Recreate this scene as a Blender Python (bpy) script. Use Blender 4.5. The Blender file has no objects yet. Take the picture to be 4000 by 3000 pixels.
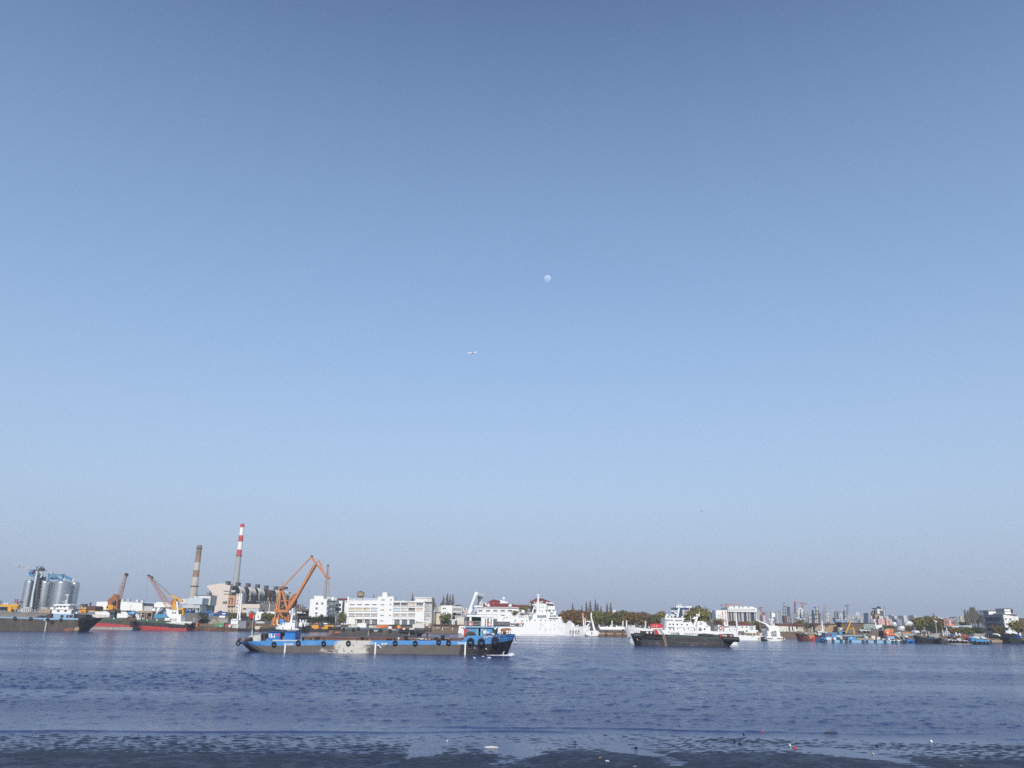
import bpy, bmesh, math, random
import numpy as np
from mathutils import Vector, Matrix
R = math.radians
scene = bpy.context.scene
COL = scene.collection
random.seed(7)

# ------------------------------------------------------------------ camera
CAM_H, FPX, PITCH, ROLL = 9.0, 3004.0, R(16.9), 0.0135
_F = np.array([0, math.cos(PITCH), math.sin(PITCH)])
_R0 = np.array([1.0, 0, 0]); _U0 = np.array([0, -math.sin(PITCH), math.cos(PITCH)])
_R = _R0*math.cos(ROLL)+_U0*math.sin(ROLL); _U = -_R0*math.sin(ROLL)+_U0*math.cos(ROLL)
cam = bpy.data.cameras.new('camera'); camo = bpy.data.objects.new('camera', cam); COL.objects.link(camo)
cam.sensor_width = 36; cam.lens = 36*FPX/4000; cam.clip_start = .5; cam.clip_end = 60000
camo.matrix_world = Matrix(((_R[0], _U[0], -_F[0], 0), (_R[1], _U[1], -_F[1], 0), (_R[2], _U[2], -_F[2], CAM_H), (0, 0, 0, 1)))
scene.camera = camo

# ------------------------------------------------------------------ light
SUN_EL = R(31)
SUN_AZ = R(1.5)          # sun stands behind the camera, a touch to the right
world = bpy.data.worlds.new('World'); scene.world = world; world.use_nodes = True
nt = world.node_tree; nt.nodes.clear()
wo = nt.nodes.new('ShaderNodeOutputWorld'); bg = nt.nodes.new('ShaderNodeBackground')
sky = nt.nodes.new('ShaderNodeTexSky'); sky.sky_type = 'NISHITA'; sky.sun_disc = False
sky.sun_elevation = SUN_EL; sky.sun_rotation = math.pi-SUN_AZ
sky.altitude = 0; sky.air_density = 1.0; sky.dust_density = .3; sky.ozone_density = 3
SKY_STR = .15; bg.inputs['Strength'].default_value = SKY_STR
# winter haze: the lower the line of sight, the more of it looks through the same pale blue air, all round the horizon
tcw = nt.nodes.new('ShaderNodeTexCoord'); sxw = nt.nodes.new('ShaderNodeSeparateXYZ'); mrw = nt.nodes.new('ShaderNodeMapRange'); mxw = nt.nodes.new('ShaderNodeMix'); mxw.data_type = 'RGBA'
mrw.inputs[1].default_value = 0.0; mrw.inputs[2].default_value = .70; mrw.inputs[3].default_value = 1.0; mrw.inputs[4].default_value = .0
nt.links.new(tcw.outputs['Generated'], sxw.inputs[0]); nt.links.new(sxw.outputs[2], mrw.inputs[0]); nt.links.new(mrw.outputs[0], mxw.inputs[0])
crw = nt.nodes.new('ShaderNodeValToRGB'); ce = crw.color_ramp.elements; ce[0].position = 0.0; ce[0].color = (.385, .46, .62, 1); ce[1].position = .4; ce[1].color = (.35, .515, .765, 1); e_ = ce.new(.14); e_.color = (.42, .54, .73, 1)
vmw = nt.nodes.new('ShaderNodeVectorMath'); vmw.operation = 'SCALE'; vmw.inputs['Scale'].default_value = 1/SKY_STR
nt.links.new(sxw.outputs[2], crw.inputs[0]); nt.links.new(crw.outputs[0], vmw.inputs[0])
nt.links.new(sky.outputs[0], mxw.inputs[6]); nt.links.new(vmw.outputs[0], mxw.inputs[7])
nt.links.new(mxw.outputs[2], bg.inputs['Color']); nt.links.new(bg.outputs[0], wo.inputs['Surface'])
sl = bpy.data.lights.new('sun', 'SUN'); sl.energy = 4.0; sl.angle = R(.53); sl.color = (1, .94, .84)
so = bpy.data.objects.new('sun', sl); COL.objects.link(so); so.location = (0, -60, 200)
so.rotation_euler = (math.pi/2-SUN_EL, 0, SUN_AZ)
vs = scene.view_settings; vs.view_transform = 'Standard'; vs.look = 'None'; vs.exposure = 0; vs.gamma = 1; vs.use_curve_mapping = False
cy = scene.cycles; cy.max_bounces = 6; cy.diffuse_bounces = 2; cy.glossy_bounces = 3; cy.transparent_max_bounces = 12
cy.volume_bounces = 0; cy.use_denoising = False; cy.caustics_reflective = False; cy.caustics_refractive = False

# ------------------------------------------------------------------ photo pixel -> place
VW = [0, 0, 1]
def view(ox, oy, s): VW[:] = [ox, oy, s]
def ray(u, v):
    x = VW[0]+u/VW[2]; y = VW[1]+v/VW[2]
    d = _F + _R*((x-2000)/FPX) - _U*((y-1500)/FPX)
    return d[0]/d[1], d[2]/d[1]
def P(u, v, D):
    a, b = ray(u, v); return (a*D, D, CAM_H+b*D)
def X(u, v, D): return ray(u, v)[0]*D
def Z(u, v, D): return CAM_H+ray(u, v)[1]*D
def DW(u, v, z=0.0):                    # distance at which that sight line meets height z
    return (z-CAM_H)/ray(u, v)[1]
def mpp(D): return D*1.046/FPX/VW[2]    # metres per unit of the current view at distance D
def X0(u, D, v=None):                   # x of column u at water level
    lo, hi = 0, 3000
    for _ in range(2):
        b0 = Z(u, 0, D); b1 = Z(u, 1000, D); v = 1000*(b0)/(b0-b1)
    return X(u, v, D)

# ------------------------------------------------------------------ materials
MATS = {}
def M(name, col=None, rough=.6, metal=0.0, var=.18, sc=.35, dirt=None, streak=0.0, spec=.4):
    """procedural paint: colour varied by two noises; dirt=(colour, amount, scale, vertical stretch)"""
    if name in MATS: return MATS[name]
    m = bpy.data.materials.new(name); m.use_nodes = True; t = m.node_tree; N = t.nodes; L = t.links
    b = N['Principled BSDF']; b.inputs['Roughness'].default_value = rough; b.inputs['Metallic'].default_value = metal
    b.inputs['Specular IOR Level'].default_value = spec
    tc = N.new('ShaderNodeTexCoord')
    n1 = N.new('ShaderNodeTexNoise'); n1.inputs['Scale'].default_value = sc; n1.inputs['Detail'].default_value = 5; n1.inputs['Roughness'].default_value = .65
    L.new(tc.outputs['Object'], n1.inputs['Vector'])
    mr = N.new('ShaderNodeMapRange'); mr.inputs[1].default_value = .3; mr.inputs[2].default_value = .7
    mr.inputs[3].default_value = 1-var; mr.inputs[4].default_value = 1+var*.6
    L.new(n1.outputs[0], mr.inputs[0])
    mx = N.new('ShaderNodeMix'); mx.data_type = 'RGBA'; mx.blend_type = 'MULTIPLY'; mx.inputs[0].default_value = 1
    mx.inputs[6].default_value = (*col, 1); L.new(mr.outputs[0], mx.inputs[7])
    out = mx.outputs[2]
    if dirt:
        dc, amt, dsc, st = dirt
        mp = N.new('ShaderNodeMapping'); mp.inputs['Scale'].default_value = (1, 1, 1/st); L.new(tc.outputs['Object'], mp.inputs[0])
        n2 = N.new('ShaderNodeTexNoise'); n2.inputs['Scale'].default_value = dsc; n2.inputs['Detail'].default_value = 6; n2.inputs['Roughness'].default_value = .7
        L.new(mp.outputs[0], n2.inputs['Vector'])
        m2 = N.new('ShaderNodeMapRange'); m2.inputs[1].default_value = .64-amt*.3; m2.inputs[2].default_value = .78-amt*.3; m2.inputs[4].default_value = .92
        L.new(n2.outputs[0], m2.inputs[0])
        mx2 = N.new('ShaderNodeMix'); mx2.data_type = 'RGBA'; L.new(m2.outputs[0], mx2.inputs[0]); L.new(out, mx2.inputs[6]); mx2.inputs[7].default_value = (*dc, 1)
        out = mx2.outputs[2]
    L.new(out, b.inputs['Base Color'])
    MATS[name] = m; return m
RUST = (.13, .05, .025)
def _mats():
    M('white', (.8, .8, .78), .45, var=.05, dirt=((.5, .45, .38), .12, .25, 5))
    M('ship_white', (.8, .8, .79), .35, var=.04, dirt=((.55, .48, .4), .08, .3, 6))
    M('offwhite', (.62, .61, .57), .6, var=.1, dirt=((.36, .33, .28), .3, .2, 4))
    M('tile_white', (.78, .78, .77), .5, var=.05, dirt=((.55, .53, .5), .15, .12, 6))
    M('pale_blue', (.5, .58, .64), .5, var=.06)
    M('cream', (.6, .54, .42), .8, var=.12, dirt=((.35, .29, .22), .3, .2, 4))
    M('pink_render', (.65, .56, .49), .8, var=.08, dirt=((.42, .3, .25), .25, .1, 5))
    M('pink', (.6, .4, .38), .8, var=.08)
    M('salmon', (.5, .26, .17), .8, var=.1)
    M('tan', (.36, .28, .2), .85, var=.15, dirt=((.2, .15, .1), .3, .3, 3))
    M('brown_wall', (.15, .105, .075), .9, var=.2, dirt=((.14, .1, .07), .4, .3, 2))
    M('concrete', (.32, .31, .29), .85, var=.15, dirt=((.18, .16, .14), .35, .3, 4))
    M('dark_concrete', (.17, .15, .14), .9, var=.25, dirt=((.08, .07, .06), .4, .4, 3))
    M('grey_green', (.27, .33, .31), .8, var=.1)
    M('steel', (.62, .63, .64), .3, .9, var=.12, sc=.8, dirt=((.3, .3, .3), .35, .15, 8))
    M('pale_steel', (.55, .56, .57), .5, .3, var=.12)
    M('dark_steel', (.09, .09, .1), .55, .3, var=.3, dirt=((.12, .07, .05), .35, .4, 2))
    M('silo_blue', (.09, .23, .4), .5, var=.15)
    M('grey', (.22, .23, .25), .6, var=.15)
    M('blue', (.02, .17, .5), .42, var=.14, dirt=((.05, .14, .3), .3, .8, 3))
    M('barge_blue', (.07, .26, .57), .45, var=.16, sc=.5, dirt=((.18, .3, .42), .3, .6, 2))
    M('cabin_blue', (.06, .27, .5), .5, var=.1, dirt=((.16, .33, .45), .3, .6, 3))
    M('light_blue', (.24, .43, .62), .5, var=.12, dirt=((.3, .3, .3), .25, .5, 4))
    M('deep_blue', (.01, .05, .22), .45, var=.12)
    M('glass_blue', (.03, .06, .13), .15, .2, var=.2, spec=.6)
    M('orange', (.55, .17, .03), .5, var=.12, dirt=((.3, .09, .03), .35, .35, 3))
    M('crane_orange', (.53, .19, .05), .5, var=.12, dirt=((.27, .08, .03), .35, .3, 3))
    M('old_orange', (.34, .13, .05), .6, var=.2, dirt=((.17, .08, .05), .45, .5, 3))
    M('yellow', (.7, .36, .03), .5, var=.12, dirt=((.4, .17, .04), .3, .4, 2))
    M('life_orange', (.66, .2, .08), .5, var=.08)
    M('red', (.5, .025, .03), .5, var=.12, dirt=((.3, .06, .05), .25, .3, 4))
    M('boot_red', (.42, .05, .05), .55, var=.14, dirt=((.22, .07, .05), .35, .3, .6))
    M('flag_red', (.65, .02, .02), .7, var=.06)
    M('roof_red', (.16, .022, .026), .7, var=.15)
    M('roof_maroon', (.2, .025, .06), .7, var=.12)
    M('roof_brown', (.13, .06, .05), .85, var=.2)
    M('rust', RUST, .9, var=.35, dirt=((.3, .17, .1), .35, .5, 2))
    M('coaming', (.16, .09, .07), .8, var=.3, dirt=((.3, .27, .25), .3, .6, 1))
    M('deck_green', (.05, .13, .07), .8, var=.25, dirt=((.13, .08, .05), .4, .3, 1))
    M('green', (.09, .27, .13), .6, var=.12)
    M('tarp_green', (.04, .065, .045), .7, var=.2)
    M('tarp_white', (.55, .54, .52), .75, var=.12, dirt=((.33, .31, .3), .3, .8, 2))
    M('black', (.012, .012, .014), .5, var=.3, dirt=((.05, .045, .04), .3, .3, 1))
    M('rubber', (.014, .014, .015), .75, var=.3)
    M('tyre_rim', (.03, .17, .45), .5, var=.1)
    M('hull_grey', (.115, .105, .097), .75, var=.2, sc=.25, dirt=((.15, .125, .1), .35, .25, 5))
    M('hull_dark', (.034, .035, .04), .7, var=.3, sc=.3, dirt=((.11, .108, .112), .35, .35, .5))
    M('hull_black', (.014, .014, .018), .5, var=.3, dirt=((.06, .055, .05), .25, .2, 3))
    M('hull_brown', (.075, .066, .06), .8, var=.25, dirt=((.13, .095, .07), .35, .25, 2))
    M('hull_maroon', (.13, .04, .045), .65, var=.2, dirt=((.09, .06, .05), .3, .3, 2))
    M('hull_teal', (.03, .09, .12), .6, var=.2, dirt=((.1, .08, .06), .3, .4, 2))
    M('teal', (.06, .13, .17), .6, var=.15, dirt=((.15, .12, .1), .25, .4, 2))
    M('window', (.018, .022, .03), .12, .0, var=.3, spec=.7)
    M('window_grey', (.16, .18, .2), .2, .0, var=.3, spec=.6)
    M('recess', (.16, .16, .15), .8, var=.3)
    M('opening', (.02, .018, .018), .8, var=.3)
    M('brick_red', (.42, .1, .09), .8, var=.1)
    M('coal', (.075, .07, .066), .95, var=.3, sc=1.2)
    M('skin', (.4, .22, .15), .6, var=.05)
    M('cloth_dark', (.012, .013, .025), .8, var=.1)
    M('bark', (.09, .065, .045), .9, var=.25)
    M('twig', (.17, .155, .145), .9, var=.25)
    M('chimney_brown', (.23, .165, .135), .85, var=.25, dirt=((.2, .1, .06), .3, .08, 4))
    M('chimney_rust', (.33, .2, .14), .85, var=.2)
    M('chimney_pale', (.5, .47, .42), .8, var=.1, dirt=((.33, .24, .18), .25, .1, 6))
    M('chimney_grey', (.36, .38, .38), .75, var=.08)
    M('signal_red', (.55, .05, .07), .6, var=.06)
    M('band_dark', (.03, .045, .09), .5, var=.2)
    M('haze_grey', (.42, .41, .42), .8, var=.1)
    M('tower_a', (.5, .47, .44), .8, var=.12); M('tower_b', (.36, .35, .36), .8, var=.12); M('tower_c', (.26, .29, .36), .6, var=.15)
    M('mast_grey', (.33, .29, .29), .7, var=.1)
    M('foam', (.75, .76, .78), .8, var=.1)
_mats()

def leaf_mat(name, cols, sc=.12):
    """foliage: hue drifts from clump to clump (each clump of leaves really has its own tint)"""
    m = bpy.data.materials.new(name); m.use_nodes = True; t = m.node_tree; N = t.nodes; L = t.links
    b = N['Principled BSDF']; b.inputs['Roughness'].default_value = .75; b.inputs['Specular IOR Level'].default_value = .2
    g = N.new('ShaderNodeTexCoord'); n = N.new('ShaderNodeTexNoise'); n.inputs['Scale'].default_value = sc*4; n.inputs['Detail'].default_value = 4
    L.new(g.outputs['Object'], n.inputs['Vector'])
    r = N.new('ShaderNodeValToRGB'); e = r.color_ramp.elements
    while len(e) < len(cols): e.new(.5)
    for i, c in enumerate(cols): e[i].position = .3+.4*i/(len(cols)-1); e[i].color = (*c, 1)
    L.new(n.outputs[0], r.inputs[0]); L.new(r.outputs[0], b.inputs['Base Color'])
    MATS[name] = m; return m
leaf_mat('leaf_olive', [(0.085, 0.091, 0.025), (0.165, 0.146, 0.040), (0.244, 0.201, 0.057)])
leaf_mat('leaf_green', [(0.067, 0.085, 0.025), (0.122, 0.128, 0.038), (0.195, 0.177, 0.057)])
leaf_mat('leaf_dark', [(0.037, 0.051, 0.028), (0.067, 0.078, 0.034), (0.110, 0.104, 0.046)])
leaf_mat('leaf_mixed', [(0.079, 0.076, 0.028), (0.159, 0.116, 0.040), (0.244, 0.146, 0.052)])
leaf_mat('leaf_rust', [(0.098, 0.071, 0.030), (0.195, 0.110, 0.040), (0.281, 0.140, 0.052)])

# ------------------------------------------------------------------ mesh builder (world metres; *_ = pixel forms)
class MB:
    def __init__(s): s.v = []; s.f = []; s.s = []; s.m = []
    def add(s, v, f, smooth=False, m=0):
        o = len(s.v); s.v += [tuple(p) for p in v]
        for q in f: s.f.append([i+o for i in q]); s.s.append(smooth); s.m.append(m)
        return s
    def box(s, x0, x1, y0, y1, z0, z1, m=0):
        v = [(x0, y0, z0), (x1, y0, z0), (x1, y1, z0), (x0, y1, z0), (x0, y0, z1), (x1, y0, z1), (x1, y1, z1), (x0, y1, z1)]
        return s.add(v, [(0, 3, 2, 1), (4, 5, 6, 7), (0, 1, 5, 4), (1, 2, 6, 5), (2, 3, 7, 6), (3, 0, 4, 7)], m=m)
    def bx(s, D, dep, u0, u1, v0, v1, m=0):
        um, vm = (u0+u1)/2, (v0+v1)/2
        return s.box(X(u0, vm, D), X(u1, vm, D), D, D+dep, Z(um, v1, D), Z(um, v0, D), m)
    def wbar(s, p, q, w, h=None, m=0):
        p, q = Vector(p), Vector(q); h = h or w; d = (q-p)
        if d.length < 1e-6: return s
        d.normalize(); a = Vector((0, 1, 0)) if abs(d.y) < .9 else Vector((0, 0, 1))
        b = d.cross(a).normalized(); a = b.cross(d).normalized()
        v = []
        for c in (p, q):
            for i, j in ((-1, -1), (1, -1), (1, 1), (-1, 1)): v.append(c+b*(i*w/2)+a*(j*h/2))
        return s.add(v, [(0, 1, 2, 3), (7, 6, 5, 4), (0, 4, 5, 1), (1, 5, 6, 2), (2, 6, 7, 3), (3, 7, 4, 0)], m=m)
    def bar(s, D, u0, v0, u1, v1, w, h=None, D2=None, m=0):
        return s.wbar(P(u0, v0, D), P(u1, v1, D2 or D), w, h, m)
    def wtube(s, p, q, r0, r1=None, n=8, cap=True, m=0):
        p, q = Vector(p), Vector(q); r1 = r0 if r1 is None else r1; d = (q-p).normalized()
        a = Vector((1, 0, 0)) if abs(d.x) < .9 else Vector((0, 0, 1)); b = d.cross(a).normalized(); a = b.cross(d).normalized()
        v = []
        for c, r in ((p, r0), (q, r1)):
            for i in range(n): t = 2*math.pi*i/n; v.append(c+a*(r*math.cos(t))+b*(r*math.sin(t)))
        s.add(v, [(i, (i+1) % n, n+(i+1) % n, n+i) for i in range(n)], True, m)
        if cap: s.add(v[:n], [list(range(n))[::-1]], m=m); s.add(v[n:], [list(range(n))], m=m)
        return s
    def tb(s, D, u0, v0, u1, v1, r0, r1=None, n=8, D2=None, m=0):
        return s.wtube(P(u0, v0, D), P(u1, v1, D2 or D), r0, r1, n, m=m)
    def path(s, pts, r, n=6, m=0):
        for a, b in zip(pts, pts[1:]): s.wtube(a, b, r, r, n, m=m)
        return s
    def pr(s, D, dep, pts, m=0):                              # pixel outline extruded away from us
        a = [P(u, v, D) for u, v in pts]; n = len(a)
        ar = sum(a[i][0]*a[(i+1) % n][2]-a[(i+1) % n][0]*a[i][2] for i in range(n))
        if ar < 0: a.reverse()
        b = [(p[0], p[1]+dep, p[2]) for p in a]
        return s.add(a+b, [list(range(n)), list(range(2*n-1, n-1, -1))]+[(i, n+i, n+(i+1) % n, (i+1) % n) for i in range(n)], m=m)
    def foot(s, pts, z0, z1, m=0, top=True):                  # [(x,y)] world footprint, upright walls
        n = len(pts); ar = sum(pts[i][0]*pts[(i+1) % n][1]-pts[(i+1) % n][0]*pts[i][1] for i in range(n))
        if ar < 0: pts = pts[::-1]
        v = [(x, y, z0) for x, y in pts]+[(x, y, z1) for x, y in pts]
        return s.add(v, [list(range(n))[::-1], list(range(n, 2*n))]+[(i, (i+1) % n, n+(i+1) % n, n+i) for i in range(n)], m=m)
    def sph(s, c, r, sx=1, sy=1, sz=1, n=12, k=8, lo=-math.pi/2, m=0):
        v = []; f = []
        for j in range(k+1):
            t = lo+(math.pi/2-lo)*j/k
            for i in range(n):
                a = 2*math.pi*i/n; v.append((c[0]+r*sx*math.cos(t)*math.cos(a), c[1]+r*sy*math.cos(t)*math.sin(a), c[2]+r*sz*math.sin(t)))
        for j in range(k):
            for i in range(n): f.append((j*n+i, j*n+(i+1) % n, (j+1)*n+(i+1) % n, (j+1)*n+i))
        return s.add(v, f, True, m)
    def torus(s, c, Rr, r, n=18, k=8, m=0):                   # axis along y (faces the river bank)
        v = []; f = []
        for i in range(n):
            a = 2*math.pi*i/n
            for j in range(k):
                b = 2*math.pi*j/k; q = Rr+r*math.cos(b)
                v.append((c[0]+q*math.cos(a), c[1]+r*1.1*math.sin(b), c[2]+q*math.sin(a)))
        for i in range(n):
            for j in range(k): f.append((i*k+j, i*k+(j+1) % k, ((i+1) % n)*k+(j+1) % k, ((i+1) % n)*k+j))
        return s.add(v, f, True, m)
    def lathe(s, c, prof, n=20, m=0, smooth=True):            # prof [(r,z)] about the upright axis through c (x,y)
        v = [(c[0]+r*math.cos(2*math.pi*i/n), c[1]+r*math.sin(2*math.pi*i/n), z) for r, z in prof for i in range(n)]
        k = len(prof)
        s.add(v, [(j*n+i, j*n+(i+1) % n, (j+1)*n+(i+1) % n, (j+1)*n+i) for j in range(k-1) for i in range(n)], smooth, m)
        s.add(v[(k-1)*n:], [list(range(n))], m=m); return s
    def mesh(s, name, mats, o=(0, 0, 0)):
        me = bpy.data.meshes.new(name); me.from_pydata([(a-o[0], b-o[1], c-o[2]) for a, b, c in s.v], [], s.f)
        me.polygons.foreach_set('use_smooth', s.s); me.polygons.foreach_set('material_index', s.m)
        for m in mats: me.materials.append(MATS[m] if isinstance(m, str) else m)
        me.update(); return me

def obj(name, me, parent=None, loc=None):
    o = bpy.data.objects.new(name, me); COL.objects.link(o)
    if parent is not None: o.parent = parent
    if loc is not None: o.location = loc
    return o
def tag(o, label=None, cat=None, group=None, kind=None):
    if label: o['label'] = label
    if cat: o['category'] = cat
    if group: o['group'] = group
    if kind or cat: o['kind'] = kind or 'thing'
    return o
class T:
    """a thing: an Empty at its base; parts are its children"""
    def __init__(s, name, label, cat, base, group=None):
        s.o = bpy.data.objects.new(name, None); COL.objects.link(s.o); s.b = tuple(base); s.o.location = s.b
        s.o.empty_display_size = 1; tag(s.o, label, cat, group)
    def p(s, name, mat, mb, parent=None, label=None, kind=None):
        if isinstance(mb, list):                       # several like pieces, each an object of its own
            for q in mb: o = s.p(name, mat, q, parent)
            return o
        mats = [mat] if isinstance(mat, str) else mat
        o = obj(name, mb.mesh(name, mats, s.b), parent or s.o)
        if kind or name == 'lettering': o['kind'] = kind or 'stuff'
        if label: o['label'] = label
        return o
    def inst(s, name, me, at, parent=None, yaw=0):
        o = obj(name, me, parent or s.o, (at[0]-s.b[0], at[1]-s.b[1], at[2]-s.b[2])); o.rotation_euler.z = yaw; return o
def solo(name, label, cat, mat, mb, group=None, kind=None):
    """a thing that is one mesh; origin at the middle of its foot"""
    v = np.array(mb.v); lo, hi = v.min(0), v.max(0); b = ((lo[0]+hi[0])/2, (lo[1]+hi[1])/2, lo[2])
    o = obj(name, mb.mesh(name, [mat] if isinstance(mat, str) else mat, b), None, b); return tag(o, label, cat, group, kind)

def copy_tree(root, loc, label=None, group=None):
    c = root.copy(); COL.objects.link(c); c.location = loc
    if label: c['label'] = label
    if group: c['group'] = group
    for ch in root.children:
        d = ch.copy(); COL.objects.link(d); d.parent = c
        for g in ch.children: e = g.copy(); COL.objects.link(e); e.parent = d
    return c
_WM = {}
def win_mesh(w, h, frame, glass, bars=1, depth=.14):
    k = (round(w, 2), round(h, 2), frame, glass, bars)
    if k in _WM: return _WM[k]
    b = MB(); t = min(.16, w*.12, h*.12)
    b.box(-w/2, w/2, -.03, .02, -h/2, h/2, 1)
    b.box(-w/2-t, -w/2, -depth, .02, -h/2-t, h/2+t); b.box(w/2, w/2+t, -depth, .02, -h/2-t, h/2+t)
    b.box(-w/2, w/2, -depth, .02, h/2, h/2+t); b.box(-w/2, w/2, -depth-.06, .02, -h/2-t, -h/2)
    for i in range(bars): x = -w/2+w*(i+1)/(bars+1); b.box(x-t*.3, x+t*.3, -.09, -.03, -h/2, h/2)
    _WM[k] = b.mesh('window', [frame, glass]); return _WM[k]
def wins(t, D, us, vs_, w, h, frame='white', glass='window', bars=1, name='window', parent=None, D2=None):
    """windows on a wall: us pixel columns, vs_ pixel rows; D2 = distance at the last column for a wall that recedes"""
    u0, u1 = us[0], us[-1]
    yaw = 0
    if D2: a = P(u0, vs_[0], D); b = P(u1, vs_[0], D2); yaw = math.atan2(b[1]-a[1], b[0]-a[0])
    for u in us:
        d = D if not D2 else D+(D2-D)*(u-u0)/(u1-u0)
        for v in vs_:
            t.inst(name, win_mesh(w*mpp(d), h*mpp(d), frame, glass, bars), P(u, v, d-.02), parent, yaw)

def hull(t, D, B, st, hm='hull_grey', bm='barge_blue', dm='rust', bul=.5, keel=-1.0, hn='hull', bn='bulwark', dn='deck'):
    """stations, stern to bow or bow to stern: (u_top, v_top, v_band, u_water, breadth_top, breadth_water)"""
    rows = []
    for ut, vt, vb, uw, bt, bw in st:
        xt, _, zt = P(ut, vt, D); zb = Z(ut, vb, D); xw = X0(uw, D); r = []
        for z in (zt, zb, 0.0, keel):
            f = (zt-z)/zt if zt > .01 else 0; g = min(f, 1.15); r.append((xt+(xw-xt)*g, max(.02, bt+(bw-bt)*g)*B/2, z))
        rows.append(r)
    yc = D+B/2; n = len(rows)
    def band(i0, i1, inner=False):
        b = MB()
        for sgn in (-1, 1):
            v = [(x, yc+sgn*hb, z) for r in rows for (x, hb, z) in r[i0:i1+1]]; k = i1-i0+1; f = []
            for i in range(n-1):
                for j in range(k-1):
                    q = (i*k+j, i*k+j+1, (i+1)*k+j+1, (i+1)*k+j); f.append(q if sgn < 0 else q[::-1])
            b.add(v, f)
        for r, fl in ((rows[0], 1), (rows[-1], 0)):
            for j in range(i0, i1):
                (x0, h0, z0), (x1, h1, z1) = r[j], r[j+1]
                v = [(x0, yc-h0, z0), (x0, yc+h0, z0), (x1, yc+h1, z1), (x1, yc-h1, z1)]; b.add(v, [(0, 1, 2, 3)])
        return b
    h = t.p(hn, hm, band(1, 3))
    bb = band(0, 1)
    inn = MB(); dk = MB()
    for sgn in (-1, 1):
        v = []
        for r in rows:
            x, hb, z = r[0]; hb2 = max(.01, hb-.18); v += [(x, yc+sgn*hb, z), (x, yc+sgn*hb2, z), (x, yc+sgn*hb2, z-bul)]
        for i in range(n-1):
            for j in range(2): q = (i*3+j, (i+1)*3+j, (i+1)*3+j+1, i*3+j+1); bb.add([v[k] for k in q], [(0, 1, 2, 3)])
    v = []
    for r in rows: x, hb, z = r[0]; v += [(x, yc-max(.01, hb-.17), z-bul), (x, yc+max(.01, hb-.17), z-bul)]
    dk.add(v, [(2*i, 2*i+2, 2*i+3, 2*i+1) for i in range(n-1)])
    bo = t.p(bn, bm, bb); d = t.p(dn, dm, dk)
    return h, bo, d

def text_mesh(body, h, mat):
    c = bpy.data.curves.new('t', 'FONT'); c.body = body; c.size = h; c.extrude = .01; c.resolution_u = 1; c.align_x = 'CENTER'; c.align_y = 'CENTER'
    o = bpy.data.objects.new('t', c); COL.objects.link(o); dg = bpy.context.evaluated_depsgraph_get()
    me = bpy.data.meshes.new_from_object(o.evaluated_get(dg)); bpy.data.objects.remove(o); bpy.data.curves.remove(c)
    me.materials.clear(); me.materials.append(MATS[mat]); return me
def lettering(t, body, D, u, v, hm, mat='white', parent=None, name='lettering', width=None):
    me = text_mesh(body, hm, mat)
    if not len(me.vertices): return None
    xs = [w.co.x for w in me.vertices]; wd = max(xs)-min(xs)
    o = t.inst(name, me, P(u, v, D), parent); o.rotation_euler = (math.pi/2, 0, 0)
    if width and wd > 1e-6: o.scale = (width/wd, 1, 1)
    return o

# ------------------------------------------------------------------ plants
def leaf_blob(b, c, rx, ry, rz, n, sz, rnd, hollow=.55):
    for _ in range(n):
        while True:
            d = Vector((rnd.gauss(0, 1), rnd.gauss(0, 1), rnd.gauss(0, 1)))
            if d.length > .1: break
        d.normalize(); k = hollow+(1-hollow)*rnd.random()**.6
        p = Vector((c[0]+d.x*rx*k, c[1]+d.y*ry*k, c[2]+d.z*rz*k))
        nn = (d+Vector((rnd.uniform(-.7, .7), rnd.uniform(-.7, .7), rnd.uniform(-.4, .9)))).normalized()
        a = nn.orthogonal().normalized(); q = rnd.uniform(0, 6.28); e = (a*math.cos(q)+nn.cross(a)*math.sin(q)); f = nn.cross(e)
        s1 = sz*rnd.uniform(.6, 1.4); s2 = s1*rnd.uniform(.5, .9)
        b.add([p-e*s1-f*s2*.3, p+f*s2, p+e*s1+f*s2*.2, p-f*s2], [(0, 1, 2, 3)])
def crown_tree(name, label, base, w, h, mat='leaf_olive', group=None, trunk=.25, seed=0, n=520, depth=None, cat='tree', flat=1.0, lobes=9, sz=None):
    rnd = random.Random(seed); t = T(name, label, cat, base, group); x, y, z = base
    dy = depth or w*.8
    tr = MB(); th = h*trunk; r = max(.12, w*.03)
    top = (x+rnd.uniform(-.1, .1)*w, y, z+th+h*.25)
    tr.wtube((x, y, z-.3), (x, y, z+th*.6), r*1.3, r, 6); tr.wtube((x, y, z+th*.6), top, r, r*.5, 6)
    for k in range(5):
        a = k*1.257+rnd.random(); q = (x+math.cos(a)*w*.3, y+math.sin(a)*dy*.3, z+h*(.45+.3*rnd.random()))
        tr.wtube((x, y, z+th*rnd.uniform(.6, 1)), q, r*.5, r*.2, 5)
    t.p('trunk', 'bark', tr)
    c = MB(); s = sz or max(.28, min(w, h)*.05)
    ch = h-th
    for k in range(lobes):
        a = rnd.uniform(0, 6.28); q = rnd.uniform(.15, .62); zz = rnd.uniform(.22, .8)
        f = math.sqrt(max(.1, 1-(2*zz-1)**2*.8))
        lr = rnd.uniform(.26, .4)
        cx = x+math.cos(a)*w*.5*q*f; cyy = y+math.sin(a)*dy*.5*q*f; cz = z+th*.8+ch*zz
        lz = min(ch*lr*.8*flat, (z+h-cz))
        leaf_blob(c, (cx, cyy, cz), w*lr*.8, dy*lr*.8, max(.4, lz), n//lobes, s, rnd)
    leaf_blob(c, (x, y, z+th*.8+ch*.5), w*.4, dy*.4, ch*.45, n//3, s, rnd, .3)
    t.p('crown', mat, c)
    return t.o
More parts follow.
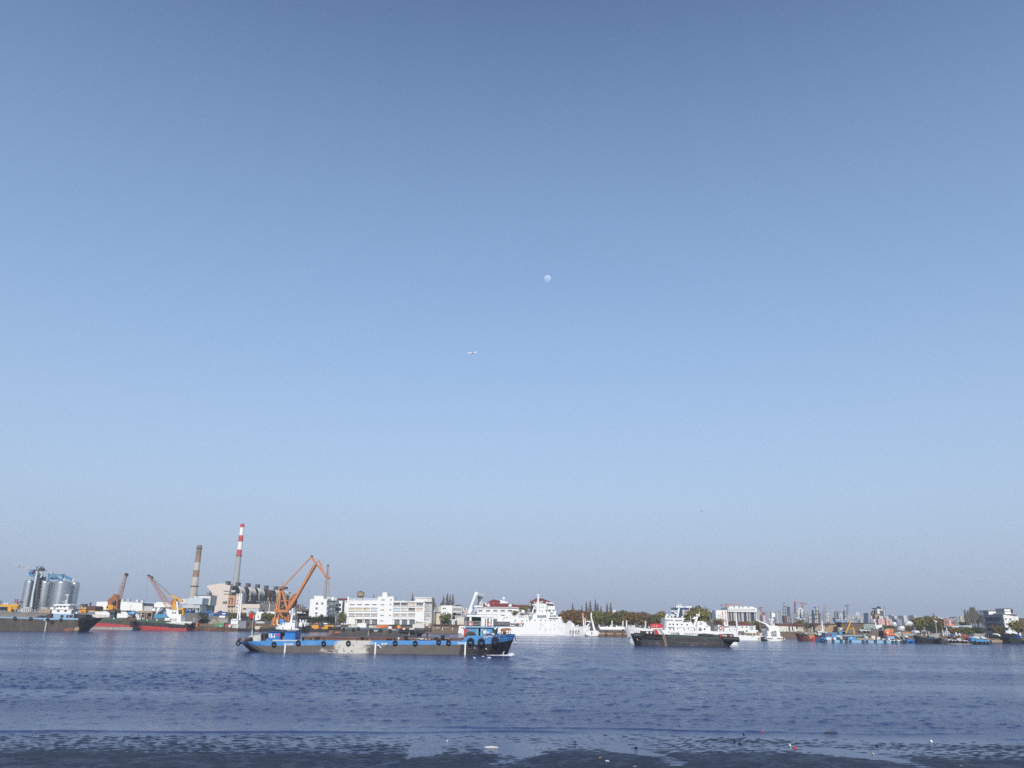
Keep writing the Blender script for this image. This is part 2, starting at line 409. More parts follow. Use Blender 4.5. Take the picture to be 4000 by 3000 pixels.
def spire_tree(name, label, base, w, h, group=None, seed=0, n=170, mat='twig'):
    """bare conical conifer: straight stem, many short rising twigs"""
    rnd = random.Random(seed); t = T(name, label, 'tree', base, group); x, y, z = base
    s = MB(); s.wtube((x, y, z-.3), (x, y, z+h), h*.014+.05, .03, 6); t.p('trunk', 'bark', s)
    c = MB()
    for k in range(n):
        f = .12+.86*(k/n); L = w*.5*(1-f)**.8*rnd.uniform(.55, 1.05)+.1; a = rnd.uniform(0, 6.28)
        p = Vector((x, y, z+h*f)); q = p+Vector((math.cos(a)*L, math.sin(a)*L, L*rnd.uniform(.15, .7)))
        c.wbar(p, q, .17, .12)
        for m in range(2):
            g = rnd.uniform(.3, .9); p2 = p.lerp(q, g); q2 = p2+Vector((rnd.uniform(-.5, .5), rnd.uniform(-.5, .5), rnd.uniform(.1, .5)))*(L*.45)
            c.wbar(p2, q2, .14, .1)
    t.p('crown', mat, c); return t.o
ORD = ['leftmost', 'second from the left', 'third from the left', 'fourth from the left', 'fifth from the left', 'sixth from the left', 'seventh from the left', 'eighth from the left', 'ninth from the left', 'tenth from the left', 'eleventh from the left', 'twelfth from the left', 'thirteenth from the left', 'fourteenth from the left', 'fifteenth from the left', 'sixteenth from the left', 'seventeenth from the left', 'eighteenth from the left', 'nineteenth from the left', 'twentieth from the left']

# ================================================================== setting: river, mudflat, far bank
view(0, 0, 1)
def wave_height(x, y):
    """wind chop: flat troughs, short steep crests, calmer and rougher patches; short waves die out where the mesh gets coarse"""
    rng = np.random.default_rng(3); h = np.zeros_like(x)
    for i in range(84):
        lam = .62*(6/.62)**(rng.random()**1.5); k = 2*math.pi/lam; a = rng.normal(math.pi/2+.2, .62)
        ph = k*(x*math.cos(a)+y*math.sin(a))+rng.uniform(0, 6.28)+.9*np.sin(x*.09*rng.uniform(.5, 1.5)+i)+.9*np.sin(y*.1*rng.uniform(.5, 1.5)+i*2)
        dy = np.where(y < 128, .24, .26+(y-128)*.0208)
        h += lam**.42*rng.uniform(.6, 1.3)*np.sin(ph)*np.clip((lam-2.0*dy)/(1.2*dy), 0, 1)
    sd = np.maximum(h[:, 3:-3].std(1, keepdims=True), 1e-3)
    g = np.clip(h/sd, -3, 2.7); amp = .042*np.clip(1+(y-90)/130, 1, 3.2)
    gust = .78+.42*np.sin(x*.016+1.3*np.sin(y*.03)+y*.03)*np.sin(y*.062-x*.006+.7)
    return amp*gust*(np.exp(.55*g)-1.15)
def shore_y(x):    # where the mud meets the water
    return 67.0+.9*np.sin(x*.045+.6)+.35*np.sin(x*.17)+.0006*x*x*0+np.where(x < -8, (-8-x)*-.055, 0)
def build_water():
    ys = [50.0, 54.0]
    y = 56.0
    while y < 128: ys.append(y); y += .24
    d = .26
    while y < 640: ys.append(y); y += d; d *= 1.021
    ys += [700, 900]
    ys = np.array(ys); us = np.linspace(-1, 1, 760)
    xs = np.outer(ys*.80+6, us)
    far = np.outer(np.full(len(ys), 1.0), [-3500, -900]); xs = np.hstack([far, xs, -far[:, ::-1]])
    Y = np.repeat(ys[:, None], xs.shape[1], 1)
    h = wave_height(xs, Y)
    sh = shore_y(xs); t = np.clip((Y-sh+.6)/7, 0, 1); h *= t**1.1
    # small breakers running along the shore
    for off, hgt, wdt, sd in ((.9, .12, .30, 1.0), (3.4, .10, .38, 2.3)):
        ridge = sh+off+.5*np.sin(xs*.11+sd)+.25*np.sin(xs*.4+sd*2); q = Y-ridge
        prof = np.where(q < 0, np.exp(-(q/(wdt*.45))**2), np.exp(-(q/(wdt*2.4))**2))
        m = np.clip(.45+.75*np.sin(xs*.07+sd*3)+.35*np.sin(xs*.31+sd), 0, 1)
        h += hgt*prof*m
    edge = np.abs(xs) > (ys*.80+6)[:, None]+1; h[edge] = 0
    h[0:2] = -.0
    n, m = xs.shape
    v = np.stack([xs, Y, h], -1).reshape(-1, 3)
    i = np.arange((n-1)*(m-1)); r, c = i//(m-1), i % (m-1); a = r*m+c
    f = np.stack([a, a+1, a+m+1, a+m], -1)
    return v, f
def grid_obj(name, v, f, mat):
    me = bpy.data.meshes.new(name); me.vertices.add(len(v)); me.vertices.foreach_set('co', v.astype(np.float32).ravel())
    me.loops.add(len(f)*4); me.loops.foreach_set('vertex_index', f.astype(np.int32).ravel())
    me.polygons.add(len(f)); me.polygons.foreach_set('loop_start', np.arange(0, len(f)*4, 4, dtype=np.int32))
    me.polygons.foreach_set('use_smooth', np.ones(len(f), bool)); me.update(calc_edges=True); me.materials.append(mat)
    o = bpy.data.objects.new(name, me); COL.objects.link(o); o['kind'] = 'structure'; return o
def water_mat():
    m = bpy.data.materials.new('river_water'); m.use_nodes = True; N = m.node_tree.nodes; L = m.node_tree.links
    b = N['Principled BSDF']; b.inputs['Base Color'].default_value = (.032, .048, .14, 1); b.inputs['IOR'].default_value = 1.33
    g = N.new('ShaderNodeNewGeometry')
    def noise(scale, sx, sy, det):
        mp = N.new('ShaderNodeMapping'); mp.inputs['Scale'].default_value = (sx, sy, 1); mp.inputs['Rotation'].default_value = (0, 0, .12)
        L.new(g.outputs['Position'], mp.inputs[0])
        n = N.new('ShaderNodeTexNoise'); n.inputs['Scale'].default_value = scale; n.inputs['Detail'].default_value = det; n.inputs['Roughness'].default_value = .6
        L.new(mp.outputs[0], n.inputs['Vector']); return n.outputs[0]
    fine = noise(2.6, .7, 1.0, 4); mid = noise(.5, .6, 1.0, 4); gust = noise(.03, .13, 1.6, 4)
    add = N.new('ShaderNodeMath'); add.operation = 'MULTIPLY_ADD'; add.inputs[1].default_value = 2.6; L.new(mid, add.inputs[0]); L.new(fine, add.inputs[2])
    gm = N.new('ShaderNodeMapRange'); gm.inputs[1].default_value = .35; gm.inputs[2].default_value = .65; gm.inputs[3].default_value = .08; gm.inputs[4].default_value = .3
    L.new(gust, gm.inputs[0])
    # ripples die out in the last metres before the mud
    sp = N.new('ShaderNodeSeparateXYZ'); L.new(g.outputs['Position'], sp.inputs[0])
    cal = N.new('ShaderNodeMapRange'); cal.inputs[1].default_value = 66; cal.inputs[2].default_value = 80; cal.inputs[3].default_value = .5; L.new(sp.outputs[1], cal.inputs[0])
    mu = N.new('ShaderNodeMath'); mu.operation = 'MULTIPLY'; L.new(gm.outputs[0], mu.inputs[0]); L.new(cal.outputs[0], mu.inputs[1])
    bp = N.new('ShaderNodeBump'); bp.inputs['Distance'].default_value = 1.0; L.new(mu.outputs[0], bp.inputs['Strength']); L.new(add.outputs[0], bp.inputs['Height'])
    L.new(bp.outputs[0], b.inputs['Normal'])
    rr = N.new('ShaderNodeMapRange'); rr.inputs[1].default_value = .3; rr.inputs[2].default_value = .7; rr.inputs[3].default_value = .1; rr.inputs[4].default_value = .2
    L.new(gust, rr.inputs[0]); L.new(rr.outputs[0], b.inputs['Roughness'])
    return m
v, f = build_water(); grid_obj('river', v, f, water_mat())

def build_mud():
    ys = np.concatenate([[-60, -20, 5, 25, 38, 45, 49], np.arange(51, 74, .12), [80, 100]]); us = np.linspace(-1, 1, 620)
    xs = np.outer(np.maximum(ys, 40)*.80+6, us); far = np.outer(np.ones(len(ys)), [-3500, -900]); xs = np.hstack([far, xs, -far[:, ::-1]])
    Y = np.repeat(ys[:, None], xs.shape[1], 1); rng = np.random.default_rng(11)
    sh = shore_y(xs); h = np.interp(Y-sh, [-60, -10.6, -9.1, -6.5, -2, 0, 3, 14], [.5, .07, .016, -.007, -.010, -.03, -.15, -1.3])
    rip = np.zeros_like(h); pat = np.zeros_like(h)
    for i in range(60):
        lam = .32*(1.3/.32)**rng.random(); k = 6.283/lam; a = rng.normal(math.pi/2, .9)
        rip += np.sin(k*(xs*math.cos(a)*.6+Y*math.sin(a))+rng.uniform(0, 6.28)+1.6*np.sin(xs*.31*rng.uniform(.5, 1.5)+i)+1.4*np.sin(Y*.8*rng.uniform(.5, 1.5)+i*1.7))
    for i in range(24):
        lam = 3*(16/3)**rng.random(); k = 6.283/lam; a = rng.normal(math.pi/2, .5)
        pat += np.sin(k*(xs*math.cos(a)*.4+Y*math.sin(a))+rng.uniform(0, 6.28)+1.2*np.sin(xs*.09+i))
    h += .017*rip/np.sqrt(30)*(.75+.5*np.sin(xs*.05+Y*.2)**2)+.007*pat/np.sqrt(12)
    # runnels draining across the flat to the right of the middle
    for x0, w, sk in ((-6.6, 1.0, .25), (.3, 1.5, .1), (11, 1.2, -.5), (27, 1.4, -.6)):
        c = x0+sk*(Y-56)+.5*np.sin(Y*.9); h -= np.where(Y < 63, .085*np.exp(-((xs-c)/w)**2), 0)*np.clip((64-Y)/4, 0, 1)
    n, m = xs.shape; v = np.stack([xs, Y, h], -1).reshape(-1, 3)
    i = np.arange((n-1)*(m-1)); r, c = i//(m-1), i % (m-1); a = r*m+c
    return v, np.stack([a, a+1, a+m+1, a+m], -1)
def mud_mat():
    m = bpy.data.materials.new('wet_mud'); m.use_nodes = True; N = m.node_tree.nodes; L = m.node_tree.links; b = N['Principled BSDF']; b.inputs['Specular IOR Level'].default_value = .14
    g = N.new('ShaderNodeNewGeometry'); n = N.new('ShaderNodeTexNoise'); n.inputs['Scale'].default_value = .5; n.inputs['Detail'].default_value = 7; L.new(g.outputs['Position'], n.inputs['Vector'])
    r = N.new('ShaderNodeValToRGB'); r.color_ramp.elements[0].position = .3; r.color_ramp.elements[0].color = (.017, .024, .046, 1); r.color_ramp.elements[1].position = .7; r.color_ramp.elements[1].color = (.035, .043, .07, 1)
    L.new(n.outputs[0], r.inputs[0]); L.new(r.outputs[0], b.inputs['Base Color'])
    mr = N.new('ShaderNodeMapRange'); mr.inputs[1].default_value = .4; mr.inputs[2].default_value = .6; mr.inputs[3].default_value = .38; mr.inputs[4].default_value = .6; L.new(n.outputs[0], mr.inputs[0]); L.new(mr.outputs[0], b.inputs['Roughness'])
    n2 = N.new('ShaderNodeTexNoise'); n2.inputs['Scale'].default_value = 3.5; n2.inputs['Detail'].default_value = 6; L.new(g.outputs['Position'], n2.inputs['Vector'])
    bp = N.new('ShaderNodeBump'); bp.inputs['Strength'].default_value = .5; bp.inputs['Distance'].default_value = .12; L.new(n2.outputs[0], bp.inputs['Height']); L.new(bp.outputs[0], b.inputs['Normal'])
    return m
v, f = build_mud(); grid_obj('mudflat', v, f, mud_mat())

# far bank: quay wall face and the land behind it, out to the horizon
BANK_Z = 3.2
bank_line = [(-5000, 470), (-420, 470), (-190, 466), (-60, 462), (60, 458), (150, 455), (215, 440), (255, 418), (300, 398), (420, 380), (5000, 360)]
b = MB()
for (x0, y0), (x1, y1) in zip(bank_line, bank_line[1:]):
    b.add([(x0, y0-4, -1.5), (x1, y1-4, -1.5), (x1, y1, BANK_Z-1.2), (x0, y0, BANK_Z-1.2)], [(0, 1, 2, 3)])
    b.add([(x0, y0, BANK_Z-1.2), (x1, y1, BANK_Z-1.2), (x1, y1+.4, BANK_Z), (x0, y0+.4, BANK_Z)], [(0, 1, 2, 3)])
o = solo('bank', None, None, 'brown_wall', b); o['kind'] = 'structure'
b = MB()
for (x0, y0), (x1, y1) in zip(bank_line, bank_line[1:]):
    b.add([(x0, y0+.4, BANK_Z), (x1, y1+.4, BANK_Z), (x1*1.1, 11500, BANK_Z), (x0*1.1, 11500, BANK_Z)], [(0, 1, 2, 3)])
M('ground_soil', (.13, .115, .09), .95, var=.3, sc=.05, dirt=((.07, .08, .04), .5, .03, 1))
o = solo('ground', None, None, 'ground_soil', b); o['kind'] = 'structure'

# ================================================================== the blue river barge in mid-stream
M('bow_black', (.018, .018, .024), .45, var=.25, dirt=((.09, .08, .075), .32, .2, 3))
view(0, 0, 1)
DB = DW(1450, 2553)
def tyre_mesh(R_, r_):
    b = MB(); b.torus((0, 0, 0), R_, r_, 20, 8); return b.mesh('tyre', ['rubber'])
def worn(name, src, x0, x1, ragged, extra):
    """the paint of src with a rubbed-off stretch down to pale primer between x0 and x1 (metres along the hull), ragged at its edges"""
    m = MATS[src].copy(); m.name = name; MATS[name] = m; N = m.node_tree.nodes; L = m.node_tree.links; b = N['Principled BSDF']; old = b.inputs['Base Color'].links[0].from_socket
    tc = N.new('ShaderNodeTexCoord'); sp = N.new('ShaderNodeSeparateXYZ'); L.new(tc.outputs['Object'], sp.inputs[0])
    def nz(scale, sx, sz):
        mp = N.new('ShaderNodeMapping'); mp.inputs['Scale'].default_value = (sx, 1, sz); L.new(tc.outputs['Object'], mp.inputs[0]); n = N.new('ShaderNodeTexNoise'); n.inputs['Scale'].default_value = scale; n.inputs['Detail'].default_value = 7; n.inputs['Roughness'].default_value = .68; L.new(mp.outputs[0], n.inputs['Vector']); return n.outputs[0]
    def mth(op, a, c=None, v=None):
        k = N.new('ShaderNodeMath'); k.operation = op; L.new(a, k.inputs[0])
        if c is not None: L.new(c, k.inputs[1])
        if v is not None: k.inputs[1].default_value = v
        return k.outputs[0]
    dist = mth('ABSOLUTE', mth('SUBTRACT', sp.outputs[0], v=(x0+x1)/2))
    e = mth('ADD', dist, mth('MULTIPLY', mth('SUBTRACT', nz(.55, .8, 1.6), v=.5), v=ragged))
    mr = N.new('ShaderNodeMapRange'); mr.inputs[1].default_value = (x1-x0)/2+.5; mr.inputs[2].default_value = (x1-x0)/2-.6; L.new(e, mr.inputs[0])
    sc = N.new('ShaderNodeMapRange'); sc.inputs[1].default_value = extra; sc.inputs[2].default_value = extra+.07; sc.inputs[4].default_value = .75; L.new(nz(.9, .25, 1.3), sc.inputs[0])
    near = N.new('ShaderNodeMapRange'); near.inputs[1].default_value = (x1-x0)/2+8; near.inputs[2].default_value = (x1-x0)/2; L.new(dist, near.inputs[0])
    tot = mth('MAXIMUM', mr.outputs[0], mth('MULTIPLY', sc.outputs[0], near.outputs[0]))
    spot = N.new('ShaderNodeMapRange'); spot.inputs[1].default_value = .36; spot.inputs[2].default_value = .46; L.new(nz(1.6, .6, 1), spot.inputs[0])
    tot = mth('MULTIPLY', tot, spot.outputs[0])
    mx = N.new('ShaderNodeMix'); mx.data_type = 'RGBA'; L.new(tot, mx.inputs[0]); L.new(old, mx.inputs[6]); mx.inputs[7].default_value = (.56, .54, .49, 1); L.new(mx.outputs[2], b.inputs['Base Color'])
def build_blue_barge():
    view(0, 0, 1); D = DB; k = mpp(D); worn('barge_side_blue', 'barge_blue', (1322-1450)*k, (1448-1450)*k, 3.5, .6); worn('barge_side_grey', 'hull_grey', (1322-1450)*k, (1432-1450)*k, 7.5, .54)
    t = T('river_barge', 'long low blue and grey cargo barge with worn white patch, steaming right in mid-river', 'barge', (X(1450, 2553, D), D, 0))
    st = [(919, 2512, 2519, 990, .25, .15), (925, 2509, 2523, 1015, .62, .4), (948, 2505.5, 2522, 1035, .86, .65), (985, 2504, 2522, 1050, .97, .85), (1040, 2505, 2522, 1075, 1, .97), (1100, 2504, 2522, 1110, 1, 1),
          (1300, 2503, 2520, 1300, 1, 1), (1500, 2502, 2518, 1500, 1, 1), (1700, 2502, 2518, 1700, 1, 1), (1803, 2504, 2518, 1803, 1, 1)]
    hull(t, D, 11.5, st, 'barge_side_grey', 'barge_side_blue', 'rust', .35)
    # forecastle: a higher hull section at the right end
    st2 = [(1803, 2503.5, 2518, 1803, 1, 1), (1816, 2493, 2518, 1815, 1, 1), (1826, 2483.5, 2518, 1824, 1, .99), (1860, 2482.5, 2517.5, 1855, 1, .97), (1880, 2484, 2517, 1873, 1, .94), (1930, 2482, 2514.5, 1915, .97, .8), (1965, 2480, 2510, 1948, .84, .55),
           (1990, 2479, 2506, 1968, .6, .28), (2006, 2479, 2503, 1982, .3, .08), (2014, 2480.5, 2500, 1987, .06, .02)]
    hull(t, D-.03, 11.56, st2, 'bow_black', 'barge_blue', 'rust', .4, hn='bow_hull', bn='bow_bulwark', dn='bow_deck')
    view(1780, 2400, 8.848)
    rb = MB(); y0 = D-.12
    pts = [(560, 1000), (1000, 990), (1350, 965), (1650, 905), (1900, 840), (2030, 790)]
    # white draught bars, pale worn plates amidships
    view(0, 0, 1)
    for u, v0, v1 in ((1113, 2512, 2552), (1466, 2509.5, 2554), (1817, 2508, 2559)):
        b = MB(); b.bx(D-.05, .1, u-2.6, u+2.6, v0, v1); t.p('draught_bar', 'white', b)
    t.p('scrape_mark', 'white', MB().bx(D-.04, .1, 1256, 1258, 2534, 2543))
    # worn whitish paint: a thin irregular skin of bare primer
    # hold coaming and hatch rim
    yc = D+2.4
    b = MB(); b.bx(yc, 6.2, 1182, 1808, 2490.5, 2503)
    t.p('hold_coaming', 'coaming', b)
    t.p('coaming_stay', 'rust', [MB().bx(yc-.25, .3, 1186+620*k/15-1.2, 1186+620*k/15+1.2, 2490, 2504) for k in range(16)])
    b = MB(); b.bx(yc-.12, .3, 1180, 1810, 2493.2, 2495.2); t.p('coaming_rail', 'coaming', b)
    for u, v, w, h, m in ((1193, 2496, 14, 6, 'coaming'), (1520, 2495, 22, 5, 'rust'), (1213, 2492, 10, 5, 'rust'), (1645, 2494.5, 22, 2.6, 'offwhite'), (1600, 2496, 14, 2, 'tan'), (1740, 2495, 30, 2.5, 'tan')):
        t.p('deck_plate', m, MB().bx(yc-.5, .9, u-w/2, u+w/2, v-h/2, v+h/2))
    # bollards in pairs along the deck
    for u, v in ((1236, 2492), (1245, 2491), (1412, 2491), (1420, 2493), (1581, 2489), (1589, 2488), (1698, 2493), (1706, 2492), (1726, 2485), (1733, 2485), (1182, 2492), (1541, 2496)):
        b = MB(); q = P(u, 2501, D+.9); zt = Z(u, v-3, D+.9); b.wtube(q, (q[0], q[1], zt), .2, .2, 8); b.wtube((q[0], q[1], zt-.2), (q[0], q[1], zt), .28, .28, 8); t.p('bollard', 'black', b)
    b = MB(); q = P(1557, 2501, D+.6); b.wtube(q, (q[0], q[1], Z(1557, 2498, D)), .07, .07, 6); b.sph((q[0], q[1], Z(1557, 2495, D)), .24, sz=1.3); t.p('vent_cowl', 'white', b)
    # white load-line lettering on the blue strip
    for u0, u1, v in ((1122, 1146, 2517), (1489, 1513.5, 2515), (1788, 1812, 2512.5)):
        b = MB(); w = (u1-u0)/5.2
        for k in range(5):
            a = u0+k*w*1.05
            for q in ((a, a+w*.75, v-3.3, v-2.2), (a, a+w*.75, v-.5, v+.5), (a, a+w*.75, v+2.2, v+3.2)): b.bx(D-.045, .06, *q)
            b.bx(D-.046, .06, a+w*.1, a+w*.3, v-3.2, v+3.2); b.bx(D-.046, .06, a+w*.5, a+w*.7, v-3.2, v+3.2)
        t.p('lettering', 'white', b)
    b = MB()
    a = [P(1472+9*math.sin(k*.42)*0+(k*1.55), 2520-((k-3)**2)*.25*(-1)-6*(k > 9)*(k-9)*.4, D-.045) for k in range(12)]
    b.path(a, .13, 5); b.bx(D-.046, .06, 1450, 1462, 2511.5, 2513.5); t.p('lettering', 'white', b)

    # ---- aft deckhouses
    view(900, 2380, 7.373); yd = D+1.2
    h1 = t.p('deckhouse', 'blue', MB().pr(yd, 4.5, [(1085, 655), (1445, 655), (1420, 880), (1215, 880), (1180, 912), (1095, 885)]))
    t.p('roof', 'deep_blue', MB().bx(yd-.25, 5, 1062, 1460, 640, 664), h1)
    t.p('doorway', 'opening', MB().bx(yd+1, 1.5, 1010, 1088, 690, 840), h1)
    t.p('corner_post', 'deep_blue', MB().bx(yd-.06, .3, 1418, 1450, 664, 880), h1)
    b = MB()
    for (x0, x1, y0, y1) in ((1108, 1150, 692, 812), (1166, 1194, 702, 828), (1208, 1236, 776, 816), (1252, 1296, 700, 748), (1262, 1286, 700, 826), (1120, 1160, 700, 716), (1100, 1150, 745, 760), (1100, 1120, 770, 806)): b.bx(yd-.05, .08, x0, x1, y0, y1)
    t.p('lettering', 'white', b, h1)
    t.p('notice_plate', 'signal_red', MB().bx(yd-.06, .09, 1336, 1412, 700, 786), h1)
    h2 = t.p('deckhouse', 'blue', MB().bx(yd, 4.5, 1562, 1895, 655, 872))
    t.p('roof', 'deep_blue', MB().bx(yd-.25, 5, 1552, 1905, 628, 652), h2)
    t.p('corner_post', 'deep_blue', MB().bx(yd-.06, .3, 1858, 1898, 652, 872), h2)
    t.p('roof_rail', 'offwhite', MB().bx(yd, .15, 1620, 1890, 612, 622).bx(yd, .15, 1622, 1632, 612, 630).bx(yd, .15, 1878, 1888, 612, 630), h2)
    t.p('door', 'grey', MB().bx(yd+2, .3, 1452, 1566, 665, 872))
    t.p('deck_ledge', 'tarp_white', MB().bx(D+.1, 1.2, 1212, 1925, 884, 914))
    w = MB(); c = P(1495, 650, yd+1); w.sph(c, .55); t.p('lamp', 'dark_steel', MB().sph(c, .5))
    t.p('winch_cover', 'tarp_white', MB().pr(yd, 3.2, [(625, 905), (680, 752), (790, 745), (898, 706), (915, 780), (908, 905), (750, 920)]))
    t.p('winch_cover', 'tarp_white', MB().pr(yd+1, 2.5, [(520, 810), (545, 770), (660, 765), (670, 800), (640, 830)]))
    b = MB(); p0 = P(575, 880, yd+.4); b.wtube(P(540, 860, yd), P(630, 860, yd), .45, .45, 12); b.bar(yd, 520, 910, 560, 800, .18); b.bar(yd, 650, 910, 620, 800, .18); t.p('winch', 'black', b)
    b = MB()
    for k in range(9):
        a0 = math.pi*k/9; a1 = math.pi*(k+1)/9
        b.bar(yd, 945-45*math.cos(a0), 790-95*math.sin(a0), 945-45*math.cos(a1), 790-95*math.sin(a1), .32, .9)
    b.bar(yd, 900, 790, 905, 910, .3, .9); b.bar(yd, 990, 790, 985, 912, .3, .9); t.p('fairlead', 'dark_steel', b)
    t.p('mooring_post', 'rust', [MB().wtube(P(u, 905, D+.8), P(u, 860, D+.8), .28, .28, 8).sph(P(u, 866, D+.8), .42) for u in (262, 470)])
    t.p('hatch', 'coaming', MB().bx(yd, 2, 320, 440, 880, 912)); t.p('stove_pipe', 'rust', MB().tb(yd, 1060, 700, 1060, 628, .09).tb(yd, 1045, 632, 1082, 632, .16))
    # flag mast
    fm = T('flag_pole', 'thin pale flag pole standing on the stern of the blue barge', 'pole', P(618, 760, D+2.5))
    fm.p('pole', 'offwhite', MB().tb(D+2.5, 618, 800, 628, 600, .16, .12).tb(D+2.5, 626, 620, 672, 170, .06, .045))
    b = MB(); n = 12; vv = []; ff = []
    for i in range(n+1):
        for j in range(6):
            u = 672-132*i/n; yv = 130+125*j/5+8*math.sin(i*.6); q = P(u, yv, D+2.5); vv.append((q[0], q[1]+.22*math.sin(i*.95+j*.3)*min(1, i/3), q[2]))
    for i in range(n):
        for j in range(5): ff.append((i*6+j, (i+1)*6+j, (i+1)*6+j+1, i*6+j+1))
    b.add(vv, ff, True)
    b2 = [(x, y+.03, z) for x, y, z in vv]; b.add(b2, [q[::-1] for q in ff], True)
    solo('flag', 'small red flag flying from the pole on the blue barge stern', 'flag', 'flag_red', b)

    # ---- wheelhouse forward
    view(1780, 2400, 8.848); yw = D+1.6
    wh = t.p('wheelhouse', 'cabin_blue', MB().bx(yw, 5.6, 350, 778, 455, 800).bx(yw, 5.6, 868, 1268, 455, 840).bx(yw+1.4, 4.0, 778, 868, 455, 800))
    t.p('roof', 'light_blue', MB().bx(yw-.5, 6.6, 320, 1360, 420, 458), wh)
    t.p('doorway', 'opening', MB().bx(yw+1.1, .25, 786, 862, 470, 720), wh)
    t.p('door_post', 'light_blue', MB().bx(yw-.1, .35, 742, 782, 458, 790).bx(yw-.1, .35, 862, 905, 458, 800), wh)
    t.p('side_board', 'red', MB().bx(yw-.15, .5, 286, 348, 505, 800), wh)
    t.p('window', ['white', 'window_grey'], MB().bx(yw-.08, .15, 940, 1040, 478, 560, 1).bx(yw-.1, .1, 930, 948, 470, 560).bx(yw-.1, .1, 1040, 1052, 470, 640), wh)
    t.p('notice_board', 'white', MB().bx(yw-.1, .15, 962, 1040, 545, 668), wh)
    t.p('crate', 'pale_blue', MB().bx(yw-.12, .3, 1068, 1146, 590, 660), wh)
    t.p('bench', 'roof_red', MB().bx(yw-.3, .5, 1048, 1262, 678, 712), wh)
    t.p('bow_window', 'opening', MB().bx(yw+.1, 4.8, 1268, 1440, 462, 690), wh)
    t.p('awning_post', 'blue', MB().bx(yw, .2, 1440, 1465, 440, 700).bx(yw+4.6, .2, 1440, 1465, 440, 700).bx(yw-.2, 5.4, 1268, 1478, 452, 474), wh)
    t.p('locker', 'tarp_green', MB().bx(yw-.1, 1.2, 1290, 1380, 560, 700)); t.p('plant_pot', 'offwhite', MB().sph(P(1295, 690, yw-.6), .35))
    t.p('notice_plate', 'signal_red', MB().bx(yw-.08, .12, 362, 445, 505, 600), wh)
    t.p('lamp', 'signal_red', MB().bx(yw-.1, .2, 612, 650, 478, 515), wh)
    b = MB(); n = 14; vv = []
    for i in range(n+1):
        a = math.pi*i/n; r = 1+.05*math.sin(i*2.1); vv.append((510-185*math.cos(a)*r, 760-165*math.sin(a)**.7*r))
    b.pr(yw-1.5, 1.4, vv+[(690, 790), (300, 800)]); t.p('green_tarpaulin', 'tarp_green', b)
    for u, v in ((500, 670), (560, 670), (600, 660)): t.p('valve', 'rust', MB().sph(P(u, v, yw-1.6), .22))
    # roof rail
    b = MB()
    for u in (322, 592, 850): b.bx(yw, .08, u-7, u+7, 232, 424)
    for v in (240, 298, 355, 412): b.bx(yw, .06, 322, 862, v-5, v+5)
    t.p('roof_rail', 'pale_steel', b, wh)
    t.p('roof_box', 'tarp_white', MB().bx(yw+1, 2, 905, 1000, 392, 420), wh)
    # bow fittings
    t.p('windlass_hood', 'old_orange', MB().pr(D+3, 4.5, [(1535, 580), (1545, 525), (1620, 490), (1780, 478), (1905, 500), (1930, 555), (1850, 560), (1830, 600), (1640, 612), (1600, 585)]))
    b = MB()
    for u in (1590, 1640, 1745, 1820): b.bx(D+3.4, .25, u-12, u+12, 560, 700)
    b.tb(D+3.3, 1650, 650, 1740, 650, .5, n=12); b.bx(D+3.1, .5, 1640, 1830, 670, 700); t.p('windlass', 'rust', b)
    for u, v, r, m in ((1540, 614, .32, 'white'), (1478, 640, .36, 'offwhite'), (1778, 600, .33, 'white'), (1365, 495, .32, 'white'), (1425, 455, .22, 'white'), (1780, 668, .28, 'offwhite'), (300, 468, .42, 'pale_steel')): t.p('lamp', m, MB().sph(P(u, v, D+1.4), r, n=10, k=6))
    t.p('bollard', 'black', MB().bx(D+1.5, .4, 1878, 1896, 580, 690)); t.p('chain', 'rust', MB().bar(D-.12, 1555, 680, 1548, 840, .16, .1).bar(D-.12, 1548, 680, 1640, 690, .2, .2))
    t.p('rubbing_strake', 'blue', MB().pr(D-.1, .1, [(1300, 838), (1500, 830), (1760, 812), (2000, 780), (2010, 792), (1760, 826), (1500, 846), (1300, 852)]))
    b = MB()
    for (x0, x1, y0, y1) in ((976, 1012, 752, 764), (988, 1000, 735, 790), (972, 1018, 780, 790), (1042, 1092, 735, 746), (1042, 1092, 760, 770), (1050, 1060, 735, 785), (1076, 1086, 735, 785), (1105, 1145, 738, 748), (1118, 1132, 738, 785), (1158, 1170, 735, 788), (1172, 1188, 735, 745), (1205, 1216, 735, 788), (1198, 1224, 776, 788), (1236, 1248, 735, 788),
                             (970, 1030, 800, 808), (976, 1000, 815, 828), (1036, 1100, 798, 808), (1050, 1096, 818, 828), (1005, 1015, 798, 828)): b.bx(D-.08, .1, x0, x1, y0, y1)
    t.p('lettering', 'white', b)
    t.p('pale_mark', 'offwhite', MB().pr(D-.05, .08, [(1020, 1190), (1050, 1160), (1078, 1180), (1065, 1215), (1040, 1222)])); t.p('pale_mark', 'offwhite', MB().pr(D-.05, .08, [(640, 1150), (670, 1140), (685, 1180), (660, 1185)]))
    an = P(2060, 800, D+5.3); view(1780, 2400, 8.848)
    A = T('anchor', 'rusty anchor hanging from its chain under the blue barge bow', 'anchor', P(2068, 1060, D+5.2))
    A.p('chain', 'rust', MB().bar(D+5.2, 2072, 770, 2066, 930, .2, .2)); A.p('shank', 'offwhite', MB().bx(D+5.1, .25, 2050, 2082, 930, 1000)); A.p('fluke', 'rust', MB().pr(D+5.1, .3, [(2020, 1010), (2066, 1090), (2108, 1020), (2090, 1015), (2066, 1050), (2040, 1008)]))
    # ---- tyres slung along the side, each lifted on its own rope
    view(0, 0, 1)
    small = tyre_mesh(mpp(D)*6.3, mpp(D)*2.5); big = tyre_mesh(mpp(D)*9.4, mpp(D)*3.9)
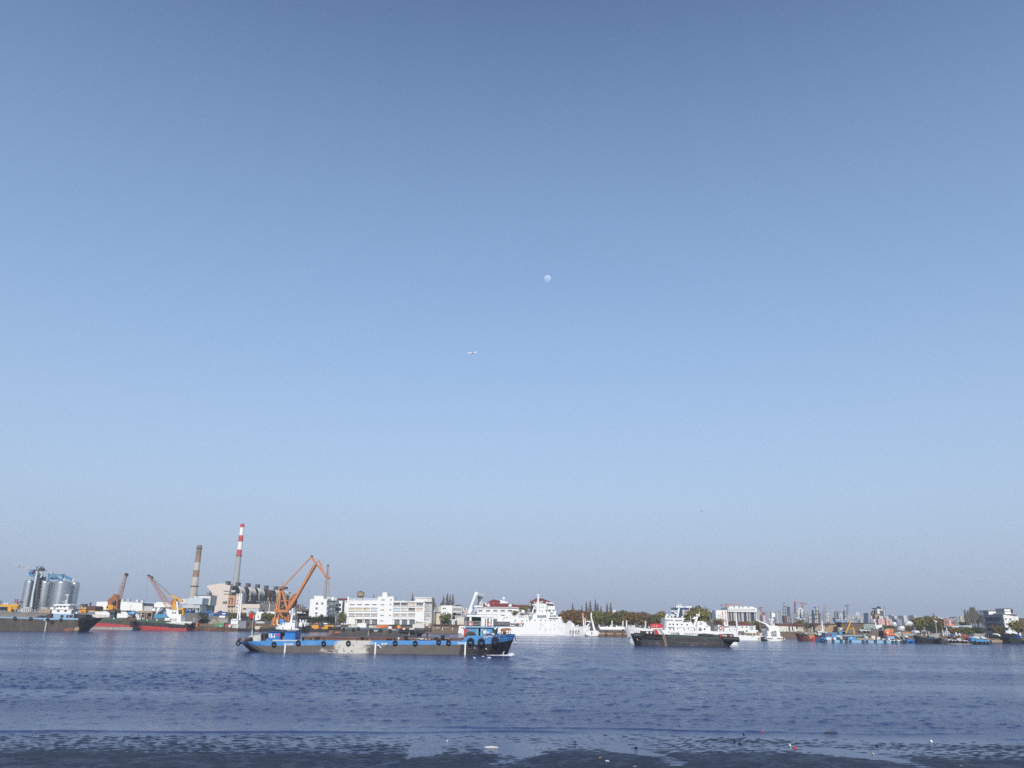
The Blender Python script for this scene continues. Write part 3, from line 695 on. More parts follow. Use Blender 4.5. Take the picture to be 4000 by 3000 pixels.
    names = ['hung round the rounded stern corner of the blue barge', 'just ahead of the stern corner tyre on the blue barge', 'under the lettered aft deckhouse of the blue barge', 'at the fore end of the aft deckhouses on the blue barge', 'just left of the worn white patch on the blue barge', 'in the middle of the worn white patch on the blue barge',
             'right of the middle draught bar of the blue barge', 'below the standing man, to his left, on the blue barge', 'left one of the pair ahead of the man', 'right one of the pair nearest the blue barge forecastle',
             'largest size, under the green tarpaulin at the blue barge wheelhouse', 'largest size, below the wheelhouse door of the blue barge', 'largest size, foremost on the blue barge bow']
    pos = [(930, 2513, 0), (960.5, 2511.5, 0), (1070, 2516.5, 0), (1164.5, 2511.5, 0), (1264, 2513, 0), (1360.5, 2512.5, 0), (1543.5, 2511.5, 0), (1622, 2512.5, 0), (1713.5, 2507.5, 0), (1752, 2510.5, 0), (1838.5, 2506.5, 1), (1880.5, 2508, 1), (1934, 2502.5, 1)]
    for (u, v, k), nm in zip(pos, names):
        dep = -.42 if not k else -.65
        if u < 935: dep = 1.0
        if u > 1900: dep = -.4
        q = P(u, v, D+dep)
        e = T('fender_tyre', 'black rubber tyre fender '+nm, 'tyre', (q[0], q[1], q[2]), 'tyre fenders along the blue barge')
        obj('tyre', big if k else small, e.o)
        r = mpp(D)*(13 if k else 9)
        e.p('rope', 'rust', MB().wbar((q[0]-.12, q[1]+.2, q[2]+r*.6), (q[0]-.12, D+.25, q[2]+r*1.35), .07).wbar((q[0]+.12, q[1]+.2, q[2]+r*.6), (q[0]+.12, D+.25, q[2]+r*1.35), .07))
    # ---- life rings on the wheelhouse roof rail
    for u, v, nm in ((1838, 2438, 'hanging on the rail above the blue wheelhouse'), (1912, 2439, 'half hidden at the fore end of the blue wheelhouse roof')):
        q = P(u, v, yw-.15); b = MB(); b.torus(q, .42, .13, 18, 6); solo('life_ring', 'orange life ring '+nm, 'life ring', 'life_orange', b, 'life rings on the blue barge')
    return t
build_blue_barge()

def skin_person(name, label, foot, h, joints, radii, edges, cloth, facing=0):
    """one continuous body grown over a posed skeleton; joints in body heights"""
    me = bpy.data.meshes.new(name+'_skeleton'); me.from_pydata([tuple(c*h for c in j) for j in joints], edges, [])
    o = bpy.data.objects.new('skeleton', me); COL.objects.link(o)
    sk = o.modifiers.new('s', 'SKIN'); o.modifiers.new('u', 'SUBSURF').levels = 1
    sv = me.skin_vertices[0].data
    for i, r in enumerate(radii): sv[i].radius = (r*h, r*h)
    sv[0].use_root = True
    dg = bpy.context.evaluated_depsgraph_get(); m2 = bpy.data.meshes.new_from_object(o.evaluated_get(dg)); bpy.data.objects.remove(o)
    m2.materials.clear()
    for m in cloth: m2.materials.append(MATS[m])
    return m2
def build_person():
    view(1480, 2460, 10.05); D = DB+2.1
    top = P(1862, 118, D); ft = P(1890, 355, D); h = 1.68
    t = T('person', 'person in dark trousers and red sleeves standing at the barge rim, one arm raised', 'person', ft)
    z = ft[2]
    J = [(0, 0, .52), (0, 0, .64), (0, 0, .76), (0, 0, .83), (0, 0, .87), (0, -.01, .93), (0, 0, .985),
         (-.06, 0, .50), (-.065, -.02, .27), (-.07, .0, .05), (-.075, -.06, .02),
         (.06, 0, .50), (.07, -.02, .27), (.075, .0, .05), (.08, -.06, .02),
         (-.10, 0, .81), (-.19, -.06, .86), (-.26, -.06, .99), (-.275, -.06, 1.04),
         (.10, 0, .81), (.14, .02, .64), (.12, -.06, .50), (.12, -.08, .455)]
    Rr = [.085, .08, .09, .05, .038, .062, .05, .058, .042, .03, .024, .058, .042, .03, .024, .042, .034, .026, .02, .042, .034, .026, .02]
    E = [(0, 1), (1, 2), (2, 3), (3, 4), (4, 5), (5, 6), (0, 7), (7, 8), (8, 9), (9, 10), (0, 11), (11, 12), (12, 13), (13, 14), (3, 15), (15, 16), (16, 17), (17, 18), (3, 19), (19, 20), (20, 21), (21, 22)]
    m2 = skin_person('person', '', ft, h, J, Rr, E, ['cloth_dark', 'red', 'skin'])
    for p in m2.polygons:
        c = p.center/h; p.material_index = 2 if (c.z > .86 and abs(c.x) < .1) or (c.x < -.245) or (c.x > .1 and c.z < .48 and c.y < -.06) else (1 if (c.z > .66 and abs(c.x) > .085) else 0); p.use_smooth = True
    obj('body', m2, t.o)
    b = MB(); b.sph((ft[0], ft[1]-.005, z+.955*h), .066*h, sz=.85, lo=.1, n=10, k=5); t.p('hair', 'black', b)
    rnd = random.Random(2)
    for u, w in ((1675, 80), (1850, 50), (1980, 32)):
        q = P(u, 368, D-.3); b = MB(); b.sph((q[0], q[1], q[2]-.02), .2, sx=w/28, sy=1, sz=.9, n=8, k=5)
        solo('sack', {80: 'flat pale heap lying on the barge hatch rim left of the man', 50: 'pale sack lying at the feet of the standing man', 32: 'small white bag right of the standing man on the barge'}[w], 'sack', 'tarp_white', b)
build_person()

def build_foam():
    view(1780, 2400, 8.848); rnd = random.Random(4); b = MB()
    for i in range(1500):
        k = rnd.random()**.7; u = 1080+930*k; near = rnd.random(); D = DB-.15-near*(.3+2.2*k*k)
        if k > .86: D += rnd.uniform(0, 3)*(k-.86)/.14
        hgt = (.05+.62*math.exp(-((k-.9)/.1)**2)*(1-near)+.16*k*k)*rnd.uniform(.2, 1); s = rnd.uniform(.04, .13)*(.6+.8*k)
        b.sph((X0(u, D), D, rnd.uniform(0, hgt)), s, sx=rnd.uniform(1, 2.6), sz=.6, n=5, k=3)
    for i in range(26): b.sph((X0(1645+rnd.gauss(0, 16), DB), DB-.5+rnd.uniform(-.2, .2), rnd.uniform(.1, 1.0)**1.3), rnd.uniform(.03, .09), n=5, k=3)
    solo('bow_wave', 'white foaming bow wave at the foot of the blue barge bow', 'foam', 'foam', b, kind='stuff')
    for (u, v), nm in zip(((648, 1520), (946, 1482), (1122, 1518), (1183, 1515)), ('leftmost of the white flecks off the bow tyres', 'highest of the white flecks off the bow tyres', 'left one of a close pair of white flecks off the barge bow', 'right one of a close pair of white flecks off the barge bow')):
        D = DW(u, v); q = P(u, v, D); b = MB()
        for k in range(7): b.sph((q[0]+rnd.uniform(-.14, .14), q[1]+rnd.uniform(-.3, .3), .05+rnd.uniform(0, .12)), rnd.uniform(.09, .17), n=7, k=4)
        solo('white_fleck', nm+' on the water', 'foam', 'foam', b, 'white flecks floating off the barge bow')  # small white blobs on the water off the bow
build_foam()

# ================================================================== left part of the far bank
def cylv(b,D,u0,u1,v0,v1,n=22,prof=None,m=0):
    """upright cylinder seen between columns u0..u1, rows v0 (top)..v1; prof: [(radius share, height share)]"""
    vm = (v0+v1)/2; x0,x1 = X(u0,vm,D),X(u1,vm,D); um = (u0+u1)/2; r = (x1-x0)/2*D/math.hypot(D,(x0+x1)/2); x0 = x1 = X(um,vm,D+r); z0,z1 = Z(um,v1,D),Z(um,v0,D)
    prof = prof or [(1,0),(1,1)]
    b.lathe(((x0+x1)/2,D+r),[(r*a,z0+(z1-z0)*h) for a,h in prof],n,m); return b
def truss(b,D,p0,p1,w0,w1,n,r,dep=1.0):
    """lattice boom between two pixel points; w = width across in pixels"""
    a,c = Vector(P(*p0,D)),Vector(P(*p1,D)); d = (c-a).normalized(); s = Vector((d.z,0,-d.x)); k = mpp(D)
    for yy in (0,dep):
        o = Vector((0,yy,0))
        L = [a+o+(c-a)*(i/n)+s*(w0+(w1-w0)*i/n)*k/2 for i in range(n+1)]; Q = [a+o+(c-a)*(i/n)-s*(w0+(w1-w0)*i/n)*k/2 for i in range(n+1)]
        b.wbar(L[0],L[-1],r*1.6); b.wbar(Q[0],Q[-1],r*1.6)
        for i in range(n): b.wbar(L[i],Q[i+1],r) if i % 2 else b.wbar(Q[i],L[i+1],r); b.wbar(L[i],Q[i],r*.8)
    for i in range(0,n+1,2):
        q = a+(c-a)*(i/n); w = s*(w0+(w1-w0)*i/n)*k/2; b.wbar(q+w,q+w+Vector((0,dep,0)),r*.8); b.wbar(q-w,q-w+Vector((0,dep,0)),r*.8)
    return b
def heap(b,D,B,prof,vb,seed=0,ny=10,sub=6):
    """a long loose heap: prof = pixel ridge line, B metres across"""
    rnd = random.Random(seed); pts = []
    for (u0,v0),(u1,v1) in zip(prof,prof[1:]):
        for i in range(sub): t = i/sub; pts.append((u0+(u1-u0)*t,v0+(v1-v0)*t))
    pts.append(prof[-1]); v = []; n = len(pts)
    for u,vv in pts:
        z0 = Z(u,vb,D); z1 = Z(u,vv,D+B*.4); x = X(u,vb,D)
        for j in range(ny+1):
            a = -1+2*j/ny; h = max(0,1-abs(a)**1.6); v.append((x+rnd.uniform(-.2,.2),D+B*(a+1)/2,z0+(z1-z0)*h*(1+rnd.uniform(-.09,.09))))
    b.add(v,[(i*(ny+1)+j,(i+1)*(ny+1)+j,(i+1)*(ny+1)+j+1,i*(ny+1)+j+1) for i in range(n-1) for j in range(ny)],True); return b

M('boom_rust',(.42,.2,.13),.65,var=.2)
def build_left_barge():
    view(0,2180,5.53); D = DW(700,1578)
    t = T('loaded_barge','long dark barge heaped with grey gravel, cut off by the left edge of the photo','barge',(X(900,1578,D),D,0))
    hull(t,D,10,[(-900,1262,1288,-900,1,1),(0,1268,1292,0,1,1),(700,1288,1314,700,1,1),(1090,1296,1332,1090,1,1),(1500,1296,1330,1500,1,1),(1690,1300,1332,1690,1,1)],'hull_brown','light_blue','rust',.5)
    hull(t,D-.02,10.04,[(1690,1298,1330,1640,1,.9),(1860,1290,1335,1690,.96,.5),(1960,1296,1340,1735,.9,.25),(2015,1300,1345,1760,.78,.1)],'hull_black','hull_black','rust',.5,hn='stern_hull',bn='stern_bulwark',dn='stern_deck')
    t.p('rudder','dark_steel',MB().pr(D+4.5,.4,[(1765,1460),(1890,1470),(1885,1585),(1770,1585)]))
    t.p('rust_patch','tan',MB().pr(D-.06,.08,[(1620,1500),(1710,1490),(1700,1560),(1590,1570)]))
    M('rusty_plate',(.25,.12,.06),.9,var=.3,dirt=((.09,.075,.065),.5,.5,1)); t.p('rust_patch','rusty_plate',MB().pr(D-.05,.07,[(1380,1530),(1500,1500),(1600,1510),(1560,1560),(1480,1580),(1390,1575)]))
    M('gravel',(.21,.19,.175),.95,var=.3,sc=1.5,dirt=((.12,.11,.1),.4,.6,1))
    t.p('gravel_heap','gravel',heap(MB(),D+.8,8.4,[(-900,1150),(-300,1170),(0,1155),(250,1165),(600,1172),(850,1185),(1000,1200),(1085,1235)],1292,3))
    t.p('cargo_cover','hull_dark',heap(MB(),D+.2,3,[(720,1280),(850,1235),(920,1262),(1000,1215),(1090,1180)],1300,5,sub=2))
    y = D+1.6
    h = t.p('deckhouse','light_blue',MB().bx(y,6.5,1092,1590,1205,1315))
    t.p('deckhouse_stern','hull_dark',MB().bx(y+.3,6,1592,1850,1222,1320))
    for u0,u1 in ((1103,1135),(1308,1370),(1432,1468),(1500,1572),(1600,1640)): t.p('doorway','opening',MB().bx(y-.06,.1,u0,u1,1232,1286),h)
    for u in (1145,1480): t.p('door_leaf','boot_red',MB().bx(y-.09,.1,u-9,u+9,1230,1288),h)
    b = MB().bx(y-.08,.1,1180,1186,1236,1262).bx(y-.08,.1,1204,1218,1234,1240).bx(y-.08,.1,1204,1218,1252,1258); t.p('lettering','white',b,h)
    h2 = t.p('upper_deckhouse','ship_white',MB().bx(y,6,1118,1540,1110,1205).bx(y-.4,7,1085,1590,1098,1112).bx(y,6,1085,1150,1062,1112))
    for u in (1262,1418): t.inst('window',win_mesh(50*mpp(y),26*mpp(y),'ship_white','window',0),P(u,1140,y-.03),h2)
    h3 = t.p('wheelhouse','ship_white',MB().bx(y+1,4,1210,1480,1022,1100))
    t.p('roof','ship_white',MB().pr(y+.4,5.2,[(1140,1022),(1190,996),(1480,990),(1512,1012),(1505,1030),(1180,1030)]),h3)
    for u in (1245,1318,1395): t.inst('window',win_mesh(40*mpp(y),24*mpp(y),'ship_white','window',0),P(u,1050,y+.97),h3)
    t.p('mast','ship_white',MB().tb(y+3,1440,998,1458,800,.22,.14).pr(y+2.6,1,[(1408,786),(1495,786),(1478,806),(1428,806)]).tb(y+3,1405,992,1422,905,.12,.2).tb(y+3,1350,945,1400,950,.12))
    b = MB()
    for k in range(7): b.bx(y,.08,1500+40*k,1504+40*k,1020,1100)
    for v in (1024,1062,1098): b.bx(y,.08,1500,1745,v-2,v+2)
    t.p('stern_rail','dark_steel',b); t.p('awning','brown_wall',MB().bx(y,5,1545,1765,1100,1112)); t.p('post','dark_steel',[MB().bx(y,.2,1560,1566,1112,1222),MB().bx(y,.2,1750,1756,1112,1222)])
    t.p('drum','pale_steel',MB().sph(P(1660,1030,y+2),.55)); t.p('bin','ship_white',MB().bx(y,1,1632,1668,1160,1200))
    t.p('draught_bar','offwhite',MB().bx(D-.05,.1,978,996,1335,1578).bx(D-.05,.1,940,996,1335,1350))
    me = tyre_mesh(.62,.24)
    for (u,v),nm in zip(((318,1302),(663,1310),(1030,1335),(1120,1385),(1318,1336)),('leftmost, under the gravel heap','under the right end of the gravel heap','just left of the white draught bar','hanging lowest, right of the draught bar','below the blue deckhouse')):
        q = P(u,v,D-.3); o = obj('fender_tyre',me,None,q); tag(o,'dark tyre fender on the gravel barge, '+nm,'tyre','tyre fenders along the gravel barge')
build_left_barge()

def build_silos():
    view(0,2180,5.53); D = 560
    base = 1180
    for (u0,u1,v0,v1,D_,nm) in ((478,735,488,1068,D,'leftmost corrugated steel silo with a white vent pipe, beside the elevator shaft'),(786,1116,500,1072,D,'middle corrugated steel silo right of the elevator shaft'),(1112,1502,505,1090,D-3,'widest, sunniest steel silo at the right of the front row'),(1470,1690,530,1100,D+16,'shaded dark steel silo behind the right end of the front row')):
        um = (u0+u1)/2; t = T('silo',nm,'silo',P(um,v1+75,D_),'steel grain silos')
        b = MB(); prof = []
        n = 13
        for i in range(n): prof += [(1,i/n),(1.012,(i+.5)/n)]
        prof += [(1,.985),(.93,1.0),(.2,1.03)]
        cylv(b,D_,u0,u1,v0,v1,28,prof); t.p('shell','steel',b)
        b = MB(); cylv(b,D_,u0,u1,v1-4,v1+12,28); t.p('base_ring','offwhite',b)
        cx = X(um,v1,D_); r = (X(u1,v1,D_)-X(u0,v1,D_))/2*D_/math.hypot(D_,cx); cx = X(um,v1,D_+r)
        for k in range(9):
            a = math.pi*(1.0+k/8); x,y = cx+r*.94*math.cos(a),D_+r+r*.94*math.sin(a)
            t.p('leg','offwhite',MB().box(x-.28,x+.28,y-.28,y+.28,3.2,Z(um,v1+10,D_)))
    for (u,v0,v1,w),nm in zip(((650,400,500,50),(975,400,510,45),(1390,418,510,52),(1582,440,525,50)),('on the leftmost silo','on the middle silo','on the widest silo','on the shaded rear silo')):
        b = MB(); cylv(b,D+4,u-w/2,u+w/2,v0,v1,12,[(.8,0),(1,.9),(.5,1)]); solo('vent_stack','short pale vent stack '+nm,'vent','offwhite',b,'vent stacks on the silo tops')
    t = T('elevator_tower','dark lattice elevator shaft with a pale blue duct between the first two silos','tower',P(710,1180,D-2))
    b = MB()
    for u_,dx in ((795,0),(905,0)):
        b.bar(D-2,u_-75,1150,u_,190,.35); b.bar(D-2,u_-75,1150,u_,190,.35,D2=D-2)
    for k in range(12):
        f0,f1 = k/12,(k+1)/12; v0 = 1150-960*f0; v1 = 1150-960*f1
        b.bar(D-2,720+75*f0,v0,830+75*f1,v1,.2); b.bar(D-2,830+75*f0,v0,720+75*f1,v1,.2); b.bar(D-2,720+75*f0,v0,830+75*f0,v0,.2)
    t.p('frame','dark_steel',b)
    t.p('shaft','dark_concrete',MB().pr(D-1.2,3,[(775,480),(850,330),(845,520),(760,1100),(690,1100)]))
    t.p('duct','pale_blue',MB().pr(D-3,1.6,[(780,280),(815,280),(775,520),(722,780),(690,1060),(640,1060),(690,760),(742,500)]))
    b = MB().bx(D-2.4,4,768,935,258,272)
    for u in (790,860,930): b.bx(D-2.4,.3,u,u+7,190,260)
    b.bx(D-2.4,.3,800,940,182,190).bx(D+1.6,.3,800,940,182,190); t.p('platform','dark_steel',b)
    t.p('winch_house','dark_steel',MB().bx(D-2,2.5,830,925,215,262)); t.p('head_duct','pale_steel',MB().bar(D-2,880,290,915,350,1.1).bar(D-2,915,350,880,420,1.0))
    t = T('conveyor_bridge','light blue conveyor gantry spanning the tops of the silos','conveyor',P(1180,520,D+3))
    b = MB(); b.bx(D+3,3,1030,1355,345,372).bx(D+3,.5,1030,1060,372,490).bx(D+3,.5,1330,1356,372,490).bar(D+3,1040,470,1130,395,.8).bar(D+3,1130,400,1210,395,.8).bar(D+3,1210,395,1310,470,.8).bx(D+3,.6,1050,1300,452,468); t.p('frame','silo_blue',b)
    b = MB(); b.bar(D+5,1350,378,1570,470,1.8,2); t.p('conveyor','silo_blue',b)
    t.p('motor','pale_steel',MB().bx(D+3,2,1075,1130,315,348)); t.p('motor_bracket','dark_steel',MB().bx(D+3,2,1040,1075,335,350))
    t.p('pipe','dark_steel',MB().tb(D+4,1090,430,1180,440,.5).tb(D+4,1180,440,1250,430,.6).tb(D+4,1250,430,1290,470,.6))
    t = T('dust_collector','blue hopper with a round fan on the top of the leftmost silo','hopper',P(690,490,D+1))
    b = MB(); b.wtube(P(650,300,D+1),P(740,300,D+1),1.7,1.7,14); t.p('fan','silo_blue',b); t.p('fan_mouth','boot_red',MB().wtube(P(685,300,D-1.6),P(690,300,D-1.2),0.7,.7,10))
    t.p('hopper','silo_blue',MB().pr(D,3.5,[(615,335),(770,325),(750,360),(700,380),(650,400)])); b = MB()
    for q in ((620,340,650,490),(690,360,670,490),(700,360,735,470),(750,350,720,490),(870,390,840,490),(870,390,900,490)): b.bar(D,*q,.35)
    t.p('frame','light_blue',b); t.p('side_bin','silo_blue',MB().sph(P(905,440,D+1),1.7,sx=1.1,sz=.9))
    # yellow quay gantry at the left edge
    t = T('quay_gantry','bright orange-yellow portal gantry at the left edge beside the silos','gantry',P(200,1160,500)); D2 = 500
    t.p('beam','yellow',MB().pr(D2,3,[(-300,985),(0,1000),(250,1002),(400,1000),(400,1045),(250,1052),(0,1045),(-300,1030)]))
    t.p('leg','yellow',MB().pr(D2+.2,2.6,[(170,1050),(262,1050),(232,1160),(160,1160)])); t.p('leg','yellow',MB().pr(D2+.2,2.6,[(272,1050),(375,1050),(370,1108),(268,1108)]))
    t.p('hopper_skirt','orange',MB().pr(D2+2,2,[(215,1060),(285,1060),(265,1160),(205,1160)]))
    for u in (105,160): t.p('floodlight','ship_white',MB().sph(P(u,988,D2+1),.5))
    solo('machinery_shed','dark grey machinery housing under the yellow gantry at the left edge','shed','grey',MB().bx(D2+4,6,-200,150,1055,1150))
    t = T('quay_platform','small rusty platform on a post left of the silos','platform',P(362,1160,530)); t.p('deck','boot_red',MB().bx(530,4,295,420,935,960)); t.p('post','dark_steel',MB().bx(531,1,350,362,960,1180)); t.p('rail','dark_steel',MB().bx(530,.3,330,345,890,935).bx(530,.3,370,385,895,935).bx(530,.3,300,425,890,896))
    solo('fuel_shed','tan low shed beneath the widest silo','shed','tan',MB().bx(545,10,860,1085,1105,1180))
    t = T('mooring_mast','tiny dark mast at the left edge of the skyline','mast',P(15,1000,900)); t.p('mast','dark_steel',MB().bx(900,1,10,20,925,1000)); t.p('crosstree','dark_steel',MB().bx(900,1,-10,40,930,945))
build_silos()

def build_left_quay():
    view(0,2180,5.53)
    t = T('loader','orange loader with a dark cab between the silos and the white shed','machine',P(1780,1190,470))
    t.p('body','yellow',MB().bx(470,3,1725,1855,1085,1185)); t.p('cab','dark_steel',MB().bx(470.5,2.5,1740,1845,990,1060)); t.p('arm','yellow',MB().bx(469.8,.8,1750,1780,1035,1100).bx(469.8,.8,1830,1850,1050,1180)); t.p('engine','boot_red',MB().bx(469.7,.8,1770,1810,1150,1190))
    t = T('bulk_shed','rust brown shed with an orange base left of the white warehouse','shed',P(1960,1190,500)); t.p('roof','roof_brown',MB().pr(500,10,[(1860,1105),(1880,1040),(2030,1035),(2060,1060),(2060,1110)])); t.p('wall','old_orange',MB().bx(500.5,9,1865,2055,1105,1135)); t.p('skirt','yellow',MB().bx(500.3,9.4,1935,2055,1135,1152)); t.p('mast','roof_brown',MB().bx(503,1,1935,1952,960,1040).bx(503,1,1925,1965,968,980))
    # ---- white warehouse with roof vents
    view(350,2180,5.53); D = 545
    t = T('warehouse','long white metal warehouse with small roof vents behind the left harbour cranes','building',P(650,1240,D))
    t.p('wall','white',MB().pr(D,34,[(115,1245),(155,948),(640,924),(1140,965),(1140,1250)]))
    t.p('side_wall','pale_steel',MB().pr(D+3,30,[(1142,985),(1370,995),(1370,1150),(1142,1150)]))  # side wall's shade put into its greyer colour
    t.p('roof_edge','pale_blue',MB().pr(D-.3,35,[(640,918),(1140,958),(1430,975),(1430,985),(1140,968),(640,928)]))
    for u,v in ((712,905),(830,910),(1024,925),(1130,935)): t.p('roof_vent','offwhite',MB().bx(D+4,2.5,u-22,u+22,v-22,v+20))
    for u in (720,925): t.p('window','window_grey',MB().bx(D-.06,.1,u-75,u+75,1132,1150))
    t.p('window','window_grey',MB().bx(D-.06,.1,248,350,1120,1142))
    solo('upturned_boat','white upturned hull shape lying in front of the white warehouse','boat','offwhite',MB().pr(500,5,[(10,1215),(120,1220),(420,1245),(430,1275),(160,1290),(10,1240)]))
    solo('upturned_boat','longer white upturned hull right of the dark crane post','boat','white',MB().pr(498,5,[(520,1250),(780,1235),(830,1260),(800,1290),(520,1290)]))
    t = T('blue_shed','blue roofed open shed below the right end of the white warehouse','shed',P(910,1240,520)); t.p('roof','blue',MB().pr(520,8,[(790,1160),(1020,1150),(1020,1215),(830,1215)])); t.p('stack','roof_brown',MB().pr(519,4,[(830,1215),(960,1215),(930,1290),(850,1280)])); t.p('gable','light_blue',MB().pr(519.6,.6,[(820,1195),(930,1150),(970,1165),(970,1205)]))
    t = T('loading_bay','tan concrete loading bay with open bays behind the red vessels','frame',P(1190,1330,500))
    t.p('post','tan',[MB().bx(500,2,u-9,u+9,1150,1330) for u in (1035,1105,1195,1235,1340)]); t.p('beam','tan',MB().bx(499.8,2.4,1026,1349,1140,1185)); t.p('back','roof_brown',MB().bx(503,1,1045,1330,1185,1260)); t.p('mid_beam','tan',MB().bx(499.7,.6,1105,1195,1215,1232))
    t.p('tarp','offwhite',MB().pr(499,1,[(985,1230),(1020,1195),(1060,1290),(1080,1350),(1030,1330)]))
    t = T('white_gantry','big white portal frame standing behind the right harbour crane','gantry',P(1500,1280,505))
    t.p('beam','white',MB().pr(505,3,[(1390,990),(1460,950),(1600,955),(1780,985),(1780,1060),(1395,1065)])); t.p('leg','white',MB().pr(505.3,2.4,[(1470,1060),(1540,1060),(1410,1275),(1390,1270)])); t.p('leg','pale_blue',MB().pr(506,2,[(1585,1060),(1620,1060),(1510,1160),(1480,1160)])); t.p('tank','white',MB().wtube(P(1365,1130,504),P(1430,1130,504),1.15,1.15,12))
    solo('steel_beam','blue steel beam resting across the quay behind the green deck','beam','cabin_blue',MB().bar(500,1415,1265,1690,1240,2.2,1.5))
    solo('blue_awning','row of blue awning and dark gear behind the right harbour crane','shed','deep_blue',MB().bx(515,6,1830,2200,1130,1200))
    solo('machinery_pile','grey jumble of machinery on the quay right of the white crane house','machinery','dark_concrete',heap(MB(),480,12,[(1990,1300),(2040,1180),(2120,1200),(2220,1190),(2330,1300)],1380,9,sub=4))
    # ---- the two red bottomed vessels
    Dp = DW(450,1548)
    solo('pontoon','low grey concrete pontoon under the left red vessel','pontoon','concrete',MB().box(X(-60,1500,Dp),X(925,1520,Dp),Dp,Dp+9,-.6,Z(450,1488,Dp)))
    D = Dp+.6
    t = T('crane_vessel','rusty flat vessel with a red lower hull carrying a dark orange crane','ship',(X(450,1480,D),D,0))
    hull(t,D,12,[(-260,1315,1385,-260,.8,.8),(0,1312,1392,-40,1,1),(420,1335,1412,420,1,1),(800,1355,1448,800,1,1),(862,1362,1455,855,.9,.9),(905,1372,1460,870,.5,.4)],'boot_red','hull_brown','deck_green',.2)
    t.p('deck_edge','deck_green',MB().pr(D-.1,.3,[(90,1292),(820,1345),(820,1368),(90,1322)]))
    y = D+5
    t.p('crane_post','dark_steel',MB().pr(y,3.4,[(440,1310),(425,1100),(540,1095),(520,1310)]))
    t.p('crane_platform','dark_steel',MB().bx(y-1,6,245,430,1118,1146).bx(y-1,6,540,800,1130,1158).pr(y-1,5,[(350,1140),(600,1135),(520,1190),(440,1190)]))
    t.p('crane_house','old_orange',MB().pr(y,3.6,[(415,1120),(380,910),(470,850),(520,775),(575,790),(610,900),(590,1110)]))
    t.p('crane_cab','yellow',MB().bx(y-.5,3,360,500,1015,1115)); t.p('cab_window','window',MB().bx(y-.6,.3,368,400,1040,1080)); t.p('winch','dark_steel',MB().wtube(P(500,960,y-.8),P(560,960,y-.8),1.0,1.0,12))
    t.p('crane_boom','boom_rust',truss(MB(),y,(610,900),(768,372),66,26,12,.13,1.8)); t.p('boom_head','dark_steel',MB().pr(y,2.2,[(748,372),(745,345),(775,320),(805,345),(790,385)]))
    t.p('hook_block','dark_steel',MB().pr(y-1,1.2,[(580,1195),(600,1140),(625,1095),(645,1110),(660,1195)])); t.p('hoist_rope','dark_steel',MB().bar(y,790,370,700,850,.07))
    solo('deck_gear','heap of rusty pipes on the deck of the left red vessel','gear','rust',heap(MB(),D+2,6,[(700,1320),(760,1290),(850,1300),(930,1340)],1350,4,sub=3))
    D = DW(1500,1562)
    t = T('crane_vessel','red bottomed vessel with a white superstructure and a lattice crane raised to the left','ship',(X(1500,1562,D),D,0))
    hull(t,D,12,[(930,1365,1470,985,.35,.1),(980,1368,1458,1050,.8,.4),(1100,1372,1460,1115,1,.9),(1600,1405,1488,1600,1,1),(2095,1440,1512,2095,1,1)],'boot_red','hull_dark','deck_green',.2)
    t.p('deck_edge','deck_green',MB().pr(D-.1,.3,[(1050,1330),(1650,1375),(1650,1412),(1050,1372)]))
    y = D+2.5
    t.p('upper_works','ship_white',MB().bx(y,8,1650,2205,1372,1405).bx(y+.3,7,1700,2050,1405,1440)); t.p('tank','ship_white',MB().wtube(P(1635,1330,y-.5),P(1745,1330,y-.5),.95,.95,12))
    t.p('funnel_house','ship_white',MB().pr(y+.5,6,[(1885,1215),(1980,1215),(1965,1375),(1880,1375)])); h = t.p('cabin','ship_white',MB().pr(y+1,6,[(1645,1090),(1710,1100),(1740,1125),(1915,1130),(1920,1210),(1885,1300),(1740,1300),(1670,1235)]))
    t.p('lower_cabin','tarp_white',MB().bx(y+.6,6,1750,1890,1300,1375))
    for u in (1800,1850): t.inst('window',win_mesh(26*mpp(y),30*mpp(y),'ship_white','window',0),P(u,1180,y+.95),h)
    t.p('hull_shadow_gap','black',MB().bx(D-.08,.2,1700,2110,1458,1508)); 
    for u in (1840,2000,2090): t.p('hull_frame','hull_brown',MB().bx(D-.15,.3,u-8,u+8,1456,1512))
    t.p('rail','ship_white',MB().bx(y-.1,.15,1660,2200,1372,1380).bx(y-.1,.15,2140,2150,1380,1430).bx(y-.1,.15,2165,2172,1380,1440))
    t.p('crane_post','yellow',MB().pr(y+2,3,[(1785,1110),(1800,910),(1850,880),(1880,960),(1870,1115)])); t.p('crane_counterweight','old_orange',MB().pr(y+2.5,3,[(1745,960),(1790,890),(1830,940),(1790,1100)]))
    t.p('crane_frame','yellow',MB().pr(y+2,1.2,[(1735,815),(1770,790),(1880,845),(2005,915),(1985,950),(1870,870),(1760,830)])); t.p('stay','orange',MB().bar(y+2,1790,880,1930,1080,.5).bar(y+2,1850,880,1890,960,.5))
    t.p('crane_boom','boom_rust',truss(MB(),y+2,(1705,1060),(1285,395),96,26,14,.12,1.8)); t.p('boom_head','dark_steel',MB().pr(y+2,2,[(1235,372),(1268,352),(1295,380),(1345,400),(1325,445),(1270,410)]))
    t.p('luffing_rope','dark_steel',MB().bar(y+2,1335,420,1745,800,.1).bar(y+2.6,1345,410,1760,800,.1)); t.p('hoist_rope','dark_steel',MB().bar(y+2,1252,400,1210,940,.06))
    t.p('crane_engine','yellow',MB().bx(y+1.5,3,1905,2020,1080,1130).bx(y+1.5,3,1985,2030,1130,1235)); t.p('winch','dark_steel',MB().wtube(P(1950,1160,y+1.6),P(2000,1160,y+1.6),1.1,1.1,12)); t.p('mast','ship_white',MB().bar(y+1.2,1905,1130,1890,940,.8))
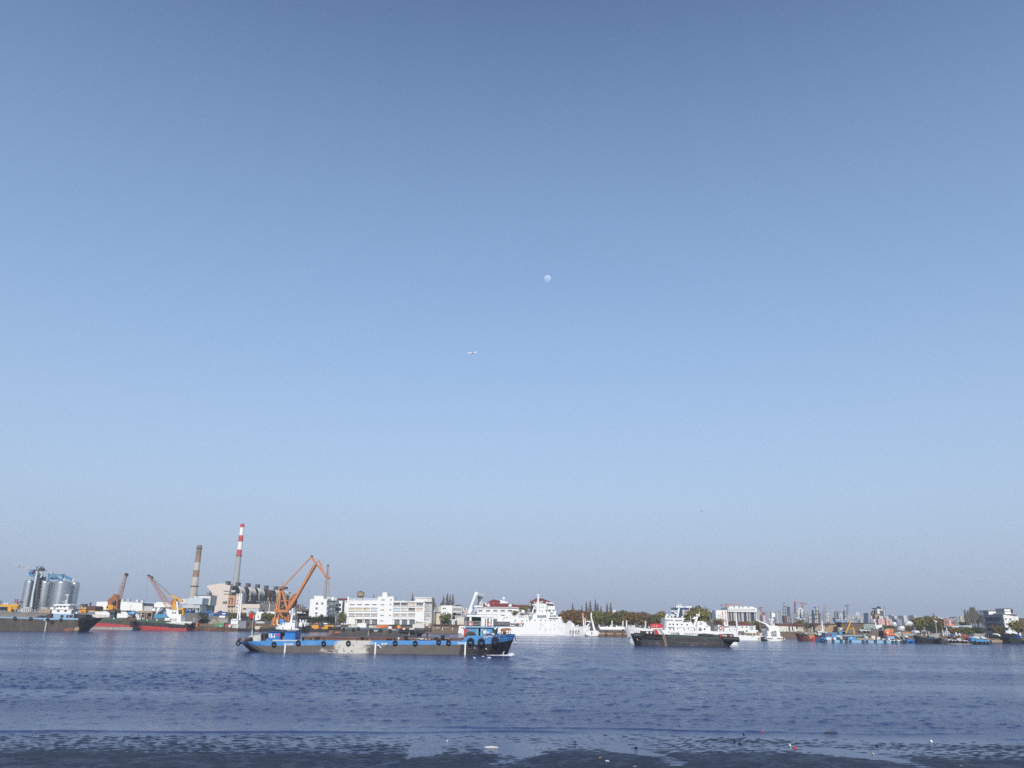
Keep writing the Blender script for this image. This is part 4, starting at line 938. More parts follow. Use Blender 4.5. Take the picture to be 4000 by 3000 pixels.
    t = T('hopper','white angular hopper standing on the green deck of the vessels','hopper',P(1050,1345,D+3)); t.p('panel','offwhite',MB().pr(D+3,2,[(1030,1250),(1060,1200),(1085,1345),(1045,1340)])); t.p('post','offwhite',MB().bx(D+3,.5,1105,1115,1170,1340))
    for (u,v,r),nm in zip(((1245,1350,.45),(1150,1310,.4),(525,1305,.4),(1455,1340,.45)),('middle of the green deck','foot of the tan loading bay','dark crane post','dark gear by the white gantry')):
        solo('deck_bollard','small white drum on deck by the '+nm,'drum','ship_white',MB().sph(P(u,v,D+3),r,sz=1.2))
build_left_quay()

# ================================================================== chimneys, power station, quay in front of it
def chimney(name,label,D,top,bot,wt,wb,bands,ribs=()):
    """tapered stack from pixel top to pixel bottom; bands: [(share from the top, material)] each a part"""
    (ut,vt),(ub,vb) = top,bot
    t = T(name,label,'chimney',P(ub,vb,D)); zt,zb = Z(ut,vt,D),3.2
    x = (X(ut,vt,D)+X(ub,vb,D))/2; k = mpp(D); L = zt-Z(ub,vb,D); z0 = zt
    def rad(z): return (wt+(wb-wt)*min(1.2,(zt-z)/L))*k/2
    for i,(f,m) in enumerate(bands):
        z1 = zt-L*f if i < len(bands)-1 else zb
        b = MB(); b.lathe((x,D),[(rad(z1),z1),(rad(z0),z0)],26); t.p('band' if i else 'crown',m,b); z0 = z1
    for f in ribs:
        z = zt-L*f; b = MB(); b.lathe((x,D),[(rad(z)*1.0,z-.5),(rad(z)*1.12+.4,z-.3),(rad(z)*1.12+.4,z+.5),(rad(z),z+.5)],26); t.p('gallery','dark_concrete',b)
    b = MB(); b.lathe((x,D),[(rad(zt)*.8,zt+.02),(rad(zt)*.8,zt+.04)],20); t.p('flue','opening',b)
    return t
view(700,2020,3.606)
chimney('chimney','tall smoke stack with red and white top bands above a pale grey shaft',900,(890,95),(797,945),52,78,[(.062,'signal_red'),(.195,'white'),(.302,'signal_red'),(.434,'white'),(.53,'signal_red'),(1,'chimney_grey')],(.535,))
chimney('chimney','shorter weathered smoke stack with brown and off-white bands',780,(292,396),(192,1130),60,92,[(.06,'chimney_brown'),(.20,'chimney_brown'),(.335,'chimney_rust'),(.485,'chimney_pale'),(.615,'chimney_rust'),(.79,'chimney_pale'),(1,'chimney_pale')],(.06,.79))

def build_power_station():
    view(860,2250,7.373); D0,D1 = 780,985
    t = T('power_station','pink power station with a long dark boiler house and shiny curved ducts','building',P(0,1050,D0))
    def Df(u): return D0*(2000-(860+320/7.373))/(2000-(860+u/7.373))
    front = t.p('front_wall','pink_render',MB().pr(D0,24,[(-398,290),(-330,265),(-100,235),(-60,215),(150,215),(160,255),(300,268),(240,600),(190,1075),(-170,1075),(-230,500)]))
    # boiler house: the long wall runs away from us
    zt = Z(300,262,D0); xw = X(330,500,D0)
    xs = [X(320,500,D0),X(1990,560,D1)]
    bh = t.p('boiler_house','dark_concrete',MB().foot([(xs[0],D0+1.5),(xs[1],D1),(xs[1]-22,D1),(xs[0]-22,D0+1.5)],3.2,zt-2))
    t.p('roof_slab','dark_steel',MB().foot([(xs[0]+1.5,D0+1),(xs[1]+1.5,D1+1),(xs[1]-23,D1+1),(xs[0]-20,D0+1)],zt-2,zt-.6))
    for u,v in ((195,200),(485,235),(775,258),(1050,290),(1300,322),(1580,350)):
        d = Df(max(300,u))+6; k = mpp(d)
        q = P(u,v,d); h = t.p('roof_vent','dark_steel',MB().box(q[0]-38*k,q[0]+38*k,d,d+7,zt-1,q[2]+40*k)); t.p('vent_cap','dark_concrete',MB().box(q[0]-44*k,q[0]+44*k,d-.5,d+7.5,q[2]+38*k,q[2]+46*k),h)
    # curved insulated ducts, one bank per boiler
    for bank,(u0,n,rusty) in enumerate(((545,4,0),(830,5,0),(1090,5,0),(1350,4,1),(1600,4,0),(1860,4,0))):
        for k in range(n):
            u = u0+k*(40-bank*2); sc = 1-.085*bank; top = 302+27*bank+k*8; pts = []
            for j in range(9):
                f = j/8; uu = u-8*sc+(58*sc)*math.sin(f*2.2)**1.0; pts.append(P(uu,top+235*sc*f**1.15,Df(uu)-7-5*math.sin(f*2.6)))
            t.p('duct','offwhite' if not rusty else 'rust',MB().path(pts,.55 if k else .9,7))
        for q in (35,120):
            uu = u0+q; d = Df(uu)-9; t.p('cyclone','offwhite' if not rusty else 'rust',MB().sph(P(uu,520+16*bank,d),1.15,sz=1.5)); t.p('cyclone_leg','tan' if not rusty else 'salmon',MB().wtube(P(uu,575+14*bank,d),P(uu-12,700+10*bank,d),1.0,.8,8))
            t.p('dark_bay','opening',MB().bx(Df(uu-40)-2,.5,uu-60,uu-20,540+10*bank,690+8*bank))
    t.p('duct_bridge','pale_steel',MB().tb(D0-2,330,450,440,440,1.2)); 
    for u,v,w in ((1230,750,110),(1375,756,115),(1490,762,90),(850,715,70),(1090,735,80)): t.p('header_pipe','offwhite',MB().tb(Df(u)-6,u-w/2,v,u+w/2,v+3,.75))
    t.p('gallery_roof','dark_steel',MB().pr(Df(1100)-14,12,[(660,760),(1620,790),(1600,830),(640,800)]))
    t.p('mid_beam','concrete',MB().bx(D0-3,2,612,670,540,800))
    # stair tower, salmon turbine stair, annexes
    st = t.p('stair_tower','pink_render',MB().pr(D0-8,12,[(470,515),(632,515),(600,800),(600,1060),(410,1060)]))
    for u,v in ((533,555),(515,702),(502,790),(490,910),(478,998)): t.inst('window',win_mesh(56*mpp(D0),16*mpp(D0),'pink_render','window',1),P(u,v,D0-8.05),st)
    sb = t.p('salmon_bay','salmon',MB().pr(D0-6,9,[(245,560),(455,555),(410,850),(205,850)])); t.p('deep_window','roof_brown',MB().pr(D0-6.2,.3,[(268,638),(370,638),(350,800),(248,800)]),sb); t.p('window_post','cream',MB().pr(D0-6.5,.4,[(302,665),(325,672),(318,800),(290,800)]),sb); t.p('ledge','salmon',MB().bx(D0-7,2,205,415,846,862),sb)
    lo = t.p('lower_bay','cream',MB().bx(D0-5,8,208,412,862,1060))
    for u,v in ((262,905),(345,905),(252,998),(340,998)): t.inst('window',win_mesh(34*mpp(D0),44*mpp(D0),'cream','window',0),P(u,v,D0-5.05),lo)
    for v in (436,520): t.p('strip_window','recess',MB().pr(D0-.1,.2,[(110,v-12),(280,v-8),(280,v+16),(105,v+16)]))
    t.p('strip_window','recess',MB().pr(D0-.1,.2,[(-400,480),(-270,480),(-270,520),(-410,520)])); t.p('strip_window','recess',MB().pr(D0-.1,.2,[(-410,590),(-280,590),(-285,620),(-412,620)])); t.p('big_window','recess',MB().pr(D0-.1,.2,[(78,728),(205,728),(198,805),(70,805)]))
    t.p('annex','pink_render',MB().pr(D0-12,10,[(600,805),(1142,812),(1136,938),(655,930),(600,1060)])); t.p('annex_shadow_line','roof_brown',MB().bx(D0-12.4,.5,660,1125,925,942)); t.p('lower_wall','pink_render',MB().bx(D0-11,9,600,760,940,1060)); t.p('opening','opening',MB().bx(D0-11.1,.1,660,748,936,960))
    t.p('boiler_base','dark_concrete',MB().bx(D0+6,16,1130,1660,800,1060)); t.p('column','offwhite',[MB().bx(D0+5.4,.6,u,u+22,790,1020) for u in (1195,1405)])
    # white low sheds and the pale blue hall in front
    D = 700
    w = T('shed','white low shed with a small grey window beside the pink power station','building',P(900,1150,D)); w.p('wall','pale_blue',MB().bx(D,10,752,1105,945,1160)); w.p('loading_door','grey',MB().bx(D-.1,.2,850,935,1000,1045)); w.p('roof','white',MB().bx(D-.4,11,745,1112,936,948))
    w = T('shed','bright white low house with one dark window behind the red flag','building',P(1100,1250,D-30)); w.p('wall','white',MB().pr(D-30,10,[(1020,1030),(1255,1030),(1255,1065),(1190,1090),(1160,1250),(1000,1290),(1000,1150)])); w.inst('window',win_mesh(20*mpp(670),55*mpp(670),'white','window',0),P(1102,1170,669.9))
    w = T('shed','white shed strip with orange fittings behind the big orange crane','building',P(1420,1090,D)); w.p('wall','white',MB().bx(D,8,1290,1570,1025,1090))
build_power_station()

def build_blue_hall():
    view(700,2020,3.606); D = 640
    t = T('boiler_hall','pale blue and grey stepped factory hall beneath the brown banded chimney','building',P(220,1330,D))
    t.p('tower_block','pale_blue',MB().bx(D,14,112,325,1138,1230)); t.p('upper_block','offwhite',MB().bx(D+14,14,205,440,1105,1240)); t.p('roof_edge','dark_steel',MB().bx(D+13.6,15,205,440,1098,1106))
    t.p('shaded_wall','pale_steel',MB().foot([(X(322,1230,D),D),(X(445,1230,D+34),D+34),(X(430,1230,D+34),D+35),(X(300,1230,D),D+2)],3.2,Z(322,1142,D)))
    for i,u in enumerate((345,375,405)): t.p('wall_panel','grey',MB().foot([(X(u,1230,D+6+8*i),D+6+8*i-.3),(X(u+18,1230,D+11+8*i),D+11+8*i-.3),(X(u+17,1230,D+11+8*i),D+11+8*i),(X(u-1,1230,D+6+8*i),D+6+8*i)],3.5,Z(u,1165,D+6)))
    t.p('end_wall','white',MB().bx(D+30,3,425,462,1130,1345)); t.p('deep_bay','grey',MB().bx(D+32,3,455,485,1160,1335))
    t.p('upper_gallery','pale_steel',MB().bx(D-1,6,45,292,1238,1282)); t.p('back_wall','grey',MB().bx(D+4,10,50,290,1280,1345)); t.p('side_block','offwhite',MB().bx(D+3,8,20,110,1150,1220)); 
    t.p('column','pale_blue',[MB().bx(D-.6,1.2,u,u+9,1270,1345) for u in (105,190,225,285)]); t.p('tank','pale_blue',[MB().wtube(P(u,1345,D+2),P(u,1290,D+2),1.3,1.3,12) for u in (155,250)])
    t = T('conveyor_cover','long thin blue sloping conveyor roof in front of the pale blue hall','conveyor',P(260,1380,600)); t.p('roof','blue',MB().pr(600,3,[(55,1372),(450,1322),(455,1338),(60,1392)])); t.p('beam','deep_blue',MB().pr(601,2,[(120,1370),(440,1340),(440,1348),(120,1385)]))
    view(700,2360,5.53); D = 560
    t = T('tipper_shed','dark blue trusses and awning in front of the pink power station','shed',P(850,260,D)); t.p('roof','deep_blue',MB().pr(D,5,[(670,215),(1045,205),(1045,250),(670,252)])); t.p('ridge','deep_blue',MB().pr(D+5,3,[(770,195),(880,140),(905,165),(1090,175),(1090,195)])); t.p('post','pale_blue',[MB().bx(D,.6,u,u+8,200,262) for u in (655,798,1000)])
    t.p('cabin','barge_blue',MB().bx(D-2,4,668,742,198,246)); t.p('skylight','white',MB().bx(D-.3,1,925,1000,195,220)); t.p('truck_body','white',MB().bx(D-1,3,862,990,250,292))
build_blue_hall()

def build_mid_quay():
    view(700,2360,5.53); D = 470
    rb = T('rubble_bank','pale broken concrete slabs sloping down the bank left of centre','rubble',P(850,420,D))
    rb.p('slab','tan',MB().pr(D,4,[(690,345),(760,300),(800,330),(860,400),(690,400)])); rb.p('slab','concrete',MB().pr(D+.5,4,[(780,320),(1050,305),(1050,400),(880,400)])); rb.p('slab','concrete',MB().pr(D-1,3,[(635,400),(690,370),(760,400),(660,480),(630,470)])); rb.p('slab','tan',MB().pr(D-.6,3,[(640,385),(830,395),(980,400),(1000,440),(640,450)]))
    rb.p('crack','brown_wall',MB().pr(D-.2,.3,[(760,300),(780,300),(870,395),(850,398)]))
    q = T('brown_quay','rust brown barge shaped quay edge under the orange and green containers','quay',(X(560,570,DW(560,572)),DW(560,572),0)); Dq = DW(700,575)
    q.p('face','hull_brown',MB().pr(Dq,8,[(165,600),(165,505),(400,480),(760,500),(1150,525),(1280,530),(1280,600)])); q.p('face','rust',MB().pr(Dq-.2,1,[(180,540),(720,520),(1250,545),(1250,600),(170,600)]))
    def box_thing(nm,lab,cat,mat,u0,u1,v0,v1,d=Dq+1,dep=3,ribs=6):
        t = T(nm,lab,cat,P((u0+u1)/2,v1,d)); t.p('body',mat,MB().bx(d,dep,u0,u1,v0,v1))
        t.p('rib',mat,[MB().bx(d-.1,.1,u0+(u1-u0)*(k+.35)/ribs,u0+(u1-u0)*(k+.65)/ribs,v0+3,v1-3) for k in range(ribs)]) if ribs else None
        return t
    t = box_thing('container','small orange tank container with a pale plate at the quay edge','container','life_orange',262,395,402,488); t.p('plate','offwhite',MB().bx(Dq+.85,.1,310,355,440,470)); t.p('mast','pale_steel',MB().bx(Dq+2,.2,316,324,300,402))
    t = box_thing('container','green shipping container lying on the brown quay','container','green',780,965,408,495); t.p('end_post','dark_steel',MB().bx(Dq+.8,.4,962,976,402,498)); t.p('sack','offwhite',MB().sph(P(895,480,Dq+.5),.42,sz=1.5))
    for (u,v,r,m),nm in zip(((1012,472,1.0,'signal_red'),(1095,480,1.05,'offwhite'),(1080,450,.7,'signal_red')),('large red and white drum buoy standing right of the green container','round cream buoy lying left of the white cabin','small red buoy half behind the cream buoy')):
        t = T('buoy',nm,'buoy',P(u,v+35,Dq+1),'buoys on the brown quay'); t.p('shell',m,MB().sph(P(u,v,Dq+3),r,sz=1.0)); t.p('band','offwhite',MB().lathe((X(u,v,Dq+3),Dq+3),[(r*.8,Z(u,v+28,Dq+3)),(r*.99,Z(u,v+16,Dq+3))],14))
    t = T('floating_crane','white cabin pontoon crane with a narrow white A-shaped mast','crane',P(1200,520,Dq+1)); d = Dq+1
    t.p('cabin','ship_white',MB().pr(d,5,[(1118,345),(1275,345),(1268,438),(1112,438)])); t.p('cabin','tarp_white',MB().bx(d+.5,4,1148,1250,445,515)); t.p('leg','ship_white',[MB().bx(d,.5,1240,1250,440,575),MB().bx(d,.5,1258,1278,440,515)]); t.p('roof','ship_white',MB().bx(d-.4,6,1130,1250,318,345))
    view(700,2020,3.606)
    t.p('mast_leg','ship_white',[MB().bar(d+2,820,1440,858,1080,.55),MB().bar(d+2,850,1450,885,1070,.55),MB().bar(d+2,862,1450,838,1310,.5)]); t.p('mast_brace','ship_white',[MB().bar(d+2,835,1300,868,1250,.3),MB().bar(d+2,840,1230,876,1170,.3)])
    view(700,2360,5.53)
    solo('grey_hopper','blue grey metal box hopper beside the white floating crane','hopper','grey',MB().pr(Dq+.5,5,[(1290,370),(1450,365),(1440,520),(1300,522),(1280,440)]))
    solo('work_barge','low dark work barge under the grey hopper','barge','hull_black',MB().pr(Dq-.5,7,[(1285,600),(1285,535),(1600,520),(1620,600)]))
    solo('work_barge','second dark work barge left of the white tugboat','barge','black',MB().pr(Dq-.8,7,[(1760,600),(1755,545),(1920,515),(2060,530),(2060,600)]))
    solo('quay_shed','brown low shed and timber stack right of the grey hopper','shed','brown_wall',MB().bx(Dq+6,5,1455,1590,395,470).bx(Dq+3,3,1470,1580,475,520))
    solo('quay_wall','brown stone quay stretch behind the cream tank','wall','brown_wall',MB().pr(Dq+8,4,[(1590,420),(1990,440),(2060,480),(2060,560),(1590,570)]))
    t = T('cream_tank','cream coloured square tank standing on the quay by the flag pole','tank',P(1690,545,Dq)); t.p('body','cream',MB().pr(Dq,4,[(1628,490),(1640,475),(1735,475),(1748,490),(1738,530),(1700,548),(1640,545)])); t.p('base','rust',MB().bx(Dq+.2,3.4,1635,1740,545,575))
    solo('parked_car','grey low car shape parked behind the cream tank','car','pale_steel',MB().pr(Dq+10,3,[(1640,395),(1680,370),(1780,372),(1840,395),(1840,415),(1640,415)]))
    # trees along this quay
    for i,(u,v1,v0,w,m,nm) in enumerate(((480,460,195,330,'leaf_dark','broad dark green tree left of the rubble bank'),(560,480,330,160,'leaf_green','low green bush at the foot of the broad dark tree'),(330,430,240,180,'leaf_dark','dark bushy tree right behind the white crane vessel'),
        (1150,345,178,210,'leaf_olive','wide olive tree in front of the stair tower of the power station'),(1390,345,180,110,'leaf_mixed','small brownish tree between the crane mast and the red flag'),(1560,380,180,180,'leaf_olive','round tree directly behind the red flag'),
        (1825,400,192,170,'leaf_green','round dark green tree left of the big orange crane'),(1950,405,195,190,'leaf_olive','olive tree touching the left leg of the orange crane'))):
        d = 500+i*3; k = mpp(d); crown_tree('tree',nm,P(u,v1,d),w*k,(v1-v0)*k,m,None,.12,20+i,520)
build_mid_quay()

def build_orange_crane():
    view(1050,2140,4.88); D = DW(300,1610)+4
    t = T('dockside_crane','large orange level-luffing crane with a long box boom, tallest on the bank','crane',P(260,1560,D)); C = 'crane_orange'
    y = D; dp = 7.0
    t.p('tower_leg',C,[MB().wbar(P(a,b,y+q0),P(c,d,y+q1),w*.68) for a,b,c,d,w,q0,q1 in ((100,1420,215,770,.9,0,3),(170,1480,225,770,1.1,1,3),(380,1400,395,940,.7,6,6),(355,1180,245,770,1.3,0,3),(375,1400,370,1180,1.0,2,2),(170,1200,160,1010,.5,6,6))])
    t.p('tower_girder',C,[MB().bar(y,165,1205,375,1205,1.3),MB().bar(y+5,100,1180,360,1200,.7),MB().bar(y+3,150,1020,400,1000,.5),MB().bar(y,200,1230,275,1330,.8),MB().bar(y+5,200,1180,330,1060,.5),MB().bar(y+6,120,1030,170,1200,.4)])
    t.p('machine_house',C,MB().pr(y+1,6,[(75,1330),(165,1325),(150,1450),(40,1470),(60,1380)])); t.p('slew_column',C,MB().tb(y+4,320,1400,320,1260,1.0,n=14)); t.p('deck_house','old_orange',MB().bx(y+2,5,170,260,1330,1420))
    t.p('tower_head','old_orange',MB().bx(y+1,4,190,325,738,785)); t.p('sheave','dark_steel',MB().wtube(P(300,770,y),P(300,770,y+3),.9,.9,14)); t.p('antenna','mast_grey',MB().bx(y+2,.3,250,262,630,740))
    t.p('boom',C,MB().pr(y+1.2,3.2,[(352,1178),(375,1060),(520,880),(560,830),(700,575),(855,310),(895,285),(905,310),(880,350),(740,590),(600,830),(545,935),(430,1110),(380,1190)]))
    t.p('boom_stay',C,MB().bar(y+2,510,885,400,980,.5).bar(y+2,540,870,430,930,.5)); t.p('counterweight','roof_brown',MB().pr(y+2,4,[(400,1000),(430,930),(510,940),(500,1060),(430,1160),(390,1130)]))
    t.p('tie_bar',C,[MB().bar(y+1.4,265,750,810,175,.6),MB().bar(y+4.4,265,750,810,175,.4)]); t.p('peak','dark_steel',MB().bx(y+1.4,3,795,815,142,190))
    t.p('jib',C,MB().wbar(P(810,180,y+1.5),P(1095,550,y+1.5),.75).wbar(P(810,180,y+4),P(1095,550,y+4),.55)); t.p('jib_strut','crane_orange',[MB().bar(y+2.5,890,290,962,235,.45),MB().bar(y+2.5,962,235,1070,520,.4),MB().bar(y+2.5,820,185,962,235,.25),MB().bar(y+2.5,965,260,1000,420,.3)])
    t.p('jib_head',C,MB().pr(y+1.5,2.5,[(1050,530),(1090,515),(1105,550),(1150,560),(1150,585),(1110,590),(1060,550)]))
    t.p('float','hull_black',MB().bx(y-3,14,20,640,1525,1620)); t.p('ladder','dark_steel',MB().bx(y-.3,.2,440,448,1130,1400))
    solo('water_tank','bright blue tilted cylinder tank at the foot of the orange crane','tank','barge_blue',MB().wtube(P(225,1465,D-2),P(262,1365,D-2),4.6,4.6,18)) if False else solo('water_tank','bright blue cylinder tank at the foot of the orange crane','tank','barge_blue',cylv(MB(),D-4,205,300,1358,1470,18,[(1,0),(1,.9),(.9,1)]))
    # white tug in front
    Dt = DW(300,1612)-3
    t = T('tugboat','white tugboat with a raised wheelhouse at the foot of the orange crane','boat',(X(300,1600,Dt),Dt,0))
    hull(t,Dt,8,[(92,1500,1552,110,.25,.1),(120,1505,1555,125,.8,.6),(250,1520,1560,250,1,1),(480,1530,1562,480,1,1),(560,1540,1570,550,.8,.7)],'black','ship_white','grey',.3)
    h = t.p('deckhouse','ship_white',MB().pr(Dt+1,5,[(150,1545),(165,1500),(250,1480),(275,1425),(395,1425),(400,1385),(500,1385),(490,1550)])); 
    for u,v in ((455,1412),(478,1412),(300,1445)): t.inst('window',win_mesh(16*mpp(Dt),18*mpp(Dt),'ship_white','window',0),P(u,v,Dt+.95),h)
    t.p('mast','ship_white',MB().tb(Dt+3,428,1390,462,1150,.55,.4)); t.p('funnel','ship_white',MB().tb(Dt+2,160,1475,158,1360,.3)); t.p('drum','yellow',MB().sph(P(102,1470,Dt+2),.6)); t.p('engine_box','ship_white',MB().bx(Dt+1.5,3,170,225,1460,1482)); t.p('fender','black',[MB().bx(Dt-.3,.4,u,u+10,1505,1560) for u in (262,425)])
    for u,r,nm in ((402,1225,'left'),(485,1270,'right')): solo('floodlight','white floodlight globe on the '+nm+' of the white tug mast','lamp','ship_white',MB().sph(P(u,r,Dt+4),.55,sz=1.5))
    # dark pipe racks between crane and white building
    view(1050,2140,4.88); d = 520
    t = T('pipe_rack','dark open steel racks and stub chimneys behind the white tug mast','rack',P(640,1350,d)); t.p('frame_beam','dark_steel',[MB().bx(d,5,520,760,v,v+14) for v in (1190,1250,1310)]); t.p('frame_post','dark_steel',[MB().bx(d,.6,u,u+8,1180,1420) for u in (530,625,690,750)]); t.p('back_wall','dark_concrete',MB().bx(d+5,6,500,770,1160,1420)); t.p('stub_chimney','mast_grey',[MB().bx(d+20,2,u,u+15,1085,1170) for u in (580,625)]); t.p('pipe','pale_steel',[MB().tb(d-1,540,1238,640,1238,.8),MB().bx(d-1,1,660,700,1232,1252)])
    t = T('far_sheds','dull brown factory roofs behind the pipe racks','building',P(640,1200,900)); t.p('block','roof_brown',MB().bx(900,10,500,560,1080,1200)); t.p('block','haze_grey',MB().bx(905,10,660,770,1140,1200)); t.p('block','roof_brown',MB().bx(902,10,560,680,1125,1200))
    t = T('white_pipes','cluster of white goose-neck pipes on the quay right of the tug','pipes',P(640,1500,Dt+8)); d = Dt+8
    t.p('pipe','ship_white',[MB().path([P(600,1510,d),P(602,1375,d),P(590,1370,d)],.42),MB().path([P(625,1510,d),P(640,1400,d),P(655,1375,d),P(675,1440,d),P(690,1500,d)],.35),MB().path([P(705,1450,d),P(708,1380,d),P(720,1370,d)],.3)]); t.p('tank','ship_white',MB().sph(P(598,1470,d),.9,sz=1.6)); t.p('machine','tarp_white',MB().bx(d,3,660,770,1430,1450).bx(d,2,690,760,1460,1480)); t.p('skid','hull_black',MB().bx(d+1,4,560,780,1480,1530))
    # yellow machines on a dark pontoon
    Dy = DW(900,1600)+2
    solo('dark_pontoon','dark pontoon with hanging tyres carrying the yellow machines','pontoon','hull_black',MB().pr(Dy,8,[(640,1625),(660,1555),(840,1550),(1120,1545),(1150,1625)]))
    for nm,parts in (('yellow winch machine with an orange ring, left on the dark pontoon',((725,765,1505,1555),(790,950,1475,1530),(858,918,1480,1550),(925,948,1510,1540))),('longer yellow machine with a white roof, right on the dark pontoon',((1060,1230,1475,1510),(1010,1070,1515,1550),(1055,1125,1490,1560),(1120,1200,1478,1500)))):
        t = T('winch_machine',nm,'machine',P((parts[1][0]+parts[1][1])/2,1555,Dy+2),'yellow machines on the dark pontoon')
        for i,q in enumerate(parts): t.p('housing','yellow',MB().bx(Dy+1.5-.3*i,3,*q))
        if 'ring' in nm: t.p('ring','life_orange',MB().torus(P(905,1462,Dy+1.5),.75,.26)); t.p('motor','dark_steel',MB().sph(P(815,1540,Dy+.6),.7))
        else: t.p('roof','ship_white',MB().bx(Dy+1,3,1045,1112,1432,1456)); t.p('base','dark_steel',MB().bx(Dy+1.4,3,960,1010,1440,1560))
build_orange_crane()

# ================================================================== white harbour offices and what stands round them
def ball(b,u,v,D,rpx,**k): return b.sph(P(u,v,D),rpx*mpp(D),**k)
def build_white_block():
    view(1200,2290,7.9); D = 505
    # left office: bright gable end, long side running away to the right
    t = T('office_block','white office block with three small square windows and galleries down its shaded side','building',P(320,950,D))
    w = t.p('end_wall','tile_white',MB().pr(D,9,[(45,960),(95,395),(612,395),(580,960)])); t.p('stair_head','tile_white',MB().bx(D+.5,8,212,505,295,396)); t.p('pier','white',MB().bx(D-.4,.5,92,108,395,960)); t.p('pier','white',MB().pr(D-.3,.5,[(600,400),(612,400),(588,960),(574,960)]))
    for v,u in ((530,303),(680,290),(832,283)): t.inst('window',win_mesh(56*mpp(D),56*mpp(D),'white','window',1),P(u,v,D-.03),w)
    t.inst('window',win_mesh(60*mpp(D),60*mpp(D),'white','window_grey',1),P(465,528,D-.03),w)
    # receding side: slabs and glass bands
    xa,xb = X(606,600,D+.3),X(950,620,D+44)
    def side(name,mat,va,vb,off=0): t.p(name,mat,MB().foot([(xa+off,D+.3),(xb+off,D+44),(xb+off-.6,D+44),(xa+off-.6,D+.3)],Z(606,vb,D),Z(606,va,D)))
    side('side_wall','grey',440,950); side('roof_slab','pale_steel',395,440,.4)
    for va,vb in ((575,640),(750,790),(905,950)): side('gallery_slab','offwhite',va,vb,.9)
    for va,vb in ((470,575),(650,740),(790,900)): side('glazing','window',va,vb,.2)
    t.p('far_bay','tile_white',MB().bx(D+44,8,950,1075,450,840)); t.p('far_bay','white',MB().bx(D+46,8,1150,1240,440,840)); t.p('recess','deep_blue',MB().bx(D+50,2,1075,1160,470,800))
    for v in (575,712): t.inst('window',win_mesh(60*mpp(D+44),70*mpp(D+44),'white','window',0),P(1012,v,D+43.95))
    t.p('window','window',MB().bx(D+45.9,.1,1190,1230,465,495))
    for nm,u0,u1,v0,v1 in (('roof_tank',725,850,335,440),('roof_tank',870,905,360,440)):
        b = MB(); cylv(b,D+12,u0,u1,v0,v1,18,[(1,0),(1,.85),(.8,1)]); solo('roof_tank','large pale cylinder tank on the white office block roof' if u0 < 800 else 'narrow pale tank beside the large roof tank','tank','ship_white',b)
    t.p('plant_room','offwhite',MB().bx(D+10,4,580,712,330,395)); 
    solo('maroon_shed','long maroon roof strip between the two white harbour blocks','shed','roof_red',MB().bx(D+60,10,930,1240,375,435))
    # the big white block
    view(1180,2280,3.687); D = 500; k = mpp(D)
    t = T('harbour_office','big white four storey harbour building with a stepped stair tower and open bays','building',P(1200,585,D))
    t.p('left_wing','tile_white',MB().pr(D+.8,18,[(668,240),(1092,240),(1092,585),(640,585)])); t.p('left_end','tile_white',MB().pr(D+3,15,[(655,190),(682,190),(672,590),(636,575)]))
    t.p('stair_tower','tile_white',MB().pr(D-.5,16,[(1092,185),(1322,185),(1300,590),(1080,590)])); t.p('tower_head','tile_white',MB().bx(D+.2,10,1158,1226,126,186))
    t.p('right_wing','tile_white',MB().pr(D+.8,18,[(1316,250),(1765,250),(1755,590),(1300,590)]))
    t.p('penthouse','offwhite',MB().bx(D+6,12,1630,1868,202,262)); t.p('penthouse_roof','tile_white',MB().bx(D+5.5,13,1622,1872,198,206)); t.p('end_block','pale_steel',MB().pr(D+8,10,[(1766,255),(1866,255),(1862,610),(1756,610)])); t.p('side_column','concrete',MB().pr(D+9,8,[(1866,205),(1880,205),(1872,610),(1860,610)]))
    # floor lines (piers and beams stand proud of the recessed bays)
    lx = [668,768,880,985,1090]; rx = [1312,1418,1528,1640]
    def bay(u0,u1,v0,v1,mat,dep=.9):
        t.p('bay',mat,MB().bx(D+.62,.25,u0+6,u1-6,v0,v1)); t.p('bay_rim','tile_white',MB().bx(D+.1,.7,u0+2,u1-2,v0-8,v0-1).bx(D+.1,.7,u0+2,u1-2,v1+1,v1+8),kind='stuff')
    for i in range(4):
        u0,u1 = lx[i],lx[i+1]; t.inst('slot_window',win_mesh(62*k,13*k,'tile_white','recess',2),P((u0+u1)/2+4,300,D+.75)); bay(u0-4,u1-4,347,384,'cream' if i < 3 else 'pale_blue',1)
        bay(u0-6,u1-6,428,462,'recess')
        t.p('screen_slat','white',[MB().bx(D+.3,.25,u0+2+j*13,u0+7+j*13,426,464) for j in range(7)])
        t.p('pier','tile_white',MB().pr(D,.9,[(u0-4,330),(u0+5,330),(u0-3,585),(u0-12,585)]))
        if i: t.p('doorway','opening',MB().bx(D+.6,.25,u0+4,u1-12,512,585)); t.p('door_frame','white',MB().bx(D+.2,.5,u0+8,u0+20,520,585)); t.p('lintel','tile_white',MB().bx(D-.2,1,u0-10,u1-8,488,512)); t.p('door','brown_wall' if i == 1 else 'window_grey',MB().bx(D+.45,.2,u0+24,u1-22,528,585))
